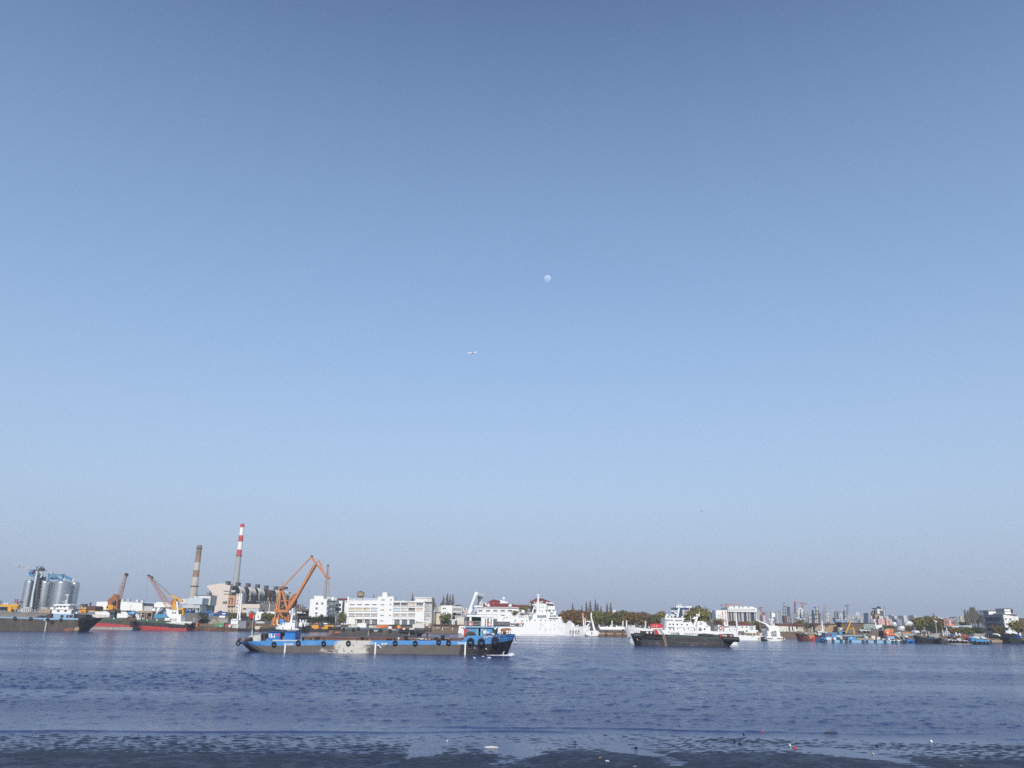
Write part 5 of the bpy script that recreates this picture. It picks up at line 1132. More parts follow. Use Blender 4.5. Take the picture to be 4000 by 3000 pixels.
    for i in range(4):
        u0 = rx[i]; u1 = rx[i]+108
        bay(u0+2,u1,273,312,('recess','recess','cream','window_grey')[i]); bay(u0-2,u1-4,348,388,('pale_blue','offwhite','recess','cream')[i])
        if i < 3:
            bay(u0-4,u1-8,430,466,'recess'); t.p('screen_slat','white',[MB().bx(D+.3,.25,u0+4+j*14,u0+10+j*14,428 if i < 2 else 440,468) for j in range(7)])
            t.p('doorway','deep_blue' if i == 1 else 'opening',MB().bx(D+.6,.25,u0+2,u1-14,514,588)); t.p('door_frame','white',MB().bx(D+.2,.5,u0+2,u0+18,518,588)); t.p('lintel','tile_white',MB().bx(D-.2,1,u0-10,u1-8,490,514)); t.p('door','window_grey',MB().bx(D+.45,.2,u0+26,u1-24,526,588))
        t.p('pier','tile_white',MB().pr(D,.9,[(u0-4,262),(u0+6,262),(u0-5,588),(u0-15,588)]))
    t.p('blank_panel','tile_white',MB().pr(D-.3,1.2,[(1630,400),(1752,398),(1742,545),(1622,545)])); t.p('pier','tile_white',MB().pr(D,.9,[(1752,258),(1768,258),(1758,590),(1744,590)])); t.p('parapet','tile_white',MB().bx(D,.9,1312,1766,250,266))
    for v,u in ((232,1166),(302,1160),(377,1156),(456,1152),(534,1146)): t.inst('slot_window',win_mesh(46*k,10*k,'tile_white','window_grey',1),P(u,v,D-.55))
    for v,u in ((233,1281),(302,1275),(377,1270),(457,1266)): b = MB(); q = P(u,v,D-.55); b.wtube((q[0],q[1]-.05,q[2]),(q[0],q[1]+.05,q[2]),9*k,9*k,14); t.p('round_window','window',b)
    for j,(v0,v1) in enumerate(((282,335),(350,400),(425,470))): t.p('end_fin','white',[MB().bx(D+7.5,.4,1776+q*18,1783+q*18,v0,v1) for q in range(5)]); t.p('end_window','window_grey',MB().bx(D+7.8,.15,1770,1855,v0,v1))
    t.p('roof_rail_post','white',[MB().bx(D+2,.3,u,u+6,214,240) for u in (700,740,900,930,960,990,1020,1050,1075)]); t.p('roof_rail','pale_blue',MB().bx(D+2.1,.2,690,1090,208,214).bx(D+2.1,.2,690,1090,226,230)); t.p('chiller','ship_white',[MB().bx(D+3,3,u,u+22,214,238) for u in (705,755,800,830,1028)])
    t.p('roof_post','white',[MB().bx(D+5,.4,u,u+7,v,255) for u,v in ((1332,190),(1452,232))])
    # water tower behind
    d = 620; t = T('water_tower','brown hexagonal water tank with a low pointed roof behind the white block','tower',P(832,240,d)); b = MB(); cx = X(833,150,d); r = (X(888,150,d)-X(778,150,d))/2
    b.lathe((cx,d+r),[(r*.72,Z(833,190,d)),(r,Z(833,175,d)),(r,Z(833,122,d))],10,smooth=False); t.p('tank','tan',b); b = MB(); b.lathe((cx,d+r),[(r*1.04,Z(833,124,d)),(r*.1,Z(833,103,d))],10,smooth=False); t.p('roof','roof_brown',b); t.p('leg','concrete',[MB().wtube((cx+q*r*.6,d+r,3),(cx+q*r*.55,d+r,Z(833,185,d)),.5,.5,6) for q in (-1,0,1)])
    # lattice mast
    view(1050,2140,4.88); d = 700
    t = T('lattice_mast','tall grey lattice mast rising behind the white office block','mast',P(1090,940,d)); b = MB()
    def rails(f): v = 940-590*f; return (1025+85*f**.8,v),(1152-12*f,v),(1085+38*f,v)
    n = 13
    t.p('lattice','mast_grey',(lambda b: [b.wbar(P(*rails(i/n)[j],d+4*(j == 2)),P(*rails((i+1)/n)[j],d+4*(j == 2)),.55) for i in range(n) for j in range(3)] and [b.wbar(P(*rails(i/n)[j],d),P(*rails((i+1)/n)[(j+1) % 2],d),.3) for i in range(n) for j in range(2)] and [b.wbar(P(*rails(i/n)[0],d),P(*rails(i/n)[1],d),.3) for i in range(n)] and b)(MB()))
    t.p('head','dark_steel',MB().bx(d,1.5,1108,1142,322,350)); t.p('pole','mast_grey',MB().bx(d+1,.5,1122,1130,305,325))
    # hedge and trees in front of the offices
    view(1200,2290,7.9); d = 488; k = mpp(d)
    for i,(u,top,w) in enumerate(((60,930,120),(165,960,120),(240,920,110),(330,930,120),(430,900,120),(540,920,120),(640,940,130),(740,930,120),(820,960,110))):
        crown_tree('shrub','dark green bush, '+ORD[i]+' in the row below the white office block',P(u,1160,d),w*k*1.25,(1160-top)*k*1.04,'leaf_dark','row of dark bushes below the white offices',.08,50+i,330)
    crown_tree('tree','olive round tree between the two white harbour blocks',P(1050,1170,d-2),320*k,350*k,'leaf_olive',None,.1,70,620)
    solo('lamp_pole','thin pale pole left of the olive tree between the white blocks','pole','offwhite',MB().bx(d-5,.3,872,884,900,1170))
    view(1700,2280,5.53); k = mpp(d); crown_tree('tree','fresh olive green round tree right of the big white block',P(205,930,d-15),300*mpp(d-15),300*mpp(d-15),'leaf_green',None,.1,71,700)
build_white_block()

def build_small_offices():
    view(1700,2280,5.53); D = 515
    t = T('office','small white tower office with a fluted darker wing behind the round green tree','building',P(240,800,D))
    w = t.p('tower','tile_white',MB().pr(D,10,[(125,470),(375,470),(360,790),(115,790)]))
    for u,v in ((175,535),(215,535),(175,635),(215,635)): b = MB(); q = P(u,v,D-.05); b.wtube((q[0],q[1]-.05,q[2]),(q[0],q[1]+.05,q[2]),.45,.45,12); t.p('round_window','window',b,w)
    t.p('wing','pale_steel',MB().bx(D+2,10,376,572,490,790)); t.p('wing_fin','white',[MB().bx(D+1.6,.5,385+j*22,393+j*22,515,580) for j in range(9)]); t.p('wing_window','window',[MB().bx(D+1.8,.2,380,565,525,578),MB().bx(D+1.8,.2,380,560,625,690),MB().bx(D+1.8,.2,376,430,700,770)]); t.p('balcony','offwhite',MB().bx(D+1,1.4,440,570,690,712)); t.p('balcony_screen','grey',MB().bx(D+1.2,.5,450,560,630,660)); t.p('ledge','white',MB().bx(D+.8,1.5,370,440,775,795)); t.p('roof_plant','dark_steel',MB().bx(D+5,4,445,560,455,486)); t.p('roof_fence','grey',MB().bx(D+5,.3,385,440,450,488))
    t = T('old_house','cream old house end partly hidden left of the small white office','building',P(50,860,D-5)); t.p('wall','cream',MB().bx(D-5,6,20,110,625,880)); t.p('roof','dark_steel',MB().bx(D-5.5,7,-15,112,612,626)); t.p('dark_side','dark_concrete',MB().bx(D-4,6,-60,20,625,880)); t.p('upper','cream',MB().bx(D+4,6,62,125,490,620))
    t = T('house','pale house with a door right of the round green tree','building',P(545,880,D-12)); t.p('wall','offwhite',MB().bx(D-12,6,478,620,720,900)); t.p('door','cream',MB().bx(D-12.1,.2,545,565,730,790)); t.p('wall_stain','cream',MB().bx(D-12.1,.2,500,590,820,890)); t.p('column','white',[MB().bx(D-13,.6,u,u+22,795,900) for u in (360,395)])
    solo('pink_house','pale pink house end left of the white ship crane frame','building','pink',MB().bx(D+30,6,580,700,580,660)); t = T('chimney_pot','two small white posts over the pink house end','post',P(640,580,D+28)); t.p('post','white',[MB().bx(D+28,.8,595,612,515,600),MB().bx(D+40,1,665,682,530,580)])
    solo('lamp_pole','tall pale pole right of the big white block','pole','offwhite',MB().bx(D-20,.35,-23,-15,505,850))
    # bare conical trees
    for i,(u,vt,w) in enumerate(((120,430,60),(165,300,66),(250,255,86),(308,280,60),(370,268,70))): d = 600+i*9; spire_tree('bare_conifer','bare pointed conifer, '+ORD[i]+' in the cluster over the small white office',P(u,700,d),w*mpp(d)*2.2,(700-vt)*mpp(d)*1.0,'bare conifers over the small white office',200+i,300)
    view(1440,2290,7.9)
    for i,(u,vt,w,nm) in enumerate(((1335,285,90,'bare pointed conifer rising above the right wing of the white block'),(128,300,50,'tiny conifer tip above the left wing of the white block'),(1985,400,120,'grey bare conifer at the right end of the white block'))): d = 640+i*12; spire_tree('bare_conifer',nm,P(u,800,d),w*mpp(d)*2.2,(800-vt)*mpp(d),None,220+i,280)
    # stone bank under the offices
    view(1700,2280,5.53); d = 462
    t = T('stone_bank','brown stone embankment with dark niches below the round green tree','wall',P(300,1060,d)); t.p('wall','brown_wall',MB().pr(d,6,[(-90,1075),(-90,905),(120,890),(400,920),(520,920),(640,930),(640,1080)])); t.p('block','tan',[MB().bx(d-.5,1,u0,u1,v0,v1) for u0,u1,v0,v1 in ((10,95,930,1030),(205,330,935,1040),(-60,-10,940,1040))]); t.p('post','offwhite',[MB().bx(d-1.2,.5,u,u+16,v,1060) for u,v in ((150,940),(362,945))]); t.p('post','dark_concrete',[MB().bx(d-.8,.6,u,u+14,900,1070) for u in (100,180)]); t.p('niche','opening',MB().bx(d-.6,.3,415,490,975,1060)); t.p('roof_edge','roof_brown',MB().bx(d-1,3,-20,620,882,900))
    t = T('small_boat','small white boat house moored left of the blue barge wheelhouse','boat',P(550,1080,d-20)); t.p('hull','ship_white',MB().pr(d-20,4,[(490,1040),(500,1020),(640,1020),(640,1082),(505,1078)])); t.p('cabin','ship_white',MB().pr(d-19.6,3,[(515,915),(600,910),(640,915),(640,1022),(505,1022)])); t.p('window','window',[MB().bx(d-19.7,.15,u,u+14,935,970) for u in (565,600)])
build_small_offices()

def build_grey_barge():
    view(1180,2280,3.687); D = DW(900,748)
    t = T('cargo_barge','rust stained grey barge with a teal rail moored before the white block','barge',(X(1000,748,D),D,0))
    hull(t,D,10,[(378,640,660,392,.8,.6),(420,642,662,420,1,.95),(640,632,655,640,1,1),(900,632,660,900,1,1),(1280,650,672,1280,1,1),(1400,668,690,1400,1,1),(1690,672,692,1640,.95,.7),(1770,676,690,1690,.55,.2)],'hull_brown','teal','rust',.4)
    t.p('stern_frame','black',MB().bx(D-.3,6,372,560,628,660)); t.p('rust_block','old_orange',[MB().bx(D-.2,.4,388,436,672,735),MB().bx(D-.2,.4,470,545,690,715)]); t.p('bow_fender','black',MB().pr(D-.3,4,[(1640,672),(1775,668),(1760,712),(1680,718)])); t.p('draught_bar','tan',[MB().bx(D-.1,.1,u,u+14,678,748) for u in (948,1535)])
    t.p('name_plate','pink',[MB().bx(D-.1,.12,560,635,634,646),MB().bx(D-.1,.12,1282,1350,656,668)]); t.p('pale_mark','offwhite',MB().bx(D-.1,.1,1036,1085,672,686))
    me = tyre_mesh(.55,.22)
    for i,(u,v) in enumerate(((740,665),(812,645),(995,676),(1130,672),(1270,682),(600,655),(1415,684),(1455,684),(1490,684),(1525,684),(1565,684),(1600,684))): tag(obj('fender_tyre',me,None,P(u,v,D-.3)),'dark tyre on the grey barge side, '+['left of the middle','just below the teal rail near the white box','by the pale mark','right of the mark','left of the right name plate','by the left name plate','first of the close row at right','second of the close row at right','third of the close row at right','fourth of the close row at right','fifth of the close row at right','last of the close row at right'][i],'tyre','tyre fenders along the grey barge')
    y = D+3
    def load(nm,lab,mat,u0,u1,v0,v1,cat='box',d=y,dep=3): return solo(nm,lab,cat,mat,MB().pr(d,dep,[(u0,v1),(u0+3,v0),(u1-3,v0),(u1,v1)]))
    load('cream_dome','rounded cream bundle on the grey barge left of the white box','cream',665,705,598,628,'bundle'); load('pale_bundle','pale green grey bundle left of the big white box','offwhite',702,795,588,628,'bundle')
    b = load('white_box','big white tank box standing on the grey barge','ship_white',795,922,568,636); load('deck_house','white and orange small deckhouse right of the big white box','cream',960,1075,602,634,'deckhouse'); load('orange_gear','orange machinery next to the small deckhouse','life_orange',1075,1150,598,640,'machinery')
    load('orange_rack','taller orange rack right of the orange machinery','orange',1145,1245,590,636,'machinery'); load('red_brown_stack','dark red stack below the right bays of the white block','roof_red',1295,1370,610,650,'stack'); load('yellow_scoop','yellow scoop bucket on the right part of the grey barge','yellow',1368,1418,600,642,'bucket'); load('white_sacks','small white sacks by the orange rack','ship_white',1238,1290,615,648,'sacks')
    t = T('work_boat','white cabin work boat moored behind the right end of the grey barge','boat',P(1700,680,y+6)); d = y+6
    t.p('cabin','offwhite',MB().bx(d,4,1590,1762,588,638)); t.p('roof','cream',MB().bx(d-.4,5,1615,1850,568,580)); t.p('rail_beam','ship_white',MB().bx(d-.5,.5,1670,1840,540,552)); t.p('post','ship_white',[MB().bx(d-.4,.3,u,u+6,548,640) for u in (1620,1700,1835)]); t.p('hull','hull_brown',MB().bx(d+.5,5,1400,1850,640,690)); t.p('lower_cabin','offwhite',MB().bx(d-.2,3,1545,1620,640,668)); t.p('door','red',MB().bx(d-.3,.2,1425,1450,640,668)); t.p('white_panel','ship_white',MB().bx(d-.3,.2,1452,1482,640,668)); t.p('engine','dark_steel',MB().bx(d-.6,2,1640,1760,640,690)); t.p('flag_light','signal_red',MB().bx(d-.6,.3,1795,1812,515,530)); t.p('winch','tan',MB().bx(d-.6,2,1820,1860,580,620))
    t = T('quay_gear','pale bent pipes and gear behind the left end of the grey barge','gear',P(560,630,y+5)); t.p('gooseneck','ship_white',[ball(MB(),u,582,y+5,12) for u in (575,610,640)]); t.p('pallet','offwhite',MB().bx(y+5,2,500,550,605,615)); t.p('machine','dark_concrete',MB().pr(y+6,3,[(470,640),(480,600),(540,590),(600,600),(640,640)]))
build_grey_barge()

def build_survey_ship():
    view(1780,2300,6.506); D = DW(2700,1195)
    view(2000,2280,5.53); D = DW(1000,1128)
    t = T('survey_ship','large all white research ship with a stern lifting frame and domed radars','ship',(X(400,1130,D),D,0)); W = 'ship_white'
    hull(t,D,14,[(-1090,960,1000,-1090,.9,.85),(-900,960,1000,-900,1,1),(-300,930,960,-300,1,1),(240,925,950,240,1,1),(260,840,900,260,1,1),(900,842,900,900,1,1),(1160,850,930,1150,1,.9),(1175,935,960,1170,1,.88),(1450,930,960,1425,.84,.74),(1640,925,960,1615,.44,.34),(1725,922,960,1690,.06,.04)],W,W,'grey',.5)
    t.p('bow_thruster_mark','grey',[MB().bx(D-.05,.08,u-10,u+10,1086,1102) for u in (1308,1408)],kind=None); t.p('draught_line','grey',MB().bx(D-.04,.06,180,1660,1106,1110)); 
    yb = D+4.3; t.p('anchor_pocket','black',MB().pr(yb-.15,.4,[(1572,990),(1612,982),(1620,1030),(1600,1050),(1575,1035)]))
    y = D+1
    h = t.p('superstructure',W,MB().pr(y,11,[(450,740),(990,735),(1010,842),(380,842),(400,790)])); t.p('lower_house',W,MB().bx(y-.4,12,245,460,830,935))
    for u in (495,622,720,838,915,322,236,70): b = MB(); q = P(u,794,y-.05); b.wtube((q[0],q[1]-.06,q[2]),(q[0],q[1]+.06,q[2]),.3,.3,10); t.p('porthole','window',b)
    for u,v in ((605,980),(720,985),(840,985),(912,985),(662,888),(912,888)): b = MB(); q = P(u,v,D-.05); b.wtube((q[0],q[1]-.06,q[2]),(q[0],q[1]+.06,q[2]),.22,.22,10); t.p('porthole','window_grey',b)
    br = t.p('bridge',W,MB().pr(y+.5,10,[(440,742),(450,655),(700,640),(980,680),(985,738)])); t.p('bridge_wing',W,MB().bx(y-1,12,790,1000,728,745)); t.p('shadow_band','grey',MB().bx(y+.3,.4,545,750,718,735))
    for u in (570,625,680,722): t.inst('window',win_mesh(38*mpp(y),22*mpp(y),W,'window',0),P(u,695,y+.42),br)
    for u in (865,910,945): t.inst('window',win_mesh(26*mpp(y),28*mpp(y),W,'window',0),P(u,700,y+.42),br)
    t.p('bridge_door','opening',MB().bx(y+.4,.2,818,838,680,732),br)
    t.p('funnel',W,MB().pr(y+2,6,[(520,650),(530,560),(560,545),(690,540),(720,655)])); t.p('emblem','grey',[MB().bx(y+1.9,.1,596,618,570,598),MB().bx(y+1.9,.1,645,666,580,620)])
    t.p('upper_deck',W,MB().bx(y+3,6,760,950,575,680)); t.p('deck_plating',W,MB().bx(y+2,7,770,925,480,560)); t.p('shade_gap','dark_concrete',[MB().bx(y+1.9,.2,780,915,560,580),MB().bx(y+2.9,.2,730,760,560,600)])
    t.p('mast',W,MB().tb(y+5,560,640,568,250,1.0,.35).bar(y+5,500,480,650,480,.5).bar(y+5,520,400,630,400,.4).bar(y+5,440,450,560,460,.5)); t.p('radar_arm',W,[MB().bar(y+5,530,238,600,240,.35),MB().bar(y+5,545,290,600,290,.3)]); t.p('mast_leg',W,[MB().bar(y+6,430,650,500,440,.6),MB().bar(y+4,650,640,590,440,.5),MB().bar(y+6,410,650,470,620,.4)]); t.p('yard_equipment','pale_steel',[MB().bx(y+4.5,1,u,u+30,v,v+26) for u,v in ((470,390),(640,380),(440,450),(660,480),(600,500),(490,520))])
    t.p('searchlight',W,[ball(MB(),u,v,y+2,r) for u,v,r in ((860,605,34),(655,500,22),(650,390,14))])
    for u,r in ((755,20),(815,20),(858,20)): t.p('life_raft',W,ball(MB(),u,415+(u-755)*.1,y+1,r,sx=1.25))
    t.p('raft_deck','dark_steel',MB().pr(y+1.5,4,[(750,440),(880,450),(890,475),(760,455)]))
    t.p('stair',W,MB().pr(y-.5,1,[(990,715),(1060,712),(1125,838),(1010,842)])); t.p('stair_gap','grey',MB().bar(y-.6,1060,740,1110,830,.4))
    t.p('foredeck_winch',W,MB().pr(y+3,4,[(1165,935),(1180,850),(1235,800),(1290,830),(1340,870),(1358,935)])); t.p('winch_frame','pale_steel',[MB().bar(y+2.5,u,935,u+8,v,.35) for u,v in ((1185,830),(1215,820),(1250,790),(1280,810))])
    t.p('bollard',W,[ball(MB(),u,v,y+3,16) for u,v in ((1388,918),(1425,905),(1580,915))]); t.p('foremast',W,[MB().tb(yb+1,1550,930,1530,640,.45,.15),MB().tb(yb+1,1585,930,1575,735,.4,.2)]); t.p('flag','flag_red',MB().pr(yb+1,.06,[(1505,650),(1535,615),(1540,668),(1512,680)])); t.p('foredeck_gear','dark_steel',[MB().bx(y+4,1,u,u+22,885,930) for u in (1365,1450,1500,1545)])
    # aft half: lifting frame, working deck
    view(1780,2300,6.506); y = D+1
    t.p('lifting_frame_leg',W,MB().pr(y,1.6,[(300,610),(345,480),(430,260),(490,90),(545,120),(480,280),(420,440),(370,640)])); t.p('lifting_frame_leg','pale_steel',MB().pr(y+9,1.6,[(440,640),(500,500),(570,380),(600,200),(660,140),(712,150),(640,410),(560,420),(500,640)])); t.p('lifting_frame_beam',W,MB().wbar(P(520,125,y+.6),P(695,165,y+10),1.7)); t.p('sheave_block','dark_steel',MB().bar(y+5,580,190,585,330,.7).bar(y+5,575,330,560,400,.6)); t.p('hydraulic_ram',W,MB().bar(y-.4,350,640,415,510,.8))
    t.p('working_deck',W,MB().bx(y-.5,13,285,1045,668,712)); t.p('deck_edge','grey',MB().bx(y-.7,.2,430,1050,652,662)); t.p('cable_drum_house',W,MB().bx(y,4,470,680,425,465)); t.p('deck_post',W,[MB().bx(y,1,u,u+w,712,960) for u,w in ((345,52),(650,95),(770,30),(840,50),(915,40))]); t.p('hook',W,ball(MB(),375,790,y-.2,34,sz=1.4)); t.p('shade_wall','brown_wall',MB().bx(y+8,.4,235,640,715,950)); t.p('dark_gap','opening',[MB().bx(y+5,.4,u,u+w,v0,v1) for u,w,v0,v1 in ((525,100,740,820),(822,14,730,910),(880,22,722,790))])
    t.p('stern_house',W,MB().bx(y+1,8,1060,1380,690,830)); t.p('boat_deck',W,MB().bx(y+.5,11,1060,1540,815,835)); t.p('pink_stripe','pink',MB().bx(y+.9,.1,1050,1380,822,834)); t.p('aft_house',W,MB().pr(y+.6,8,[(1380,830),(1395,745),(1530,745),(1545,690),(1840,680),(1900,940),(1380,940)])); t.p('dome_deck','dark_steel',MB().bx(y,6,1600,1845,640,655)); t.p('radar_dome',W,ball(MB(),1712,590,y+3,52)); t.p('dome_post',W,MB().bx(y+2,2,1590,1640,610,645))
    for u in (1622,1665,1715,1790): t.inst('window',win_mesh(26*mpp(y),18*mpp(y),W,'window',0),P(u,712,y+.55))
    for u,v in ((1300,718),(1230,730),(1030,790),(1200,795)): t.inst('window',win_mesh(24*mpp(y),18*mpp(y),W,'window_grey',0),P(u,v,y+.5))
    t.p('rail','window_grey',MB().bx(y+.4,.15,1250,1560,875,915)); t.p('deck_crane',W,[MB().bar(y-.3,1640,880,1660,790,.5),MB().bar(y-.3,1700,880,1665,790,.5)])
    L = T('lifeboat','small orange rescue boat hanging on the white research ship deck','boat',P(1580,940,y-.5)); L.p('hull','life_orange',ball(MB(),1585,885,y-.5,30,sx=1.1,sz=.9)); L.p('gear','roof_red',MB().bx(y-.4,1,1700,1765,870,920))
    t.p('dark_locker','window_grey',MB().bx(y-.2,.6,1510,1560,900,940)); t.p('deck_gear','pale_steel',[MB().bx(y-.3,.8,u,u+18,v,v+22) for u,v in ((1180,870),(1100,880),(1400,1010),(1500,1015),(1560,1030),(1640,1010))])
    t.p('aft_mast',W,[MB().bx(y+4,.4,672,690,360,660),MB().bx(y+4,.3,760,768,460,660),MB().bx(y+4,.3,880,888,540,660)]); t.p('searchlight',W,[ball(MB(),u,v,y+4,r) for u,v,r in ((770,400,26),(835,428,36),(1385,432,44))]); t.p('top_rail',W,MB().bx(y+4,.3,680,860,356,366)); t.p('satellite_mast',W,MB().pr(y+4,2,[(1120,290),(1250,305),(1260,335),(1150,330)])); t.p('satellite_dome',W,ball(MB(),1222,250,y+5,36)); t.p('raft',W,[ball(MB(),u,355,y+4,24,sx=1.2) for u in (1150,1205,1258,1305)])
    # lettering on the bow, too small to read: four characters with pinyin below
    view(2000,2280,5.53)
    for i,u in enumerate((1265,1325,1385,1440)):
        f = (u-1175)/(1725-1175); yy = D+7*(1-(1-.5*f**1.5)) - .1; b = MB()
        for q in ((-14,14,-18,-13),(-14,14,-3,1),(-3,2,-24,16),(-16,-10,-8,14),(8,13,-8,14)): b.bx(yy-.6,.3,u+q[0],u+q[1],1020+q[2],1020+q[3])
        b.bx(yy-.6,.3,u-20,u+20,1048,1053); t.p('lettering','grey',b)
    b = MB()
    for q in ((690,705,1030,1036),(700,706,1036,1062),(715,722,990,1040),(745,752,995,1030),(712,728,1005,1010)): b.bx(D-.05,.07,*q)
    t.p('lettering','pale_steel',b)
build_survey_ship()

def build_red_roofs():
    view(1780,2300,6.506); D = 560
    t = T('assembly_hall','long white hall with a dark red hipped roof behind the white research ship','building',P(1000,700,D))
    w = t.p('wall','tile_white',MB().bx(D,16,545,1850,470,760)); t.p('roof','roof_red',MB().pr(D-.5,17,[(610,472),(680,370),(740,375),(1440,385),(1520,410),(1860,415),(1860,472)]).pr(D+4,10,[(720,378),(960,266),(1180,320),(1420,388)])); t.p('roof_line','brick_red',MB().bx(D-.8,.3,860,1130,362,378)); t.p('roof_mast','brick_red',MB().bx(D-1,.5,960,974,310,460))
    wins(t,D,[632,825,1010,1195,1380],[555],96,40,'tile_white','window_grey',3,parent=w); t.p('eave','white',MB().bx(D-1,1.2,545,1840,466,480)); t.p('lower_window','window_grey',MB().bx(D-.1,.15,1145,1245,660,692))
    view(2000,2280,5.53); d = 585
    t = T('red_roof_hall','second dark red hipped roof rising behind the ship mast','building',P(560,640,d)); t.p('wall','white',MB().bx(d,10,365,900,405,700)); t.p('roof','roof_red',MB().pr(d-.6,12,[(370,410),(470,340),(540,312),(660,320),(800,375),(890,412),(890,440),(640,412)])); t.p('dark_eave','dark_steel',MB().pr(d-1,2,[(750,395),(880,410),(900,470),(760,455)])); t.p('chimney','dark_steel',[MB().bx(d+3,1,u,u+14,v,v+50) for u,v in ((395,350),)])
    k = mpp(540); crown_tree('tree','olive tree with a round gap of light behind the ship radar dome',P(240,720,540),280*k,240*k,'leaf_olive',None,.08,80,520); crown_tree('tree','low dark tree left of the ship radar dome',P(60,700,541),170*k,120*k,'leaf_dark',None,.08,81,320); crown_tree('tree','dark foliage showing between the ship mast legs',P(440,700,548),240*k,280*k,'leaf_dark',None,.08,82,420)
build_red_roofs()

def build_centre_trees():
    view(2000,2280,5.53); d = 500; k = mpp(d)
    rows = [(1190,930,588,330,'leaf_rust','brown leaved tree, first in the row right of the research ship'),(1400,940,592,330,'leaf_mixed','olive and brown tree, second in the row right of the research ship'),(1590,940,612,260,'leaf_rust','rusty orange tree just left of the white boat gantry'),(1810,940,620,280,'leaf_olive','olive green tree right behind the white boat gantry'),(2040,930,640,300,'leaf_green','greener tree, second right of the white boat gantry')]
    view(2000,2280,5.53)
    for i,(u,vb,vt,w,m,nm) in enumerate(rows): dd = d+rnd_(i); crown_tree('tree',nm,P(u,vb,dd),w*mpp(dd)*1.3,(vb-vt)*mpp(dd),m,'autumn trees behind the pier',.05,90+i,1300,lobes=16)
    view(2300,2300,5.53)
    rows = [(440,800,500,300,'leaf_rust','brown crowned tree left above the white pipe'),(640,800,520,260,'leaf_mixed','mixed olive and brown tree above the middle of the white pipe'),(770,800,500,240,'leaf_olive','tree with an olive top and pale stems near the police ship bow'),(950,800,512,260,'leaf_rust','reddish tree behind the police ship bow'),(1130,810,512,280,'leaf_mixed','dark tree left of the orange crowned tree'),(1260,820,530,260,'leaf_rust','orange crowned tree left of the red board'),(1420,820,560,260,'leaf_green','dark green tree behind the red board'),(1560,820,508,240,'leaf_olive','tallest olive tree next to the police ship bridge')]
    for i,(u,vb,vt,w,m,nm) in enumerate(rows): dd = d+rnd_(i+7); crown_tree('tree',nm,P(u,vb,dd),w*mpp(dd)*1.35,(vb-vt)*mpp(dd),m,'autumn trees behind the pier',.07,110+i,1300,lobes=16)
    view(2000,2280,5.53)
    for i,(u,vt,w) in enumerate(((1315,460,52),(1515,505,40),(1612,430,60),(1697,425,76),(1808,380,60),(1858,470,66),(1928,520,50),(2062,460,60),(2140,455,62))): dd = 620+(i*37 % 60); spire_tree('bare_conifer','bare pointed conifer, '+ORD[i]+' above the brown tree row',P(u,880,dd),w*mpp(dd)*2.5,(880-vt)*mpp(dd),'bare conifers above the brown tree row',240+i,300)
    t = T('distant_flats','tiny white roof blocks peeping over the brown tree row','building',P(2180,640,1400)); t.p('block','white',[MB().bx(1400,10,u,u+w,v,700) for u,w,v in ((2075,30,565),(2170,25,580),(2195,45,570))])
def rnd_(i): return (i*7919 % 17)-8
build_centre_trees()

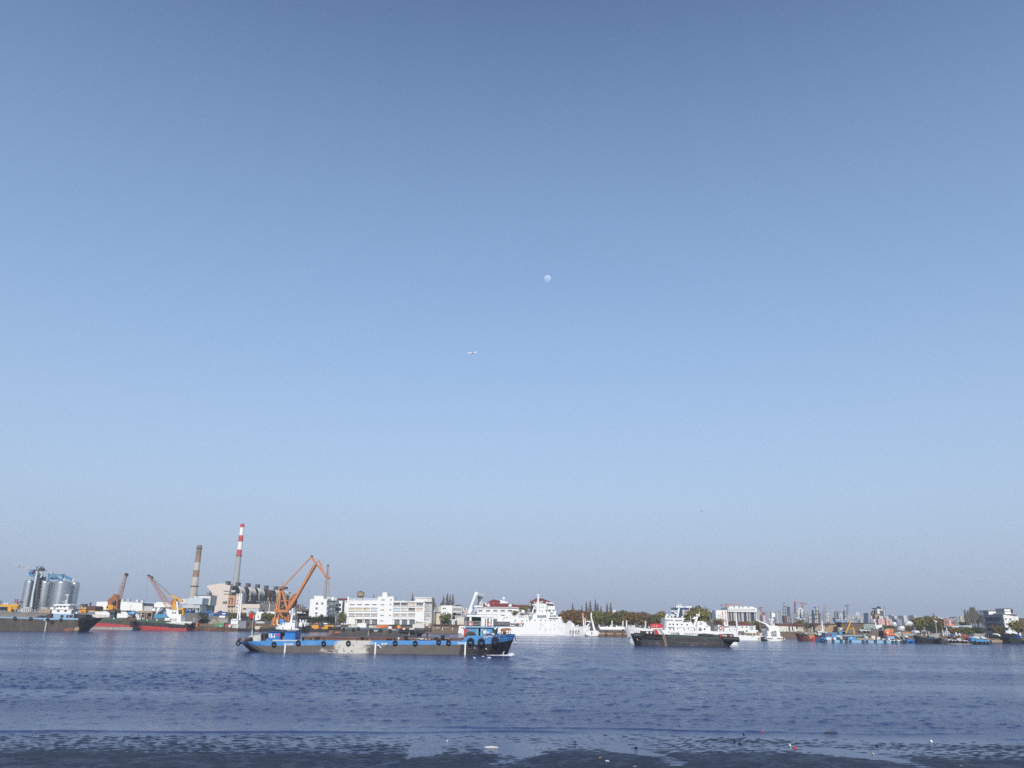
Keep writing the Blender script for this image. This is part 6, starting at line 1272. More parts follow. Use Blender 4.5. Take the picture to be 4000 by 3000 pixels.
# ================================================================== police ship, black barge, right half of the far bank
def porthole(t,u,v,D,r,parent=None,mat='window'):
    b = MB(); q = P(u,v,D); b.wtube((q[0],q[1]-.06,q[2]),(q[0],q[1]+.06,q[2]),r,r,10); t.p('porthole',mat,b,parent)
def glyph(b,D,u,v,s,seed):
    r = random.Random(seed)
    for k in range(r.randint(3,4)): w = s*r.uniform(.6,1); y = v-s*.5+s*k/3.2; b.bx(D,.06,u-w/2,u+w/2,y-s*.07,y+s*.07)
    for k in range(r.randint(1,3)): x = u+s*r.uniform(-.4,.4); b.bx(D-.01,.06,x-s*.07,x+s*.07,v-s*.5,v+s*r.uniform(.2,.5))
def build_black_barge():
    view(2450,2320,4.424); D = DW(900,905)
    t = T('black_barge','old black cargo barge with scraped sides and tyres at its left bow','barge',(X(900,905,D),D,0))
    hull(t,D,11,[(112,692,735,180,.5,.1),(150,695,740,190,.85,.5),(250,698,742,265,1,.9),(430,702,742,430,1,1),(680,708,740,680,1,1),(1100,722,752,1100,1,1),(1500,742,772,1500,1,1),(1650,752,780,1650,1,.95),(1840,756,790,1760,.95,.6),(1940,758,800,1830,.6,.2)],'hull_dark','black','dark_concrete',.3)
    t.p('side_ledge','tarp_green',MB().pr(D-.15,.5,[(700,710),(1590,748),(1595,778),(700,738)])); t.p('rubbing_strake','dark_steel',MB().pr(D-.12,.2,[(690,738),(1600,776),(1600,786),(690,748)])); t.p('rubbing_strake','hull_grey',MB().pr(D-.06,.15,[(880,838),(1640,850),(1640,858),(880,848)]))
    t.p('hold_wall','hull_dark',MB().pr(D+1.2,7,[(1290,715),(1330,698),(1400,688),(1480,695),(1600,712),(1620,760),(1300,748)])); t.p('hatch_arch','opening',MB().pr(D+1.0,.3,[(1340,748),(1370,722),(1430,712),(1490,722),(1510,750)]))
    t.p('deck_house','black',MB().bx(D+2,6,268,470,645,700)); t.p('house_panel','ship_white',[MB().bx(D+1.9,.2,u0,u1,652,680) for u0,u1 in ((332,366),(400,428))]); t.p('house_post','black',[MB().bx(D+1.6,.3,u,u+8,640,705) for u in (262,390,445)])
    t.p('stern_house','black',MB().bx(D+2,5,1640,1840,700,760)); t.p('red_door','red',[MB().bx(D+1.8,.3,1602,1632,704,762),MB().bx(D+1.8,.3,1758,1785,712,752)]); t.p('pale_panel','cream',[MB().bx(D+1.9,.2,1645,1725,708,745),MB().bx(D+1.9,.2,1788,1815,712,750)]); t.p('roof_edge','dark_steel',MB().bx(D+1.6,5.5,1730,1842,694,706))
    t.p('stern_rubber','black',MB().tb(D+.4,1650,775,1930,790,.9,n=10)); t.p('bow_rubber','black',MB().tb(D+.2,118,715,240,722,.9,n=10)); t.p('rust_spot','tan',MB().pr(D-.02,.1,[(160,770),(172,765),(195,800),(180,806)]))
    t.p('mooring_rope','tan',[MB().path([P(u0,700,D-.1),P(u0+15,760,D-.2),P(u1-6,860,D-.25),P(u1,908,D-.3)],.16,5) for u0,u1 in ((612,660),(640,682))]); t.p('ladder','dark_steel',MB().bx(D-.1,.12,1648,1660,800,905))
    me = tyre_mesh(.62,.22)
    for (u,v),nm in zip(((232,728),(322,728),(384,734),(450,738),(512,746),(560,738)),('leftmost on the black barge bow','second on the black barge bow, below the deck house','third on the black barge bow','fourth on the black barge bow','lowest and largest looking on the black barge bow','last on the black barge bow, left of the ropes')): tag(obj('fender_tyre',me,None,P(u,v,D-.45)),'black tyre fender hanging '+nm,'tyre','tyre fenders along the black barge')
    return D
DBB = build_black_barge()
def build_police_ship():
    view(2450,2320,4.424); D = DBB+26; W = 'ship_white'
    zr = 0
    t = T('police_ship','white police patrol ship with a red bow stripe lying behind the black barge','ship',P(900,800,D)); t.b = (t.b[0],t.b[1],0.0); t.o.location = t.b
    hull(t,D,10,[(-12,572,640,62,.03,.02),(40,570,640,85,.35,.25),(150,578,650,165,.7,.6),(300,596,660,300,.95,.9),(640,622,680,640,1,1),(1250,640,690,1250,1,1),(1890,655,700,1890,1,.95),(1925,665,710,1915,.9,.9)],W,W,'grey',.2)
    t.p('draught_line','cream',MB().bx(D+2,.1,40,70,700,735)); t.p('anchor_stain','orange',MB().pr(D+3.4,.2,[(32,655),(48,645),(75,735),(60,730)]))
    t.p('stripe','red',MB().pr(D-.12,.2,[(468,612),(520,618),(570,740),(484,745)])); t.p('stripe','grey',[MB().pr(D-.12,.2,[(u,616),(u+14,617),(u+118,745),(u+102,745)]) for u in (540,566)]); t.p('stripe','grey',MB().pr(D-.1,.2,[(446,612),(454,612),(470,650),(462,650)]))
    y = D+1; h = t.p('superstructure',W,MB().pr(y,8,[(640,630),(655,425),(975,425),(985,470),(1110,478),(1150,545),(1200,570),(1200,650)]))
    t.p('bridge_front','tarp_white',MB().pr(y-.1,.3,[(640,625),(652,430),(686,430),(672,620)])); t.inst('window',win_mesh(36*mpp(y),12*mpp(y),W,'window',0),P(715,450,y-.03),h); t.inst('window',win_mesh(36*mpp(y),12*mpp(y),W,'window',0),P(768,451,y-.03),h); t.inst('window',win_mesh(20*mpp(y),12*mpp(y),W,'window',0),P(674,450,y-.13),h)
    for u in (835,870,905,930): t.inst('window',win_mesh(28*mpp(y),14*mpp(y),W,'window_grey',0),P(u,454,y-.03),h)
    for u in (737,795,866,942,1037): porthole(t,u,525+ (u-737)*.02,y-.05,.3,h)
    t.p('side_opening','window_grey',[MB().pr(y-.08,.1,[(u0,585),(u1-30,580),(u1,632),(u0+20,630)]) for u0,u1 in ((722,832),(862,1004),(1040,1188),(1240,1300))]); t.p('opening_panel',W,[MB().pr(y-.12,.1,[(u0,592),(u1,588),(u1+10,632),(u0,632)]) for u0,u1 in ((750,790),(880,970),(1060,1150))]); t.p('deck_edge','grey',MB().bx(y-.3,.3,705,820,575,582))
    t.p('roof_shadow','dark_steel',MB().bx(y+.5,6,752,940,404,418)); t.p('bridge_roof',W,MB().bx(y+.2,8,655,1000,412,428)); t.p('upper_deck_rail','pale_steel',MB().bx(y,.2,965,1085,465,488)); t.p('mast',W,MB().pr(y+3,1,[(850,395),(865,330),(885,235),(912,235),(898,320),(885,400)])); t.p('mast_platform',W,[MB().bx(y+2.6,2,845,990,215,236),MB().bx(y+2.6,2,755,860,288,305),MB().pr(y+3,1,[(800,305),(830,345),(870,355),(870,335)])]); t.p('mast_top',W,[MB().bx(y+3,.6,885,900,175,215),MB().bx(y+3,.4,922,934,172,215),MB().bx(y+3,.8,848,870,205,232)])
    t.p('radar',W,MB().bx(y+3,1,1008,1115,212,238)); t.p('radar_post',W,MB().bx(y+3.2,.4,1070,1078,238,292)); t.p('dome',W,[ball(MB(),u,v,y+2,r) for u,v,r in ((688,372,24),(766,368,20),(818,375,14))]); t.p('deck_gear',W,[MB().bx(y+1,1,u,u+22,v,412) for u,v in ((660,385),(730,375),(780,350),(940,385))])
    t.p('aft_mast',W,MB().pr(y+3,1.2,[(1140,560),(1195,400),(1215,365),(1230,385),(1210,450),(1175,565)])); t.p('aft_radar',W,[MB().bx(y+3,.6,1245,1255,320,388),MB().bx(y+3,.6,1195,1250,350,388),MB().pr(y+3,.8,[(1125,430),(1165,390),(1195,400),(1190,440)])]); t.p('funnel',W,MB().pr(y+1,6,[(1205,640),(1210,475),(1300,470),(1360,490),(1375,530),(1440,570),(1440,648)]))
    b = MB(); b.torus(P(1272,512,y+.9),15*mpp(y),4*mpp(y),14,6); t.p('emblem','grey',b); porthole(t,1338,608,y+.95,.35); t.p('gun_cover','pale_steel',MB().bx(y+.9,.3,1350,1405,540,568)); t.p('aft_rail','pale_steel',[MB().bx(y+.2,.1,u,u+4,620,652) for u in range(1450,1660,28)]); t.p('helicopter_deck',W,MB().bx(y+.5,8,1430,1900,648,660)); t.p('pale_pole','offwhite',MB().bx(y+2,.3,1092,1100,378,470)); t.p('aft_tarp','grey',MB().pr(y+2,3,[(1495,610),(1510,540),(1545,560),(1600,590),(1560,612)])); t.p('flag_staff','red',MB().bx(y+2,.3,1485,1493,530,620))
    t.p('deck_ball',W,[ball(MB(),u,v,D+4,r) for u,v,r in ((305,585,14),(378,580,14),(225,562,10),(600,598,16),(625,605,14))]); t.p('jack_staff',W,MB().bar(D+5,-12,575,-12,490,.4)); t.p('anchor_pocket','grey',MB().pr(D+3.2,.3,[(35,582),(48,580),(46,596),(38,596)]))
    # hull writing
    for ch,u,hh in (('1',165,1.9),('1',200,1.9),('0',240,1.9)):
        f = max(0,(300-u)/300); lettering(t,ch,D+5*(1-(.95-.55*f))-.35,u,648,52*mpp(D)*.9,'dark_steel')
    for i,ch in enumerate('中国海警'): lettering(t,ch,D-.06,765+i*40,690,40*mpp(D),'dark_steel')
    lettering(t,'CHINA',D-.06,1040,692,38*mpp(D),'dark_steel',width=120*mpp(D))
    b = MB()
    for i in range(6): glyph(b,D-.08,1125+i*28,694,20,30+i)
    t.p('lettering','dark_steel',b); t.p('porthole','window',MB().bx(D-.05,.08,665,671,655,664)); t.p('porthole','window',MB().bx(D-.05,.08,718,728,648,672))
    s = T('red_board','bright red sign board standing on the bow of the police ship','sign',P(505,600,D+3)); s.p('board','signal_red',MB().bx(D+3,.3,410,604,520,590)); s.p('frame','flag_red',MB().bx(D+2.9,.1,405,608,514,521).bx(D+2.9,.1,405,411,514,592).bx(D+2.9,.1,602,608,514,592)); b = MB()
    for u in (465,510): glyph(b,D+2.92,u,560,34,u)
    s.p('lettering','pink',b); s.p('base',W,MB().bx(D+3,1,415,600,592,606))
build_police_ship()

def build_pier():
    view(2300,2300,5.53); D = DW(500,1028)
    t = T('pontoon_pier','long brown pontoon pier carrying a fat white pipe','pier',(X(500,1020,D),D,0))
    t.p('pipe','ship_white',MB().tb(D+2,225,860,840,868,36*mpp(D),n=14)); t.p('pipe_collar','offwhite',[MB().tb(D+2,u,862+(u-225)*.013,u+18,862+(u-207)*.013,40*mpp(D),n=14) for u in (225,535,760)])
    t.p('pontoon','brown_wall',MB().pr(D,5,[(205,905),(860,912),(900,1030),(205,1030)])); t.p('walkway','dark_concrete',MB().pr(D-.3,1,[(205,905),(860,912),(860,928),(205,920)])); t.p('beam','tan',MB().pr(D-.35,.5,[(225,945),(860,965),(862,985),(225,990)])); t.p('pile','rust',[MB().tb(D-.6,u,1040,u,v,w*mpp(D),n=10) for u,v,w in ((375,960,20),(560,940,24),(742,870,18))]); t.p('bollard','hull_black',[MB().bx(D-.5,.5,u,u+14,905,935) for u in (362,384)])
    t.p('lamp','ship_white',[MB().bx(D+3,.5,u,u+w,v,832) for u,w,v in ((462,30,785),(590,20,790),(690,16,800),(380,30,805),(640,40,815))])
    c = T('low_cars','row of pale low roofs and parked cars behind the white pipe','cars',P(800,830,D+14)); c.p('roof','offwhite',[MB().bx(D+14,3,u,u+w,v,835) for u,w,v in ((840,80,795),(600,70,805),(900,100,790))])
    for i,(u,v0,nm) in enumerate(((735,690,'left of the pair of pale trunks'),(812,680,'right of the pair of pale trunks'),(1222,695,'pale trunk left of the red board'),(500,690,'thin pale post above the pipe collar'),(220,775,'white leaning post by the white boat gantry'))): solo('pale_post','pale slim post or trunk: '+nm,'post','offwhite',MB().bar(D+10,u,835,u+2,v0,.7))
    # white boat with its raised gantry
    Dg = D-5
    b = T('gantry_boat','small white boat with a tall leaning white gantry beside the research ship bow','boat',(X(100,1020,Dg),Dg,0)); b.p('hull','ship_white',MB().pr(Dg,6,[(-70,960),(-50,915),(185,905),(205,920),(195,1015),(40,1022),(-60,1000)])); b.p('hull_end','pale_steel',MB().pr(Dg+.5,5,[(185,905),(225,885),(232,960),(200,1015)])); b.p('rust_stain','tan',MB().bx(Dg-.06,.1,50,80,930,1000)); b.p('window','tarp_green',MB().pr(Dg-.08,.1,[(20,880),(60,845),(75,890),(25,892)]))
    b.p('gantry_leg','ship_white',MB().pr(Dg+.5,1.4,[(38,590),(62,600),(150,900),(105,905),(48,650)])); b.p('gantry_leg','ship_white',MB().pr(Dg+3.5,1.2,[(-80,880),(-40,790),(10,720),(40,690),(55,720),(-10,800),(-40,900)])); b.p('gantry_head','ship_white',MB().pr(Dg+.5,2,[(38,590),(42,520),(62,510),(70,600)])); b.p('cross_beam','ship_white',MB().bar(Dg+2,-60,700,40,705,.5)); b.p('tyre','rubber',MB().torus(P(215,890,Dg+.3),.5,.2))
build_pier()

def build_right_middle():
    view(2750,2320,5.53)
    # glass block and tree behind the police ship
    view(2450,2320,4.424); d = 900
    t = T('glass_block','blue glass office block with stepped pale stair towers behind the police ship mast','building',P(1000,480,d)); t.p('glass_wall','glass_blue',MB().pr(d,20,[(820,245),(1185,248),(1190,480),(820,480)])); t.p('roof_edge','deep_blue',MB().bx(d-.5,21,815,1190,238,250)); t.p('stair_tower','tower_a',[MB().bx(d-2,3,u0,u1,v,400) for u0,u1,v in ((955,1000,272),(1005,1035,280),(1035,1062,270))])
    t.p('glass_pane','deep_blue',[MB().bx(d-.2,.3,u,u+16,v,v+20) for u in range(835,950,24) for v in range(262,470,34)])
    k = mpp(480); crown_tree('tree','big spreading olive tree behind the police ship aft mast',P(1260,560,480),520*k,320*k,'leaf_olive',None,.08,130,1500,lobes=18,flat=.9); crown_tree('tree','low olive bush right of the big spreading tree',P(1570,560,482),280*k,130*k,'leaf_mixed',None,.06,131,600); crown_tree('tree','dark tree under the left side of the big spreading tree',P(1040,520,481),170*k,160*k,'leaf_dark',None,.06,132,400)
    t = T('white_house','white house with a stepped roof right of the big spreading tree','building',P(1490,430,640)); t.p('wall','tile_white',MB().pr(640,8,[(1470,330),(1530,320),(1530,430),(1495,430)])); t.p('roof','roof_brown',MB().bx(639,9,1400,1530,318,330)); t.p('roof_house','offwhite',[MB().bx(700,8,u0,u1,v,330) for u0,u1,v in ((1350,1410,285),(1420,1475,290))])
    view(2750,2320,5.53); d = 520
    t = T('sign_building','white blank gable with vertical red writing right of the olive trees','building',P(420,690,d)); t.p('wall','white',MB().pr(d,10,[(250,352),(498,352),(510,560),(528,700),(440,700),(430,640),(262,560)])); 
    b = MB()
    for i in range(7):
        glyph(b,d-.1,463+i*3,400+42*i,30,i);
        if i < 6: glyph(b,d-.1,402+i*3,400+42*i,30,40+i)
    t.p('lettering','signal_red',b); b = MB()
    for i in range(5): glyph(b,d-.1,362+i*3,450+40*i,22,70+i)
    t.p('lettering','grey',b); t.p('faded_mark','pale_steel',MB().pr(d-.05,.06,[(290,450),(340,440),(345,500),(300,505)]))
    # concrete silo house
    d = 760
    t = T('storage_block','large white topped storage block with round concrete shafts and blue glass strips','building',P(800,620,d)); t.p('head','white',MB().bx(d,24,512,1140,296,388)); t.p('head_band','pale_steel',[MB().bx(d-.4,.5,515,1110,v,v+7) for v in (322,352,384)]); t.p('roof_unit','white',[MB().bx(d+5,6,u0,u1,v,300) for u0,u1,v in ((552,630,268),(672,735,264),(785,830,272),(862,940,272),(975,1035,276),(1040,1075,278))]); t.p('side_wall','offwhite',MB().bx(d+2,20,1125,1145,310,600))
    for i,(u0,u1) in enumerate(((512,548),(575,602),(628,690),(735,775),(800,862),(915,955),(960,1012),(1080,1130))): b = MB(); cylv(b,d+.5,u0,u1,388,620,16); t.p('shaft','tower_a' if i % 3 else 'tower_b',b)
    t.p('glass_strip','glass_blue',[MB().bx(d+2,1,u0,u1,v0,600) for u0,u1,v0 in ((548,578,430),(858,905,420),(1012,1080,440))]); t.p('dark_gap','dark_steel',[MB().bx(d+1.5,1,u0,u1,390,600) for u0,u1 in ((600,628),(690,735),(905,916))]); t.p('back_wall','tower_b',MB().bx(d+4,16,515,1125,388,620)); t.p('stair_mark','dark_steel',[MB().bx(d+.3,.3,1104,1122,v,v+12) for v in range(410,570,26)])
    t = T('rounded_flats','pale ribbed apartment tower right of the storage block','building',P(1190,600,1500)); t.p('wall','tower_a',MB().bx(1500,20,1145,1225,400,640)); t.p('rib','haze_grey',[MB().bx(1499,1,u,u+9,402,640) for u in (1160,1184,1206)])
    solo('pink_tower','cream and pink slim tower left of the blue sided flats','building','pink',MB().bx(1300,15,1272,1330,460,640))
    for i,(u,w,v0,m) in enumerate(((1320,46,395,'tower_c'),(1368,40,388,'tower_b'),(1405,30,385,'tower_a'),(1455,64,380,'tower_a'),(1540,40,395,'tower_c'),(1580,46,395,'tower_a'),(1630,34,380,'tower_b'),(1672,34,372,'tower_a'))):
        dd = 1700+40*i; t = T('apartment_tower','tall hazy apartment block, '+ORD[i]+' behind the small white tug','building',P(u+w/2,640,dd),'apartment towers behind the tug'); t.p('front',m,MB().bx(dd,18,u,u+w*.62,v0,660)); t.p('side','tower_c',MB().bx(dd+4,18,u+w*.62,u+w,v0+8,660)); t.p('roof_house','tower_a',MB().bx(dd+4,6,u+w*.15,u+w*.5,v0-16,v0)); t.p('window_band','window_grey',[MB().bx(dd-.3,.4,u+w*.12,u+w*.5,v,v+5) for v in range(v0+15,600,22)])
    # tower cranes far behind, haze put into their faded colours
    def tcrane(nm,D,u,v0,v1,uj0,vj0,uj1,vj1,ck,mat='old_orange'):
        t = T('tower_crane',nm,'crane',P(u,v1,D),'construction tower cranes'); k = mpp(D)
        t.p('mast',mat,truss(MB(),D,(u,v1),(u,v0),ck,ck,14,ck*k*.18,ck*k)); t.p('jib',mat,truss(MB(),D,(uj0,vj0),(uj1,vj1),ck*.55,ck*.35,12,ck*k*.14,ck*k*.6)); t.p('counterweight','dark_steel',MB().bx(D,2,uj0-ck*.5,uj0+ck*.7,vj0-4,vj0+ck*1.0)); t.p('cab','deep_blue' if mat != 'orange' else 'dark_steel',MB().pr(D,3,[(u-ck*2.5,v0+3),(u-ck*.5,v0-ck*.7),(u+ck*1.6,v0-2),(u+ck*1.6,v0+ck*.5),(u-ck*2.5,v0+ck*.6)]))
    tcrane('tower crane with a blue counter jib left of the storage block',1400,488,225,420,380,232,820,232,26,'salmon'); tcrane('tower crane seen end on right of the storage block',1500,1248,300,520,1215,318,1340,292,22,'salmon')
    view(3050,2320,5.53); tcrane('tower crane with a long horizontal jib over the left refinery columns',1500,476,195,420,540,205,270,165,24,'salmon'); tcrane('tower crane seen mast on, above the middle refinery frames',1500,782,290,420,800,285,740,270,26,'salmon'); tcrane('tower crane with a jib rising to the right in the refinery',1500,1450,240,460,1400,250,1585,212,22,'mast_grey'); tcrane('white topped tower crane with a faint long jib to the left',1600,1222,370,460,1280,375,1010,348,20,'haze_grey')
    # low buildings and trees in front of the storage block
    view(2750,2320,5.53); d = 500; k = mpp(d)
    for u,vb,vt,w,m,nm,sd in ((610,690,585,200,'leaf_mixed','dark olive tree under the left end of the storage block',140),(1090,760,585,260,'leaf_olive','wide olive tree under the right end of the storage block',141),(1180,800,640,160,'leaf_mixed','brown tree right of the maroon roofed house',142),(850,660,600,300,'leaf_rust','reddish low trees above the maroon roof',143)): crown_tree('tree',nm,P(u,vb,d),w*k,(vb-vt)*k,m,None,.06,sd,600)
    d = 470; t = T('maroon_house','white harbour house with a maroon roof behind the stern of the police ship','building',P(910,800,d)); w = t.p('wall','white',MB().bx(d,8,715,1112,676,810)); t.p('roof','roof_maroon',MB().pr(d-.6,9.2,[(735,676),(740,655),(800,636),(940,640),(1100,676)])); t.p('side_bay','pale_blue',MB().bx(d-.2,.4,975,1068,690,760)); wins(t,d,[823,920],[713],26,22,'white','window',1,parent=w); wins(t,d-.2,[1037],[714,757],18,20,'pale_blue','window',1)
    solo('white_mast','tall thick white mast standing between the police ship and the maroon roofed house','mast','ship_white',MB().tb(455,722,830,690,400,18*mpp(455),12*mpp(455),12))
    solo('grey_pole','plain grey pole in front of the wide olive tree','pole','dark_concrete',MB().bar(480,1230,830,1200,655,.9)); solo('grey_pole','thin grey pole rising in front of the storage block right end','pole','concrete',MB().bx(498,.7,1070,1082,575,660))
    view(2700,2360,4.2333); d = 452; t = T('ship_house','white deck house with portholes between police ship and maroon roofed house','building',P(640,460,d)); t.p('house','ship_white',MB().bx(d,5,548,745,388,460)); t.p('rail','pale_steel',MB().bx(d,.3,620,730,360,388)); t.p('porthole','window',[MB().bx(d-.06,.1,u0,u1,v0,v1) for u0,u1,v0,v1 in ((632,642,410,432),(712,724,414,430))]); t.p('fin','ship_white',MB().pr(d+2,3,[(440,440),(442,340),(490,352),(535,375),(540,440)])); b = MB(); b.torus(P(488,393,d+1.9),.9,.3,12,5); t.p('emblem','signal_red',b)
    # patrol boat and stern-on tug
    view(2750,2320,5.53); D = DW(1000,998)
    t = T('patrol_boat','low white patrol boat with long tubes on its deck right of the black barge','boat',(X(1000,998,D),D,0)); hull(t,D,7,[(700,890,930,700,1,1),(1150,905,940,1150,1,1),(1272,900,940,1255,.9,.85)],'ship_white','ship_white','grey',.2)
    t.p('deck_tube','ship_white',[MB().tb(D+2,870,842,1130,832,16*mpp(D),n=10),MB().tb(D+3,1000,805,1165,805,16*mpp(D),n=10)]); t.p('deck_house','ship_white',MB().bx(D+2,3,955,1025,785,845).bx(D+2.2,2,870,960,800,850)); t.p('window','window_grey',MB().bx(D+1.9,.1,905,945,795,825)); t.p('deck_gear','pale_steel',[ball(MB(),u,v,D+1.5,r) for u,v,r in ((885,885,18),(1210,880,30),(1050,870,16),(780,870,16))]); t.p('deck_frame','tan',MB().bx(D+1,2,880,1300,838,868)); t.p('post','ship_white',[MB().bx(D+.8,.3,u,u+10,840,910) for u in (1040,1110,1240)]); t.p('rust_spot','tan',MB().bx(D-.06,.1,1170,1200,945,985))
    lettering(t,'110',D-.1,1050,925,36*mpp(D),'dark_steel')
    t.p('quay_pile','rust',[MB().tb(D+6,u,1000,u,850,.7,n=8) for u in (1285,1310)]); 
    D = DW(1540,1012)
    t = T('tugboat','small white tug seen from astern with a crane arm reaching left','boat',(X(1540,1012,D),D,0)); t.p('hull','ship_white',MB().pr(D,14,[(1340,955),(1375,920),(1690,922),(1712,965),(1700,1000),(1600,1018),(1450,1018),(1365,998)])); t.p('fender_bar','black',[MB().bx(D-.15,.3,1320,1485,958,974),MB().bx(D-.15,.3,1585,1730,960,975)]); t.p('side_fender','black',MB().bx(D+1,6,1300,1345,930,990)); t.p('buoy','ship_white',ball(MB(),1738,978,D,14)); t.p('buoy','ship_white',ball(MB(),1322,970,D,12))
    t.p('side_block','ship_white',[MB().bx(D+1,9,1372,1445,800,920),MB().bx(D+1,9,1568,1645,800,920)]); t.p('after_deck','tarp_white',MB().bx(D+3,6,1445,1568,850,920)); t.p('deck_house','ship_white',MB().bx(D+8,5,1400,1620,720,830)); t.p('bridge','ship_white',MB().bx(D+9,4,1420,1600,690,740)); t.p('bridge_window','window',[MB().bx(D+8.9,.1,u,u+22,715,740) for u in (1528,1555)])
    t.p('gear','pale_steel',[ball(MB(),u,v,D+2.6,r) for u,v,r in ((1480,880,22),(1530,860,24),(1500,830,18))]); t.p('winch','grey',MB().tb(D+2.5,1490,900,1560,900,.5,n=10)); t.p('mast','ship_white',[MB().bar(D+9,u0,720,u1,v1,.32) for u0,u1,v1 in ((1440,1455,560),(1475,1470,480),(1500,1492,560),(1520,1490,580),(1535,1505,620))]); t.p('mast_top','ship_white',[MB().bx(D+9,.5,1400,1510,545,558),MB().bx(D+9,.5,1462,1476,480,560)]); t.p('radar_panel','ship_white',MB().bx(D+9,.6,1465,1535,410,495)); 
    t.p('crane_arm','ship_white',MB().pr(D+6,1,[(1122,570),(1140,556),(1380,650),(1430,690),(1440,780),(1405,780),(1395,710),(1360,668)])); t.p('crane_ram','ship_white',MB().bar(D+6,1330,660,1410,730,.35)); 
build_right_middle()

# ================================================================== refinery, houses and moored boats at the right
def build_refinery():
    view(3050,2320,5.53); D = 1050; k = mpp(D)
    def column(nm,u0,u1,v0,v1,mat='pale_steel',slant=0,d=D,bands=3,top=None):
        um = (u0+u1)/2; t = T('refinery_column',nm,'column',P(um,v1,d),'refinery columns'); r = (u1-u0)/2*mpp(d)
        t.p('shell',mat,MB().wtube(P(um,v1,d),P(um-slant,v0,d),r*1.04,r*.9,12)); n = bands
        t.p('platform','dark_steel',[MB().wtube(P(um-slant*(j+1)/(n+1),v1+(v0-v1)*(j+1)/(n+1)-3,d),P(um-slant*(j+1)/(n+1),v1+(v0-v1)*(j+1)/(n+1)+3,d),r*1.5,r*1.5,10) for j in range(n)]) if n else None
        if top: t.p('top_pipe',top,MB().tb(d,um-slant,v0,um-slant,v0-26,r*.4))
        return t
    def hoop(nm,u0,u1,v0,v1,w,mat='pale_steel',d=D,vr=None):
        """a vapour line that rises, bends over and comes down again"""
        t = T('vapour_pipe',nm,'pipe',P((u0+u1)/2,v1,d),'bent refinery pipes'); c = (u0+u1)/2; R_ = (u1-u0)/2; pts = [P(u0,v1,d)]
        for j in range(9): a = math.pi*(1-j/8); pts.append(P(c+R_*math.cos(a),v0+R_-R_*math.sin(a),d))
        pts.append(P(u1,vr or v1,d)); t.p('pipe',mat,MB().path(pts,w*mpp(d)*.62,8)); return t
    column('big polished column on a rusty brown base at the left end of the refinery',55,108,210,470,'steel',14,top='dark_steel'); solo('column_base','rusty brown steel base under the big polished refinery column','base','roof_brown',MB().bx(D-2,8,76,136,472,630))
    t = T('lattice_tower','brown lattice service tower right of the big polished column','tower',P(170,620,D)); t.p('lattice','dark_steel',truss(MB(),D,(180,480),(172,275),46,30,7,.35,3)); t.p('top_beam','mast_grey',MB().bx(D,3,115,200,268,276)); t.p('ring_pipe','mast_grey',MB().torus(P(178,490,D-2),32*k,5*k,16,6)); t.p('beam','mast_grey',[MB().bx(D,2,100,235,v,v+8) for v in (515,570)]); t.p('leg','mast_grey',[MB().bx(D,2,u,u+7,480,630) for u in (120,165,225)])
    for q in (('pair of thin maroon flare stacks, left one of the two',290,302,165,400,'roof_maroon',6),('pair of thin maroon flare stacks, right one of the two',308,326,170,420,'roof_maroon',8),('bright slim column left of the maroon flare stacks',266,298,330,590,'steel',6),('short column under the maroon flare stacks',318,344,330,560,'steel',2),('light column between the flare stacks and the large pipe hoop',345,372,345,560,'pale_steel',3),('banded bright column right of the large pipe hoop',485,525,345,600,'steel',4),
              ('small column with round platforms right of the banded bright column',560,592,375,600,'steel',6),('tan short column before the first dark tower',618,640,480,620,'offwhite',2),('thin grey column before the first dark tower',650,672,470,620,'tower_b',2),('polished column left of the twin tall columns',892,914,370,600,'steel',4),('left of the twin tall columns',930,955,270,615,'steel',8),('right of the twin tall columns',950,972,268,600,'mast_grey',4),('pale column right of the twin tall columns',985,1010,420,600,'offwhite',2),('second pale column right of the twin tall columns',1018,1044,400,600,'offwhite',2),
              ('white column standing on the dark blue tank frame',1206,1236,345,520,'steel',2),('tall bright column right of the dark blue tank frame',1372,1412,320,560,'steel',4),('dark column behind the tall bright column',1345,1370,360,560,'dark_steel',2),('cream column near the yellow boat crane',1540,1574,485,620,'cream',1),('slim grey column near the yellow boat crane',1590,1612,480,620,'tower_b',1),('fat polished vessel below the right pipe hoop',1625,1668,470,610,'steel',0),('pale column left of the cream column',1470,1500,490,600,'offwhite',1)):
        column(q[0],*q[1:5],q[5],q[6],bands=2 if q[4]-q[3] > 180 else 1)
    hoop('largest pale pipe hoop right of the maroon flare stacks',388,456,310,590,20,'ship_white',vr=480); hoop('smaller pipe hoop leaning on the banded bright column',462,510,345,480,14,'ship_white',vr=400); hoop('narrow pipe hoop at the small platform column',545,580,365,600,12,'pale_steel',vr=400); hoop('right pipe hoop above the fat polished vessel',1635,1685,410,560,17,'ship_white',vr=560); hoop('low pale pipe bend right of the dark blue tank frame',1275,1318,440,600,14,'ship_white'); hoop('small bend on the tall bright column',1380,1405,320,480,10,'ship_white')
    t = T('vessel_block','dark blue drum and frames under the large pipe hoop','vessel',P(430,600,D+4)); t.p('drum','tower_c',MB().bx(D+4,5,398,446,395,520)); t.p('frame','dark_steel',[MB().bx(D-1,2,330,540,v,v+10) for v in (455,580)]); t.p('floor','mast_grey',MB().bx(D-1,5,330,590,545,565)); t.p('vessel','steel',[ball(MB(),u,v,D-2,r) for u,v,r in ((345,530,26),(500,545,24),(430,555,20))])
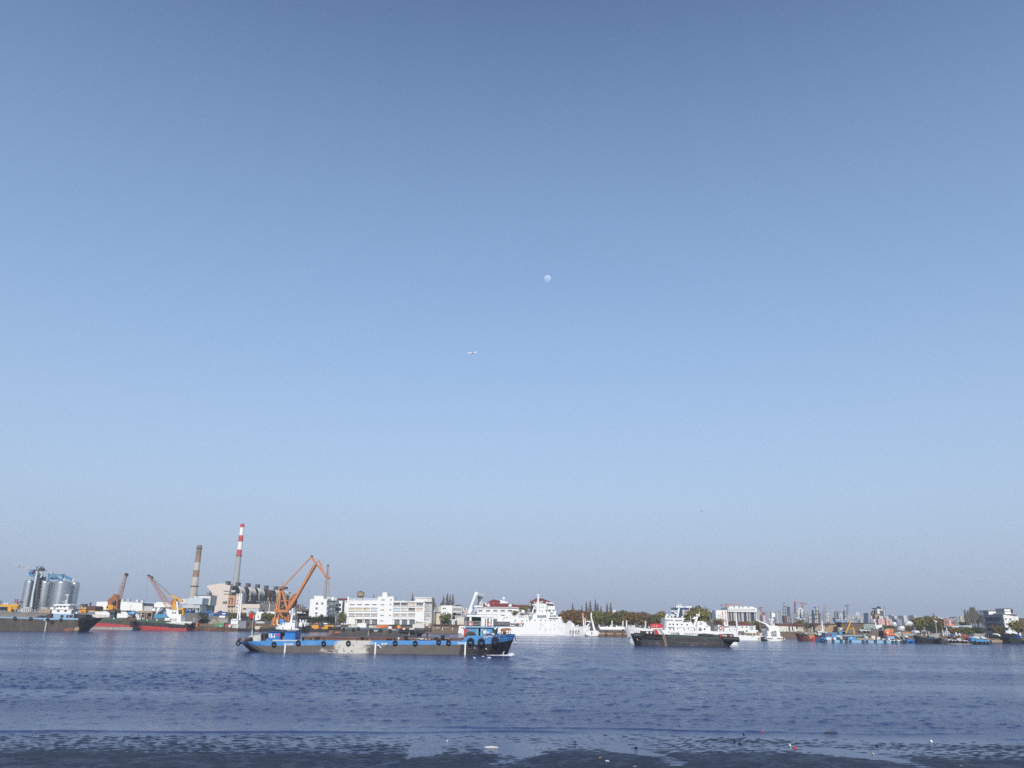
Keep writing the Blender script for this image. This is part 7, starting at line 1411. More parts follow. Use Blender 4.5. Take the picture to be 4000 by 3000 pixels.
    t = T('steel_tower','grey open steel structure between two dark towers in the middle of the refinery','frame',P(770,640,D+6)); t.p('tower','dark_steel',[MB().pr(D+6,5,[(u+4,640),(u-10,v),(u+6,v),(u+28,640)]) for u,v in ((706,350),(815,345))]); t.p('panel','tower_b',MB().pr(D+8,4,[(735,640),(730,520),(800,520),(830,640)])); t.p('beam','dark_steel',[MB().bx(D+6,3,715,815,v,v+8) for v in (360,430,520)]); t.p('mast','tower_a',MB().pr(D+7,3,[(778,640),(766,290),(800,290),(822,640)])); t.p('face','pale_steel',MB().bx(D+9,3,738,775,440,520))
    solo('blue_tower','blue sided tower left of the twin tall columns','tower','tower_c',MB().pr(D+40,10,[(850,640),(852,470),(868,415),(905,480),(912,640)]))
    t = T('tank_frame','dark blue tank raised on spread legs in the right middle of the refinery','tank',P(1220,670,D-10)); d = D-10; t.p('tank','tower_c',MB().pr(d,8,[(1170,528),(1275,528),(1262,610),(1190,610)])); t.p('tower','tower_c',[MB().pr(d+3,4,[(u,528),(u-8,390),(u+18,390),(u+22,528)]) for u in (1185,1240)]); t.p('rim','dark_steel',MB().bx(d-.5,9,1165,1280,520,532)); t.p('leg','deep_blue',[MB().bar(d,u0,605,u1,670,1.0) for u0,u1 in ((1195,1185),(1215,1212),(1240,1245),(1258,1268))])
    t = T('pipe_bridge','blue grey pipe bridge above the tan house roof','bridge',P(1480,610,D-20)); t.p('deck','light_blue',MB().bx(D-20,4,1290,1620,592,606)); t.p('post','light_blue',[MB().bx(D-20,1,u,u+6,560,592) for u in range(1300,1610,44)]); t.p('vessel','pale_steel',[ball(MB(),u,v,D-18,r) for u,v,r in ((1330,570,22),(1400,560,24),(1450,570,20),(1500,575,20))])
    # hazy tower rows behind
    rnd = random.Random(8)
    for i,(u,w,v0,m) in enumerate(((5,36,400,'tower_a'),(40,22,380,'tower_b'),(238,30,440,'tower_a'),(610,40,460,'tower_b'),(680,26,450,'tower_c'),(840,20,430,'tower_b'),(1048,40,455,'brick_red'),(1085,44,455,'tower_b'),(1130,40,460,'tower_a'),(1300,40,430,'tower_b'),(1420,40,450,'tower_b'),(1460,60,440,'tower_a'),(1525,30,470,'tower_b'))):
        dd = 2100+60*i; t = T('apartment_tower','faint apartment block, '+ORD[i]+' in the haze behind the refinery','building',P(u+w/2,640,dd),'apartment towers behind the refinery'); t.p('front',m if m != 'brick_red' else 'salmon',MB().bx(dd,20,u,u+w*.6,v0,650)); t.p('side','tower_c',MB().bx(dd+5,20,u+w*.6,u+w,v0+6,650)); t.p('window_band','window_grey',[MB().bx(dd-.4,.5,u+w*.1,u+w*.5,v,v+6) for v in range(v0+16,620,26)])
    # clustered blocks left of the pink factory
    view(3350,2320,6.32)
    for i,(u,w,v0) in enumerate(((75,30,532),(108,26,528),(145,34,530),(182,30,526),(215,45,545))):
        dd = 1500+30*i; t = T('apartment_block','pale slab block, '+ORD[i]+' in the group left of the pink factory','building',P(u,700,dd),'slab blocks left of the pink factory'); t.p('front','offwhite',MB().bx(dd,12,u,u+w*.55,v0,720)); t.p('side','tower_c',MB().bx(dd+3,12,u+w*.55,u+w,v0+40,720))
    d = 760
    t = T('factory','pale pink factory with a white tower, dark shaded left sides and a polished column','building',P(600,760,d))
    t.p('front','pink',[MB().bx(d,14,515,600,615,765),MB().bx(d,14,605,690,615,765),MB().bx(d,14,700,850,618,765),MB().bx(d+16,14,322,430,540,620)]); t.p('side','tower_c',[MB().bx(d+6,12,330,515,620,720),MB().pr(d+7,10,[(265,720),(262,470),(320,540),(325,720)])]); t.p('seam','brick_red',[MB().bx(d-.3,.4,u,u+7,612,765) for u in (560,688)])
    t.p('tan_block','tan',MB().bx(d+10,12,435,575,495,600)); t.p('tan_roof','dark_steel',MB().bx(d+9.5,13,430,580,488,497)); t.p('annex','pale_steel',MB().bx(d+6,8,535,630,550,612)); t.p('annex_gap','opening',MB().bx(d+5.9,1,498,535,550,608)); t.p('tower','white',MB().bx(d+14,10,488,622,355,540)); t.p('tower_side','tower_c',MB().pr(d+13.5,1,[(465,355),(490,358),(500,500),(478,490)])); t.p('tower_cap','dark_steel',MB().bx(d+13,11,462,600,348,357)); t.p('cap_gear','dark_steel',[MB().bx(d+15,4,515,530,320,350),MB().bx(d+15,4,535,572,308,350)]); t.p('cap_pipe','pale_steel',MB().tb(d+14,588,350,582,308,.9))
    b = MB(); glyph(b,d+13.9,552,405,34,3); glyph(b,d+13.9,552,452,34,4); t.p('lettering','grey',b)
    t.p('low_box','white',[MB().bx(d+20,8,345,392,470,532),MB().bx(d+20,8,425,468,428,490)]); t.p('low_box_side','dark_steel',[MB().bx(d+19,6,338,360,465,530),MB().bx(d+19,6,415,432,425,480)]); b = MB(); cylv(b,d+18,262,325,450,600,16,[(1,0),(1,.6),(.6,.9),(.1,1)]); t.p('cone_tank','tower_b',b); t.p('frame','pale_steel',[MB().bx(d+18,.5,u,u+5,388,540) for u in (278,312,390)]+[MB().bx(d+18,.5,290,395,386,391)])
    t.p('column','steel',[MB().tb(d+8,672,610,645,330,1.6,1.2,n=12)]); t.p('column_frame','dark_steel',[MB().bar(d+9,660,610,620,320,.8),MB().bar(d+9,695,610,672,310,.6)]); t.p('column_ring','dark_steel',[MB().bx(d+7,4,632,676,v,v+7) for v in (375,420,460)])
    solo('white_flue','white S-bent flue pipe in front of the factory shaded side','pipe','ship_white',MB().path([P(448,770,d-30),P(445,720,d-30),P(415,695,d-30),P(412,650,d-30),P(425,636,d-30),P(440,645,d-30)],.75,8)); solo('rust_mast','tall rusty pole in front of the pink factory','pole','old_orange',MB().bar(560,710,860,683,600,.9)); t = T('utility_pole','utility pole with two crossarms in front of the pink factory right bay','pole',P(780,765,700)); t.p('pole','roof_brown',MB().bx(700,.5,775,784,655,765)); t.p('crossarm','roof_brown',[MB().bx(700,.4,750,805,v,v+5) for v in (672,690)])
    # white tanks
    for nm,u0,u1,v0,v1,dd in (('white dome tank in front of the hazy flats',1145,1390,672,770,620),('white tank edge right of the pink factory',830,965,690,790,640),('low bright tank below the dome tank',980,1195,790,900,560)):
        t = T('storage_tank',nm,'tank',P((u0+u1)/2,v1,dd),'white storage tanks'); b = MB(); cylv(b,dd,u0,u1,v0,v1,22,[(1,0),(1,.55),(.75,.85),(.3,1)]); t.p('shell','ship_white',b); t.p('rail','mast_grey',[MB().bar(dd-1,u0+20,v1-10,u0+70,v0,.3),MB().bar(dd-1,u0,(v0+v1)/2+8,u1,(v0+v1)/2+8,.3)])
    # flats in the haze, right
    for i,(u,w,v0,m) in enumerate(((708,85,550,'offwhite'),(800,50,528,'offwhite'),(858,62,522,'offwhite'),(915,90,545,'offwhite'),(990,50,550,'tower_b'),(1030,50,545,'tower_a'),(1085,60,542,'offwhite'),(1140,120,540,'offwhite'),(1265,70,555,'offwhite'),(1345,55,535,'offwhite'),(1405,70,528,'offwhite'),(1478,55,550,'offwhite'),(1530,70,572,'offwhite'),(1598,40,585,'tower_a'),(1640,50,582,'offwhite'))):
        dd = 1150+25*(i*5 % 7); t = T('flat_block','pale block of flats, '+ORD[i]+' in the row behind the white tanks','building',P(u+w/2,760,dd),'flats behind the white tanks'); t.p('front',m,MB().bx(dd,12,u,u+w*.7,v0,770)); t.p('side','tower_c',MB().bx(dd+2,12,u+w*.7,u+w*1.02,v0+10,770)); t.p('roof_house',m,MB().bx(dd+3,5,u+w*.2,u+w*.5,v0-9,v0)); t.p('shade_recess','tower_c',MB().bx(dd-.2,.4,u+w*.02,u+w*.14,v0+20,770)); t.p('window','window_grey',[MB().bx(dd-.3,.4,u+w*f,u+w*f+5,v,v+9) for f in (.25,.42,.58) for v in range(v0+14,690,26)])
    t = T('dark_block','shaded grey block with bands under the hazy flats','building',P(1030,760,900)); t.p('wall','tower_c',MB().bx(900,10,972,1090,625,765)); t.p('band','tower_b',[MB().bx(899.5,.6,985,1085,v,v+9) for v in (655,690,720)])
build_refinery()

M('flank_shade',(.3,.31,.34),.8,var=.12)  # shade of the corner block's left face put into the colour
def build_houses():
    view(3050,2320,5.53); d = 470
    view(2750,2320,5.53)
    t = T('cabin_row','row of pale boxy cabins on a tan river wall right of the white tug','building',P(1800,890,d)); w = t.p('cabin','offwhite',[MB().bx(d,6,1590,1720,700,795),MB().bx(d,6,1720,1825,700,795),MB().bx(d,6,1858,1900,705,795),MB().bx(d,6,1925,1990,705,800)]); t.p('gap','opening',MB().bx(d+3,2,1590,1990,705,800)); t.p('roof','roof_brown',MB().pr(d+2,12,[(1540,700),(1600,640),(1900,640),(2000,690),(2000,702)])); t.p('cream_panel','cream',[MB().bx(d-.1,.15,u,u+22,725,775) for u in (1680,1765)])
    t.p('house','cream',MB().bx(d+1,8,1975,2145,688,800)); t.p('house_roof','roof_brown',MB().pr(d,10,[(1960,690),(1985,636),(2165,640),(2150,690)])); t.p('house_window','window',[MB().bx(d+.9,.2,u,u+w_,710,755) for u,w_ in ((1990,34),(2110,18))]); t.p('river_wall','tan',MB().bx(d-2,4,1640,2060,808,905)); t.p('wall_cap','offwhite',[MB().bx(d-2.3,1,u,u+50,795,815) for u in range(1650,2000,75)]); t.p('wall_foot','brown_wall',MB().bx(d-4,3,1640,2080,900,960)); t.p('lower_wall','tan',MB().bx(d-1,3,2060,2150,800,880)); t.p('seam','brown_wall',[MB().bx(d-2.1,.2,u,u+5,815,905) for u in (1850,1990)])
    t = T('roof_cluster','brown roofs and pale walls behind the crane arm of the white tug','building',P(1310,800,d+30)); t.p('roof','roof_brown',[MB().bx(d+30,8,1230,1400,640,680),MB().bx(d+20,6,1240,1390,700,722)]); t.p('wall','tan',MB().bx(d+21,6,1240,1390,722,800)); t.p('mud_bank','concrete',MB().pr(d-3,3,[(1240,770),(1400,750),(1400,930),(1300,960)]))
    view(3050,2320,5.53)
    for u,vb,vt,w,m,nm,sd,dd in ((400,660,565,260,'leaf_olive','olive tree strip above the brown roofed cabins',150,520),(560,720,620,120,'leaf_olive','round olive shrub right of the brown roofed cabins',151,480),(1250,720,665,120,'leaf_green','grassy green mound between the gabled sheds and the tan house',152,520),(660,740,660,100,'leaf_dark','dark small tree left of the gabled sheds',153,480)): crown_tree('tree',nm,P(u,vb,dd),w*mpp(dd),(vb-vt)*mpp(dd),m,None,.04,sd,420)
    d = 475
    for nm,pts,roof,win,dd in (('left one of two tan gabled sheds behind the maroon tug',[(740,820),(740,715),(850,645),(960,690),(960,820)],[(715,715),(850,632),(985,640),(985,655),(852,650),(725,728)],(850,740),d),('right one of two tan gabled sheds behind the blue deckhouse',[(965,830),(965,705),(1080,655),(1205,660),(1205,830)],[(945,712),(1080,640),(1210,640),(1210,658),(1082,655),(960,720)],(1150,752),d+3)):
        t = T('gabled_shed',nm,'building',P(pts[0][0],830,dd),'tan gabled sheds'); w = t.p('wall','tan',MB().pr(dd,14,pts)); t.p('roof','roof_brown',MB().pr(dd-.6,15,roof)); t.inst('window',win_mesh(30*mpp(dd),34*mpp(dd),'tan','window',0),P(*win,dd-.02),w)
    t = T('tan_house','broad tan two storey house with a flat dark roof and small windows','building',P(1540,760,d)); w = t.p('wall','brown_wall',MB().bx(d,10,1315,1775,628,790)); t.p('roof','dark_steel',MB().bx(d-.5,11,1308,1782,620,630)); t.p('side','opening',MB().bx(d+.5,9,1775,1786,632,780)); wins(t,d,[1442,1525,1616,1704],[672],34,30,'tan','window',1,parent=w)
    t = T('grey_green_house','grey green two storey house with white windows right of the tan house','building',P(1910,760,d)); w = t.p('wall','grey_green',MB().bx(d+1,9,1788,2040,638,770)); t.p('roof','dark_steel',MB().bx(d+.6,10,1786,2042,628,640)); wins(t,d+1,[1888,1965],[674],34,30,'white','window_grey',1,parent=w); wins(t,d+1,[1818],[742],26,24,'white','window_grey',1,parent=w); t.p('doorway','dark_steel',[MB().bx(d+.9,.2,u,u+46,742,770) for u in (1880,1955)])
    solo('white_gable','white angled wall right of the grey green house','wall','ship_white',MB().pr(d+4,3,[(2035,680),(2190,665),(2190,720),(2130,730),(2075,770)]))
    t = T('dark_sheds','long dark grey low roofs along the quay under the tan house','building',P(1800,850,d-12)); dd = d-12; t.p('roof','dark_concrete',[MB().pr(dd,8,[(1400,855),(1440,790),(1480,750),(1600,755),(1650,850)]),MB().pr(dd-1,8,[(1640,850),(1760,770),(1960,765),(2050,800),(2100,852)]),MB().pr(dd-2,8,[(1960,850),(2060,770),(2200,790),(2240,855)])]); t.p('wall','tan',[MB().bx(dd+.5,6,1420,1600,850,890),MB().bx(dd+.5,6,1990,2240,855,920)]); t.p('roof_gear','ship_white',[ball(MB(),u,v,dd-3,r) for u,v,r in ((1716,780,16),(1748,795,18))]+[MB().bx(dd-3,2,u,u+w_,v,800) for u,w_,v in ((1785,14,765),(1810,60,782),(1895,14,755),(1890,50,785))])
    t = T('small_tan_house','small tan house with one white window left of the tan house','building',P(1300,800,d-3)); t.p('wall','tan',MB().bx(d-3,6,1235,1360,720,830)); t.inst('window',win_mesh(24*mpp(d),40*mpp(d),'white','pale_blue',0),P(1300,755,d-3.05)); t.p('dark_stack','dark_steel',MB().pr(d-4,3,[(1212,880),(1212,700),(1240,700),(1252,880)]))
    t = T('plank_fence','pale plank fence and posts left of the gabled sheds','fence',P(620,800,d-4)); t.p('plank','tan',[MB().pr(d-4,.4,[(u,825),(u,765-(u-510)*.25),(u+24,762-(u-510)*.25),(u+24,825)]) for u in range(510,660,30)]); t.p('post','offwhite',[MB().bx(d-5,.5,u,u+11,v,830) for u,v in ((655,730),(682,710))]); t.p('pole','dark_concrete',MB().bx(d-6,.5,573,582,610,820))
    # trees and houses further right
    view(3350,2320,6.32)
    for u,vb,vt,w,m,nm,sd,dd in ((1580,960,620,380,'leaf_olive','large rounded olive tree right of the white tanks',160,480),(1850,900,565,420,'leaf_mixed','tallest broad tree with the thin lamp post in front',161,500),(1560,980,760,420,'leaf_dark','dark lower tree beneath the large rounded olive tree',162,470),(1880,980,760,420,'leaf_dark','dark lower tree beneath the tallest broad tree',163,471),(2080,970,690,260,'leaf_mixed','brownish tree left of the red building',164,480),(620,870,775,240,'leaf_dark','dark shrub in front of the pink factory foot',165,500),(820,900,790,220,'leaf_dark','dark tree right of the orange tug',166,500),(1280,930,800,240,'leaf_mixed','bare brownish tree below the dome tank',167,500),(690,560,520,30,'leaf_dark','tiny dark tree top on the factory roof edge',168,800)): 
        if sd != 168: crown_tree('tree',nm,P(u,vb,dd),w*mpp(dd),(vb-vt)*mpp(dd),m,None,.05,sd,900,lobes=13)
    for nm,u0,u1,v0,v1,dd in (('tall double lamp post in front of the tallest broad tree',1920,1950,680,970,455),('thin pale post at the edge of the large rounded olive tree',1408,1420,815,960,458),('tan post right of the tallest broad tree',2145,2152,690,830,470)):
        t = T('lamp_post',nm,'lamp post',P(u1,v1,dd)); t.p('pole','concrete',MB().bar(dd,u1,v1,u0,v0,.45));
        if 'double' in nm: t.p('lamp_head','offwhite',[MB().bar(dd,1875,650,1920,680,.5),MB().sph(P(1940,690,dd),.6)])
    t = T('transmission_mast','small blue grey lattice mast on the horizon above the tallest broad tree','mast',P(1890,560,1500)); t.p('lattice','tower_c',truss(MB(),1500,(1895,570),(1885,465),34,18,6,.5,2)); t.p('arm','tower_c',MB().bx(1500,1,1850,1885,522,528))
    t = T('far_houses','cream roof blocks on the horizon right of the tallest broad tree','building',P(2070,660,900)); t.p('block','cream',[MB().bx(900,8,2040,2110,590,665),MB().bx(910,8,1740,2030,565,620)])
    view(3650,2320,6.32)
    t = T('red_building','red and pink flats with white window frames near the right edge','building',P(390,780,620)); w = t.p('wall','brick_red',MB().bx(620,10,235,490,620,790)); t.p('bay','pink',MB().bx(619.4,1,358,420,630,785)); t.p('orange_panel','life_orange',[MB().bx(619.7,.4,285,345,725,775),MB().bx(619.7,.4,430,490,735,785)]); t.p('dark_band','dark_concrete',[MB().bx(619.6,.5,u,u+w_,685,725) for u,w_ in ((280,78),(425,65))]); wins(t,619.8,[265,300,440,470],[650],22,20,'white','window_grey',1,parent=w); t.p('roof_house','offwhite',[MB().bx(624,4,u,u+34,600,622) for u in (315,400,470)])
    for i,(u0,u1,v0) in enumerate(((490,540,600),(525,620,570),(630,700,562),(695,800,585),(800,830,650))):
        dd = 760+20*i; t = T('apartment_house','cream apartment house, '+ORD[i]+' between red flats and bare poplars','building',P(u0,760,dd),'cream apartments near the bare poplars'); t.p('front','cream' if i > 1 else 'grey_green',MB().bx(dd,10,u0+(u1-u0)*.3,u1,v0,770)); t.p('side','tower_b',MB().bx(dd+1,10,u0,u0+(u1-u0)*.3,v0+6,770)); t.p('roof_house','offwhite',MB().bx(dd+3,5,u0+(u1-u0)*.4,u0+(u1-u0)*.7,v0-12,v0)); t.p('window','window_grey',[MB().bx(dd-.2,.3,u0+(u1-u0)*f,u0+(u1-u0)*f+7,v,v+10) for f in (.42,.6,.8) for v in range(v0+16,740,34)])
    # bare poplars
    rnd = random.Random(3)
    for i,(u,ub,vt,w) in enumerate(((775,812,400,50),(830,845,500,50),(870,880,430,60),(905,960,350,70),(955,1015,350,110),(1005,1020,360,150),(1170,1205,450,90),(1080,1100,480,120),(1240,1255,520,70))):
        dd = 520+8*i; t = T('bare_poplar','bare grey poplar, '+ORD[i]+' left of the corner block','tree',P(ub,860,dd),'bare poplars by the right edge'); k = mpp(dd); zb = 3.2; zt = Z(u,vt,dd); x0 = X(ub,850,dd)
        t.p('trunk','bark',MB().wtube((x0,dd,zb),(x0+rnd.uniform(-.3,.3),dd,zb+(zt-zb)*.97),.38,.06,6)); b = MB(); h = zt-zb
        for j in range(230):
            f = rnd.uniform(.3,.97); a = rnd.uniform(0,6.28); L = w*k*(1.15-f)*rnd.uniform(.5,1.3)+.3; p = Vector((x0,dd,zb+h*f)); q = p+Vector((math.cos(a)*L*.7,math.sin(a)*L*.7,L*1.5)); q.z = min(q.z,zt+.4); b.wbar(p,q,.17,.14)
            for m in range(2): p2 = p.lerp(q,rnd.uniform(.3,.9)); b.wbar(p2,p2+Vector((rnd.uniform(-1,1)*L*.3,rnd.uniform(-1,1)*L*.3,L*.5)),.14,.11)
        t.p('crown','twig',b)
    # low cream houses among trees
    for nm,wl,rf,m2,dd in (('low cream house with a flat roof left of the pale hipped roof',(440,705,800,890),[(430,800),(440,790),(620,790),(620,822),(710,826),(705,840),(430,815)],'offwhite',470),('cream house with a pale green hipped roof',(720,1000,830,880),[(710,812),(790,778),(910,782),(1000,815),(1000,835),(712,822)],'pale_blue',465),('cream flat roofed house with a dark window left of the corner block',(1090,1420,850,960),[(1085,840),(1120,830),(1420,855),(1420,880),(1085,862)],'offwhite',462)):
        t = T('cream_house',nm,'building',P(wl[0],wl[3],dd),'low cream houses near the right edge'); t.p('wall','cream',MB().bx(dd,7,*wl)); t.p('roof',m2,MB().pr(dd-.6,8.4,rf))
        if 'window' in nm: t.p('window','window',MB().bx(dd-.06,.1,1292,1316,882,908)); t.p('band','tan',MB().bx(dd-.2,.3,1240,1420,908,918)); t.p('chimney','offwhite',MB().bx(dd+3,1,1345,1358,800,850))
    for u,vb,vt,w,m,nm,sd,dd in ((600,970,850,300,'leaf_olive','olive bush bank below the low cream house',170,440),(800,1010,830,260,'leaf_green','fresh green bushy tree beneath the pale hipped roof',171,438),(920,1010,870,150,'leaf_green','light green shrub right of the fresh green bushy tree',172,436),(1060,980,830,300,'leaf_dark','dark spreading tree under the flat roofed cream house',173,440),(700,780,700,210,'leaf_dark','dark dome shaped tree above the pale hipped roof',174,520),(1580,1010,780,300,'leaf_mixed','dome shaped olive tree in front of the corner block',175,415),(2080,1000,660,430,'leaf_olive','big olive tree at the right edge of the photo',176,408),(1900,820,720,160,'leaf_mixed','lone branch crown left of the big right edge tree',177,409),(450,980,860,260,'leaf_mixed','brown bush bank left of the olive bushes',178,440),(1790,900,840,70,'leaf_dark','small dark shrub before the bright wall of the right block',179,407),(1180,990,870,170,'leaf_dark','dark shrub at the right of the spreading tree',180,438)): crown_tree('tree',nm,P(u,vb,dd),w*mpp(dd),(vb-vt)*mpp(dd),m,None,.05,sd,800,lobes=12)
    # the block at the right edge: bright front, shaded flank
    d = 430
    t = T('corner_block','white five storey block with a shade-coloured flank and round windows at the right edge','building',P(1760,990,d))
    xc = X(1735,760,d); xr = X(2085,760,d+2); dl = 17.5; zt = Z(1700,505,d); dp = d+17.6; zu = Z(1500,415,dp)
    w = t.p('front_wall','white',MB().foot([(xc,d),(xr,d+1.5),(xr+1,d+18),(xc,d+dl)],3.2,zt)); f = t.p('flank','flank_shade',MB().foot([(xc-.02,d+.02),(xc-.02,d+dl),(xc+.3,d+dl),(xc+.3,d+.02)],3.2,zt-.02))
    t.p('upper_front','white',MB().bx(dp,9,1340,1700,418,520)); t.p('upper_flank','flank_shade',MB().box(X(1340,460,dp)-.05,X(1340,460,dp)+.2,dp+.02,dp+5,zt-3,zu-.05)); t.p('roof_edge','dark_steel',MB().bx(dp-.6,10,1330,1705,410,418)); t.p('stair_head','white',MB().bx(d+4,5,1735,1880,368,505)); t.p('stair_head_side','flank_shade',MB().box(X(1735,430,d+4)-.05,X(1735,430,d+4)+.1,d+4.05,d+12,zt,Z(1735,370,d+4))); t.p('stair_roof','dark_steel',MB().bx(d+3.6,9,1728,1890,360,368)); t.p('ledge','offwhite',MB().bx(d+3.5,1,1735,1885,420,430)); t.p('front_coping','dark_steel',MB().bx(d-.2,1,1715,2095,500,507))
    def flank(name,mat,f0,f1,v0,v1,off):
        t.p(name,mat,MB().box(xc-.02-off,xc,d+dl*f0,d+dl*f1,Z(1735,v1,d),Z(1735,v0,d)),f)
    for v0,v1 in ((588,680),(735,800),(850,920)): flank('window_band','band_dark',.22,.93,v0,v1,.1)
    flank('mullion','grey',.48,.5,588,680,.2); flank('slab','flank_shade',.02,1,690,725,.35); flank('slab','flank_shade',.02,1,545,580,.3)
    for u,v,r in ((1770,622,17),(1875,627,20),(1785,744,17)): q = P(u,v,d+(u-1735)*.0043-.08); b = MB(); b.torus(q,r*mpp(d),4*mpp(d),16,6); t.p('round_window','window',b,w); b = MB(); b.wtube((q[0],q[1]-.04,q[2]),(q[0],q[1]+.1,q[2]),r*mpp(d)*.9,r*mpp(d)*.9,14); t.p('round_pane','window_grey',b,w)
    t.p('roof_gear','old_orange',[MB().bx(dp-1.5,1,1485,1510,478,515),MB().bx(dp-1.5,1,1600,1622,432,510),MB().bx(dp-1.5,1,1510,1590,484,515)]); t.p('roof_tank','dark_steel',MB().bx(d+8,1,1920,1940,375,470))
    solo('grey_spire','hazy grey spire behind the white block at the right edge','tower','haze_grey',MB().pr(700,4,[(1890,500),(1915,440),(1922,375),(1935,375),(1940,440),(1970,500)])); solo('dark_sheds','dark hazy roofs at the right edge of the skyline','building','roof_brown',MB().pr(700,8,[(2095,700),(2120,620),(2220,600),(2300,640),(2300,720)]))
    solo('tin_roof','orange red tin roof corner at the right edge','roof','brick_red',MB().pr(402,4,[(2190,850),(2300,860),(2300,900),(2200,890)]))
build_houses()

def build_right_boats():
    view(3050,2320,5.53); D = DW(560,1015)
    t = T('tugboat','maroon hulled tug with a tall white mast and orange lifebuoys','boat',(X(640,1015,D),D,0))
    hull(t,D,8,[(388,850,875,430,.1,.05),(410,862,885,450,.5,.3),(480,880,905,500,.85,.7),(620,905,920,620,1,1),(860,905,935,850,1,1),(960,890,930,930,.9,.8)],'hull_maroon','hull_black','rust',.3)
    t.p('foredeck_gear','dark_concrete',[ball(MB(),u,v,D+3,r) for u,v,r in ((470,840,24),(505,865,26),(560,880,30),(600,870,22))]); t.p('foredeck_box','ship_white',[ball(MB(),u,v,D+2.5,r) for u,v,r in ((540,850,16),(760,865,16),(990,835,14),(480,825,12))]); t.p('rail','offwhite',[MB().bx(D+2,.2,560,760,v,v+6) for v in (835,850,880)]); 
    t.p('lifebuoy_rack','life_orange',[MB().pr(D-.2,.8,[(600,905),(680,895),(672,970),(635,965)]),MB().pr(D-.2,.8,[(678,890),(728,895),(725,955),(695,950)])]); t.p('red_side','red',MB().pr(D-.1,.4,[(690,950),(770,970),(770,1022),(700,1020)]))
    t.p('wheelhouse','offwhite',MB().bx(D+2,4,800,945,800,905)); t.p('upper_deck','cream',MB().bx(D+1.6,5,805,985,822,838)); t.p('bridge','offwhite',MB().bx(D+2.4,3,865,945,785,822)); t.p('mast','ship_white',MB().pr(D+3,.8,[(895,800),(880,610),(884,575),(892,575),(902,620),(925,800)])); t.p('crosstree','cream',[MB().bx(D+3,.5,850,945,v,v+6) for v in (640,690)]); t.p('lamp','ship_white',[ball(MB(),u,v,D+3,r) for u,v,r in ((850,745,14),(940,740,13),(930,695,10))]); t.p('aft_house','hull_dark',MB().bx(D+1,5,740,820,880,960)); t.p('window','window_grey',MB().bx(D+1.8,.2,780,850,920,965)); t.p('funnel','hull_teal',MB().bx(D+2,3,845,960,890,1000)); t.p('yellow_davit','yellow',MB().pr(D+3,.5,[(1015,690),(1030,700),(1050,760),(1035,765)]))
    # long light blue barge
    view(3050,2320,5.53); D = DW(1500,1052)-1
    t = T('blue_barge','long light blue barge with deckhouses and many tyres along its low side','barge',(X(1600,1052,D),D,0))
    hull(t,D,9,[(880,975,1000,885,.8,.7),(930,985,1010,930,1,1),(1200,992,1016,1200,1,1),(1700,1004,1026,1700,1,1),(2300,1010,1034,2300,1,1),(2560,1012,1034,2550,1,1)],'light_blue','light_blue','tan',.15)
    t.p('stern_block','barge_blue',MB().bx(D-.1,2,882,960,955,1035)); h = t.p('deckhouse','cabin_blue',MB().bx(D+1.2,5,968,1205,850,935)); t.p('roof','light_blue',MB().bx(D+.8,6,955,1215,842,854),h); t.p('doorway','opening',[MB().bx(D+1.1,.2,u,u+22,865,920) for u in (1000,1072)],h); t.p('door_leaf','brick_red',[MB().bx(D+1.05,.2,u,u+24,860,925) for u in (970,1045)],h); t.p('lower_house','light_blue',MB().bx(D+.6,6,968,1205,935,1000)); t.p('lower_panel','ship_white',[MB().bx(D+.5,.2,u,u+w,945,985) for u,w in ((1000,40),(1050,24),(1135,50))]); t.p('lower_door','roof_red',MB().bx(D+.5,.2,1108,1140,940,995)); t.p('worn_patch','concrete',MB().pr(D-.05,.1,[(1000,1000),(1080,990),(1070,1040),(1020,1038)]))
    t.p('upper_house','cabin_blue',MB().pr(D+2,4,[(1262,830),(1390,800),(1400,870),(1265,870)])); t.p('house_roof','grey_green',MB().bx(D+2,4,1330,1405,820,868)); t.p('deck_plate','light_blue',MB().pr(D+1,3,[(1260,935),(1310,915),(1325,990),(1295,985)])); t.p('machine_house','cabin_blue',MB().bx(D+1,4,1455,1635,935,1000)); t.p('machine_label','ship_white',MB().bx(D+.9,.2,1505,1540,942,962)); t.p('gantry_beam','light_blue',MB().bx(D+2,1.5,1350,1800,892,912)); t.p('winch','dark_steel',[ball(MB(),u,v,D+2,r) for u,v,r in ((1230,960,30),(1375,965,32))]); t.p('deck_gear','offwhite',[MB().bx(D+2,2,u,u+w,v,985) for u,w,v in ((1210,120,895),(1650,20,940),(1690,90,955),(1960,80,905),(2080,70,930),(1820,60,920),(2180,70,950))]); t.p('pipe','tan',[MB().tb(D+1,1640,v,2000,v+8,.22) for v in (960,985)]); t.p('dark_gear','dark_concrete',[MB().bx(D+3,2,u,u+w,v,990) for u,w,v in ((1660,150,925),(1830,260,950),(2100,160,945))])
    t.p('yellow_crane','yellow',[MB().bar(D+3,1405,835,1500,625,.5),MB().bar(D+3,1500,625,1525,560,.35),MB().bar(D+3,1585,880,1560,720,.55),MB().bar(D+3,1545,745,1585,735,.4),MB().bar(D+3,1500,755,1550,745,.3)])
    t.p('blue_stand','cabin_blue',MB().bx(D+.8,.8,1795,1815,890,995)); t.p('green_plate','grey_green',MB().bx(D+.7,.6,1790,1838,862,925)); t.p('stand_leg','brick_red',MB().bx(D+.6,.4,1800,1812,990,1012))
    me = tyre_mesh(.5,.2)
    for i,(u,v) in enumerate(((912,1000),(972,1015),(1130,1018),(1308,1012),(1418,1026),(1502,1028),(1780,1026),(1862,1034),(2046,1026))): tag(obj('fender_tyre',me,None,P(u,v,D-.3)),'black tyre, '+ORD[i]+' on the left half of the light blue barge','tyre','tyre fenders along the light blue barge')
    view(3350,2320,6.32)
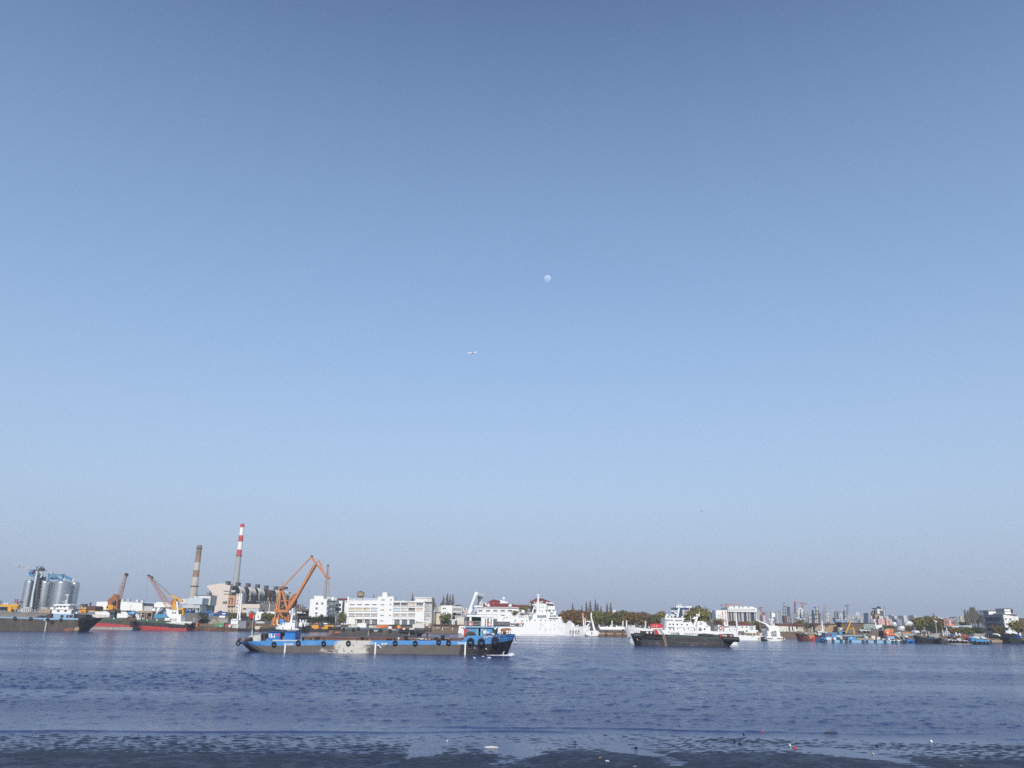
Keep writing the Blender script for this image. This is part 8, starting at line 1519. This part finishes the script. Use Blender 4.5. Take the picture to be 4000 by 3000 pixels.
    for i,(u,v) in enumerate(((680,1180),(870,1182),(958,1182),(1088,1180),(1152,1188),(1200,1174))): tag(obj('fender_tyre',me,None,P(u,v,D-.3)),'black tyre, '+ORD[i]+' on the right end of the light blue barge','tyre','tyre fenders along the light blue barge')
    s = t; s.p('white_strip','ship_white',MB().bx(D-.05,1.2,790,1110,1138,1158)); s.p('grey_house','light_blue',MB().pr(D+1,4,[(745,1110),(760,1052),(890,1050),(925,1095),(900,1112)])); s.p('dark_block','dark_concrete',MB().pr(D+1.5,4,[(890,1140),(960,1085),(1060,1090),(1090,1140)])); s.p('ball','ship_white',[ball(MB(),u,v,D+1,r) for u,v,r in ((772,1128,22),(488,1134,12))]); s.p('black_hopper','black',MB().pr(D+2,3,[(575,1105),(600,1060),(680,1050),(700,1100)])); s.p('gangway','cream',MB().bar(D+1,905,970,1035,1080,.5)); s.p('pile','tan',MB().bx(D+3,1,1122,1158,990,1140)); s.p('rail','offwhite',MB().bx(D+3,.2,880,1240,1044,1050))
    # orange tug
    Dt = D+11
    t = T('tugboat','orange upperworks tug with a dark bow moored behind the light blue barge','boat',P(780,1100,Dt)); t.p('upper_house','life_orange',MB().pr(Dt,5,[(655,960),(665,905),(820,905),(830,870),(870,850),(885,870),(880,960)])); t.p('funnel','life_orange',MB().pr(Dt-.1,5.2,[(826,905),(834,872),(872,848),(884,870),(880,960),(828,955)])); t.p('bridge','cream',MB().bx(Dt+.5,4,690,790,866,905)); t.p('bridge_window','window_grey',[MB().bx(Dt+.4,.2,u,u+22,876,892) for u in (705,740)]); t.p('lower_house','life_orange',MB().pr(Dt-.3,5,[(700,970),(880,970),(985,1040),(740,1055)])); t.p('opening','opening',[MB().pr(Dt-.4,.3,[(u,1018),(u+30,1018),(u+50,1048),(u+18,1048)]) for u in (770,830,890)]); t.p('white_mark','ship_white',MB().bx(Dt-.3,.3,722,762,940,972)); t.p('bow','hull_maroon',MB().pr(Dt-.5,5,[(635,910),(665,960),(710,1000),(705,1100),(645,1090)])); t.p('mast','pale_steel',[MB().bx(Dt+1,.3,612,620,820,910),MB().bx(Dt+1,.3,645,652,820,900),MB().bx(Dt+1,.3,612,652,818,825)])
    t = T('lifeboat','orange covered lifeboat on a pale quay shed roof','boat',P(1195,970,440)); t.p('hull','orange',MB().pr(440,3,[(1075,945),(1110,935),(1300,935),(1315,955),(1300,970),(1110,962)])); t.p('cradle','offwhite',MB().pr(440.5,2,[(950,965),(1070,938),(1072,965)]))
    t = T('quay_sheds','weathered grey quay wall and sheds right of the orange tug','wall',P(1250,1100,438)); t.p('wall','tan',[MB().bx(438,4,1240,1470,1035,1130)]); t.p('roof','grey_green',[MB().bx(437,5,950,1240,970,1040),MB().bx(437.4,5,1240,1480,975,1036)]); t.p('gate','brown_wall',MB().bx(437.8,.3,1285,1385,1040,1095)); t.p('white_gear','ship_white',[MB().bx(436,1,1180,1240,1040,1070),ball(MB(),1215,975,437,10)]); t.p('white_tent','ship_white',MB().pr(437,4,[(1420,955),(1430,915),(1480,900),(1540,935),(1535,960)]))
    Db = DW(1320,1216)
    t = T('small_boat','small bright blue open boat right of the light blue barge','boat',(X(1320,1216,Db),Db,0)); hull(t,Db,4,[(1180,1130,1150,1190,.5,.4),(1220,1128,1150,1220,.9,.8),(1320,1132,1155,1320,1,.9),(1420,1128,1150,1420,.9,.6),(1452,1112,1140,1440,.3,.1)],'blue','barge_blue','rust',.2); t.p('dark_patch','hull_black',MB().pr(Db-.05,.1,[(1265,1205),(1275,1165),(1345,1165),(1360,1205)])); t.p('gear','deep_blue',MB().pr(Db+1,2,[(1180,1130),(1210,1085),(1270,1120),(1280,1135)]))
    Dd = DW(1700,1220)
    t = T('fishing_boat','dark teal hulled boat with a small orange cabin and open wheelhouse frame','boat',(X(1750,1220,Dd),Dd,0)); hull(t,Dd,6,[(1475,1015,1035,1500,.1,.05),(1500,1030,1050,1520,.6,.4),(1640,1065,1085,1640,1,.9),(1900,1085,1110,1900,1,1),(2080,1090,1115,2070,.9,.85)],'hull_black','hull_teal','rust',.3)
    t.p('canopy','dark_concrete',MB().pr(Dd+2,4,[(1500,960),(1760,955),(1900,975),(1900,990),(1500,975)])); t.p('wheelhouse_frame','pale_steel',[MB().bx(Dd+2,.4,u,u+10,895,960) for u in (1580,1690)]+[MB().bx(Dd+2,.4,1575,1700,v,v+10) for v in (895,918)]+[MB().bx(Dd+2.5,.3,1640,1650,825,895),MB().bx(Dd+2.5,.3,1620,1668,825,834)]); t.p('post','ship_white',[MB().bx(Dd+1,.4,u,u+w,v,1035) for u,w,v in ((1690,18,985),(1580,16,990),(1960,16,1000),(1760,10,930))]); t.p('teal_cover','teal',[MB().pr(Dd+1,2,[(1625,1095),(1640,1090),(1720,1095),(1725,1130),(1640,1128)]),MB().pr(Dd+1.4,2,[(1760,1050),(1890,1045),(1880,1090),(1780,1105)])]); t.p('cabin','life_orange',MB().bx(Dd+.6,3,1905,2010,1072,1122)); t.p('cabin_roof','offwhite',MB().bx(Dd+.3,3.5,1895,2015,1062,1074)); t.p('white_sheet','offwhite',MB().bx(Dd+2.5,2,1780,1890,1036,1048)); t.p('back_wall','concrete',MB().bx(Dd+8,2,1800,2040,970,1060))
    view(3650,2320,6.32); Dg = DW(700,1240)
    t = T('work_barge','long grey work barge crowded with pale gear, left of the blue stern','barge',(X(600,1240,Dg),Dg,0)); hull(t,Dg,7,[(140,1125,1145,160,.4,.3),(180,1140,1160,200,.9,.8),(500,1160,1180,500,1,1),(900,1180,1198,900,1,1),(1060,1185,1205,1060,1,1)],'hull_dark','hull_dark','dark_concrete',.2); t.p('waterline','offwhite',MB().pr(Dg-.05,.1,[(300,1232),(600,1228),(940,1238),(940,1246),(600,1242)]))
    for i,(u0,u1,v0,v1) in enumerate(((330,420,1110,1160),(400,545,1130,1170),(552,670,1090,1160),(680,830,1140,1180),(800,900,1165,1190))): t.p('pale_cover','tarp_white',MB().pr(Dg+.8,3,[(u0,v1),(u0+6,v0+8),((u0+u1)/2,v0),(u1-10,v0+12),(u1,v1)]))
    t.p('teal_cover','teal',MB().pr(Dg+.6,2,[(225,1160),(235,1120),(300,1130),(310,1165)])); t.p('wheelhouse','offwhite',MB().bx(Dg+3,3,205,390,965,985).bx(Dg+3,3,275,370,920,930),kind='stuff'); t.p('frame_post','ship_white',[MB().bx(Dg+3,.4,u,u+14,v,1040) for u,v in ((205,880),(228,985),(370,985),(275,925),(360,925),(308,830))]); t.p('canopy','dark_concrete',MB().bx(Dg+2.5,4,210,560,1030,1046)); t.p('blue_gear','blue',MB().bx(Dg+2,2,400,500,1005,1036)); t.p('yellow_gear','orange',MB().bx(Dg+1.5,2,465,540,1045,1075)); t.p('arch','opening',MB().pr(Dg+1.2,2,[(535,1100),(540,1060),(585,1045),(630,1060),(640,1100)])); t.p('white_davit','ship_white',[MB().pr(Dg+3,.5,[(525,1020),(525,960),(545,945),(580,1040),(565,1045),(545,985),(540,1030)]),MB().pr(Dg+3,.5,[(600,1000),(610,970),(640,980),(655,1040),(640,1045),(630,1000),(615,1010)])]); t.p('red_roof','brick_red',MB().pr(Dg+3,4,[(685,1040),(720,1015),(765,990),(820,1030),(820,1045)])); t.p('red_post','brick_red',[MB().bx(Dg+3.2,.5,u,u+12,1040,1120) for u in (735,765,800)]); t.p('rust_cabin','roof_maroon',MB().bx(Dg+2,3,830,920,1090,1180)); t.p('grey_stack','dark_concrete',MB().pr(Dg+2.4,3,[(400,1125),(410,1060),(520,1070),(540,1120)]))
    me = tyre_mesh(.42,.17)
    for i,(u,v) in enumerate(((408,1168),(490,1175),(575,1175),(705,1185),(780,1190),(910,1200),(1000,1198))): tag(obj('fender_tyre',me,None,P(u,v,Dg-.25)),'dark tyre, '+ORD[i]+' on the grey work barge at right','tyre','tyre fenders along the grey work barge')
    t = T('blue_stern_boat','bright blue boat stern with tyres, rightmost of the moored boats','boat',(X(1200,1240,Dg-1),Dg-1,0)); d = Dg-1; hull(t,d,6,[(1020,1120,1180,1030,1,1),(1280,1125,1190,1280,1,1),(1380,1160,1195,1370,1,.9),(1425,1168,1200,1395,.6,.3)],'hull_dark','cabin_blue','rust',.2); t.p('deckhouse','cabin_blue',MB().pr(d+1,4,[(918,1165),(920,1085),(1010,1075),(1030,1110),(1030,1170)])); t.p('dark_stack','deep_blue',MB().bx(d+1.5,3,845,935,1120,1175)); t.p('white_roof','offwhite',[MB().pr(d+2,3,[(940,1080),(1000,1040),(1110,1060),(1118,1110),(1000,1090)]),MB().pr(d+2,3,[(1150,1080),(1180,1040),(1300,1090),(1310,1115),(1160,1100)])]); t.p('cover','grey_green',MB().bx(d+2.5,2,970,1080,1030,1060)); t.p('gear','salmon',MB().pr(d+1,3,[(1300,1110),(1340,1110),(1385,1140),(1330,1160)]))
    for i,u in enumerate((1085,1140,1235,1325)): tag(obj('fender_tyre',me,None,P(u,1205,d-.25)),'dark tyre, '+ORD[i]+' on the bright blue stern at right','tyre','tyre fenders on the blue stern')
    # dark boats at the right edge
    Dr = DW(2000,1228)
    t = T('dark_boat','dark shaded boat with a blue tarpaulin cut by the right edge of the photo','boat',(X(2050,1228,Dr),Dr,0)); hull(t,Dr,8,[(1868,1100,1130,1890,.9,.8),(1920,1095,1125,1930,1,1),(2160,1125,1150,2150,1,1),(2300,1190,1200,2250,.8,.7)],'hull_black','hull_black','dark_concrete',.3); t.p('tarpaulin','deep_blue',heap(MB(),Dr+1,6,[(1985,1000),(2040,970),(2120,985),(2230,1040),(2330,1090)],1090,4,sub=3)); t.p('cabin','hull_black',MB().pr(Dr+1.5,5,[(1870,1100),(1880,990),(1990,985),(2090,1060),(2200,1110)])); t.p('pale_plate','light_blue',MB().pr(Dr+.8,.5,[(2120,1065),(2160,1060),(2175,1078),(2130,1082)]))
    t = T('slipway','dark boat ramp and hauled-out white boats under the dome shaped tree','ramp',P(1500,1120,405)); t.p('ramp','dark_concrete',MB().pr(405,6,[(1320,1120),(1330,1010),(1370,1000),(1400,1060),(1740,1070),(1880,1100),(1880,1130)])); t.p('dark_hull','hull_black',MB().pr(404,4,[(1375,1065),(1380,985),(1480,1000),(1640,1050),(1720,1060),(1730,1080)])); t.p('white_boat','ship_white',MB().pr(403.5,1.5,[(1455,1000),(1490,982),(1560,980),(1620,1005),(1630,1050),(1600,1040),(1560,1005)])); t.p('shed','dark_concrete',MB().bx(404,4,1730,1850,965,1060)); t.p('shed_window','dark_steel',MB().bx(403.9,.2,1750,1810,985,1030)); t.p('grey_roof','concrete',MB().pr(408,4,[(980,1020),(990,975),(1360,985),(1400,1060),(1200,1060)])); t.p('mud_slope','tan',MB().pr(403,3,[(1400,1135),(1860,1140),(1880,1200),(1430,1200)]))
build_right_boats()

# ================================================================== moon, aircraft, smoke, litter, air
def build_sky_things():
    view(2080, 1040, 18.43)
    # the daytime moon: a sphere lit by the sun; the blue air in front of it shows through its dark part
    m = bpy.data.materials.new('moonlit'); m.use_nodes = True; N = m.node_tree.nodes; L = m.node_tree.links; N.clear()
    o = N.new('ShaderNodeOutputMaterial'); ad = N.new('ShaderNodeAddShader'); tr = N.new('ShaderNodeBsdfTransparent'); df = N.new('ShaderNodeBsdfDiffuse'); mx = N.new('ShaderNodeMixShader'); g = N.new('ShaderNodeNewGeometry'); n = N.new('ShaderNodeTexNoise'); r = N.new('ShaderNodeValToRGB'); tc = N.new('ShaderNodeTexCoord')
    n.inputs['Scale'].default_value = .02; n.inputs['Detail'].default_value = 4; L.new(tc.outputs['Object'], n.inputs['Vector']); L.new(n.outputs[0], r.inputs[0]); r.color_ramp.elements[0].position = .4; r.color_ramp.elements[0].color = (.14, .13, .11, 1); r.color_ramp.elements[1].position = .6; r.color_ramp.elements[1].color = (.25, .23, .19, 1)
    L.new(r.outputs[0], df.inputs[0]); L.new(tr.outputs[0], ad.inputs[0]); L.new(df.outputs[0], ad.inputs[1]); L.new(g.outputs['Backfacing'], mx.inputs[0]); L.new(ad.outputs[0], mx.inputs[1]); L.new(tr.outputs[0], mx.inputs[2]); L.new(mx.outputs[0], o.inputs[0]); MATS['moonlit'] = m
    D = 22000; c = P(1090, 900, D); b = MB(); b.sph((0, 0, 0), 13.6/FPX*math.hypot(D, c[2])*1.02, n=40, k=24)
    me = b.mesh('moon', ['moonlit']); o = obj('moon', me, None, c); tag(o, 'pale gibbous moon high in the blue afternoon sky', 'moon')
    # airliner, nose to the left, slightly nose-down
    view(1750, 1300, 11.06); D = 2600; q = P(1030, 880, D); L_ = 410*mpp(D)
    t = T('airliner', 'small white twin engined airliner flying left, below the moon', 'airplane', q)
    def body(name, mat, mb): o = obj(name, mb.mesh(name, [mat]), t.o); return o
    b = MB(); pr_ = [(-.5, .004), (-.485, .02), (-.45, .05), (-.38, .062), (.15, .062), (.3, .046), (.42, .02), (.5, .006)]
    v = []; n = 14
    for xx, rr in pr_:
        for i in range(n): a = 6.283*i/n; v.append((xx*L_, rr*L_*math.cos(a), rr*L_*math.sin(a)+(.03*L_*max(0, xx-.1))))
    b.add(v, [(j*n+i, j*n+(i+1) % n, (j+1)*n+(i+1) % n, (j+1)*n+i) for j in range(len(pr_)-1) for i in range(n)], True); body('fuselage', 'ship_white', b)
    for s in (-1, 1):
        b = MB(); w = [(-.1, s*.04, -.02), (.08, s*.04, -.02), (.16, s*.46, .03), (.1, s*.46, .03)]; b.add([(x*L_, y*L_, z*L_) for x, y, z in w]+[(x*L_, y*L_, (z-.012)*L_) for x, y, z in w], [(0, 1, 2, 3), (7, 6, 5, 4), (0, 4, 5, 1), (1, 5, 6, 2), (2, 6, 7, 3), (3, 7, 4, 0)]); body('wing', 'pale_steel', b)
        b = MB(); w = [(.38, s*.02, .02), (.47, s*.02, .02), (.51, s*.17, .03), (.47, s*.17, .03)]; b.add([(x*L_, y*L_, z*L_) for x, y, z in w]+[(x*L_, y*L_, (z-.01)*L_) for x, y, z in w], [(0, 1, 2, 3), (7, 6, 5, 4), (0, 4, 5, 1), (1, 5, 6, 2), (2, 6, 7, 3), (3, 7, 4, 0)]); body('tailplane', 'ship_white', b)
        b = MB(); b.wtube((-.09*L_, s*.16*L_, -.045*L_), (.02*L_, s*.16*L_, -.04*L_), .028*L_, .02*L_, 10); body('engine', 'grey', b)
    b = MB(); w = [(.34, 0, .04), (.47, 0, .03), (.53, 0, .19), (.47, 0, .19)]; b.add([(x*L_, -.008*L_, z*L_) for x, y, z in w]+[(x*L_, .008*L_, z*L_) for x, y, z in w], [(0, 1, 2, 3), (7, 6, 5, 4), (0, 4, 5, 1), (1, 5, 6, 2), (2, 6, 7, 3), (3, 7, 4, 0)]); body('tail_fin', 'ship_white', b)
    t.o.rotation_euler = (R(13), R(-7), R(7))
    view(2680, 1960, 18.43); D = 6000; q = P(1120, 712, D); k = mpp(D); t = T('distant_airplane', 'tiny dark far aircraft seen head on, low over the right half', 'airplane', q)
    for s in (-1, 1): obj('wing', MB().wbar((0, 0, -8*k), (s*88*k, 12*k, 14*k), 16*k, 30*k).mesh('wing', ['grey']), t.o)
    obj('fuselage', MB().sph((0, 0, -6*k), 20*k, sy=6).mesh('fuselage', ['grey']), t.o)
    # steam above the silos
    vm = bpy.data.materials.new('steam'); vm.use_nodes = True; N = vm.node_tree.nodes; L = vm.node_tree.links; N.clear(); o = N.new('ShaderNodeOutputMaterial'); pv = N.new('ShaderNodeVolumePrincipled'); pv.inputs['Color'].default_value = (.97, .97, .97, 1); pv.inputs['Anisotropy'].default_value = -.28; n = N.new('ShaderNodeTexNoise'); tc = N.new('ShaderNodeTexCoord'); n.inputs['Scale'].default_value = .45; n.inputs['Detail'].default_value = 4; mr = N.new('ShaderNodeMapRange'); mr.inputs[1].default_value = .45; mr.inputs[2].default_value = .75; mr.inputs[4].default_value = .55
    L.new(tc.outputs['Object'], n.inputs['Vector']); L.new(n.outputs[0], mr.inputs[0]); L.new(mr.outputs[0], pv.inputs['Density']); L.new(pv.outputs[0], o.inputs['Volume']); MATS['steam'] = vm
    view(0, 2180, 5.53)
    t = T('steam_plume', 'thin white wisp of steam drifting left from the silo tops', 'smoke', P(600, 360, 585)); 
    for u, v, r in ((585, 320, 1.3), (585, 245, 1.9), (545, 270, 1.3), (460, 150, 2.3), (420, 175, 1.4), (505, 200, 1.1)): t.p('puff', 'steam', MB().sph(P(u, v, 585), r*1.15, sx=1.15, sz=1.0, n=14, k=10))
build_sky_things()

def build_litter():
    view(0, 0, 1); rnd = random.Random(12)
    def on_mud(u, v, z=.06): D = DW(u, v, z); q = P(u, v, D); return (q[0], q[1], z), D
    def lump(name, lab, cat, mat, u, v, w, h, seed, dep=.25):
        (x, y, z), D = on_mud(u, v); k = mpp(D)*.8; r = random.Random(seed); b = MB(); n = 9
        top = [(x+w*k*(i/(n-1)-.5), z+h*k*(math.sin(math.pi*i/(n-1))**.6)*r.uniform(.6, 1)) for i in range(n)]
        vv = [(a, y-dep*r.uniform(.3, .6), z-.05) for a, c in top]+[(a, y+r.uniform(-.06, .06), c) for a, c in top]+[(a, y+dep*r.uniform(.3, .6), z-.05) for a, c in top]
        b.add(vv, [(i, i+1, n+i+1, n+i) for i in range(n-1)]+[(n+i, n+i+1, 2*n+i+1, 2*n+i) for i in range(n-1)]); return solo(name, lab, cat, mat, b)
    lump('red_bag', 'crumpled red plastic bag lying on the wet mud at right', 'bag', 'signal_red', 3103, 2920, 14, 7, 1); lump('red_scrap', 'tiny red scrap at the water edge right of centre', 'litter', 'signal_red', 2978, 2858, 7, 6, 2); lump('white_scrap', 'small white scrap just left of the red plastic bag', 'litter', 'ship_white', 3085, 2910, 7, 7, 3); lump('white_scrap', 'small white scrap far right on the wet mud', 'litter', 'ship_white', 3637, 2895, 9, 7, 4); lump('foam_board', 'long pale broken foam board on the mud at bottom centre', 'foam board', 'tarp_white', 1920, 2918, 58, 4, 5, .25)
    lump('driftwood', 'dark driftwood log lying in the shallows right of centre', 'log', 'hull_dark', 3245, 2862, 60, 5, 6, .3); lump('white_scrap', 'bright white dot left of the foam board', 'litter', 'ship_white', 1747, 2893, 5, 5, 7); lump('dark_stone', 'small dark stone on the mud left of the red bag', 'stone', 'black', 2869, 2896, 7, 5, 8); lump('dark_stone', 'flat dark stone on the mud right of the foam board', 'stone', 'black', 2484, 2920, 14, 5, 9); lump('leaf_litter', 'yellow green scrap near the bottom right of centre', 'litter', 'yellow', 2345, 2962, 12, 6, 10); lump('white_scrap', 'pale bottle like scrap near the bottom right of centre', 'bottle', 'offwhite', 2372, 2974, 20, 6, 11); lump('dry_reeds', 'patch of tan dry stalks at the bottom right of centre', 'reeds', 'tan', 2470, 2994, 70, 4, 12, .4); lump('dark_stick', 'short dark stick standing in the shallows', 'stick', 'black', 2247, 2908, 4, 20, 13, .05); lump('pale_scrap', 'pale scrap on the dark mud right of the red bag', 'litter', 'cream', 3410, 2943, 8, 4, 14); lump('dark_stone', 'small dark stone right of the red bag', 'stone', 'black', 3424, 2912, 9, 4, 15); lump('brown_stone', 'brown stone near the bottom right corner', 'stone', 'tan', 3755, 2994, 16, 6, 16); lump('dark_stone', 'tiny dark stone left of the red scrap', 'stone', 'black', 2905, 2868, 6, 5, 17); lump('dark_stone', 'dark flat stone left of the red plastic bag', 'stone', 'black', 2890, 2904, 14, 4, 18)
build_litter()

# ------------------------------------------------------------------ the air itself
def build_haze():
    m = bpy.data.materials.new('haze'); m.use_nodes = True; N = m.node_tree.nodes; L = m.node_tree.links; N.clear()
    o = N.new('ShaderNodeOutputMaterial'); v = N.new('ShaderNodeVolumePrincipled'); v.inputs['Color'].default_value = (.80, .88, 1, 1); v.inputs['Density'].default_value = HAZE; v.inputs['Anisotropy'].default_value = .0
    L.new(v.outputs[0], o.inputs['Volume'])
    b = MB().box(-6000, 6000, -400, 12500, -4, 150); me = b.mesh('haze', [m]); h = obj('haze', me); h['kind'] = 'stuff'
HAZE = 1.9e-4
build_haze()
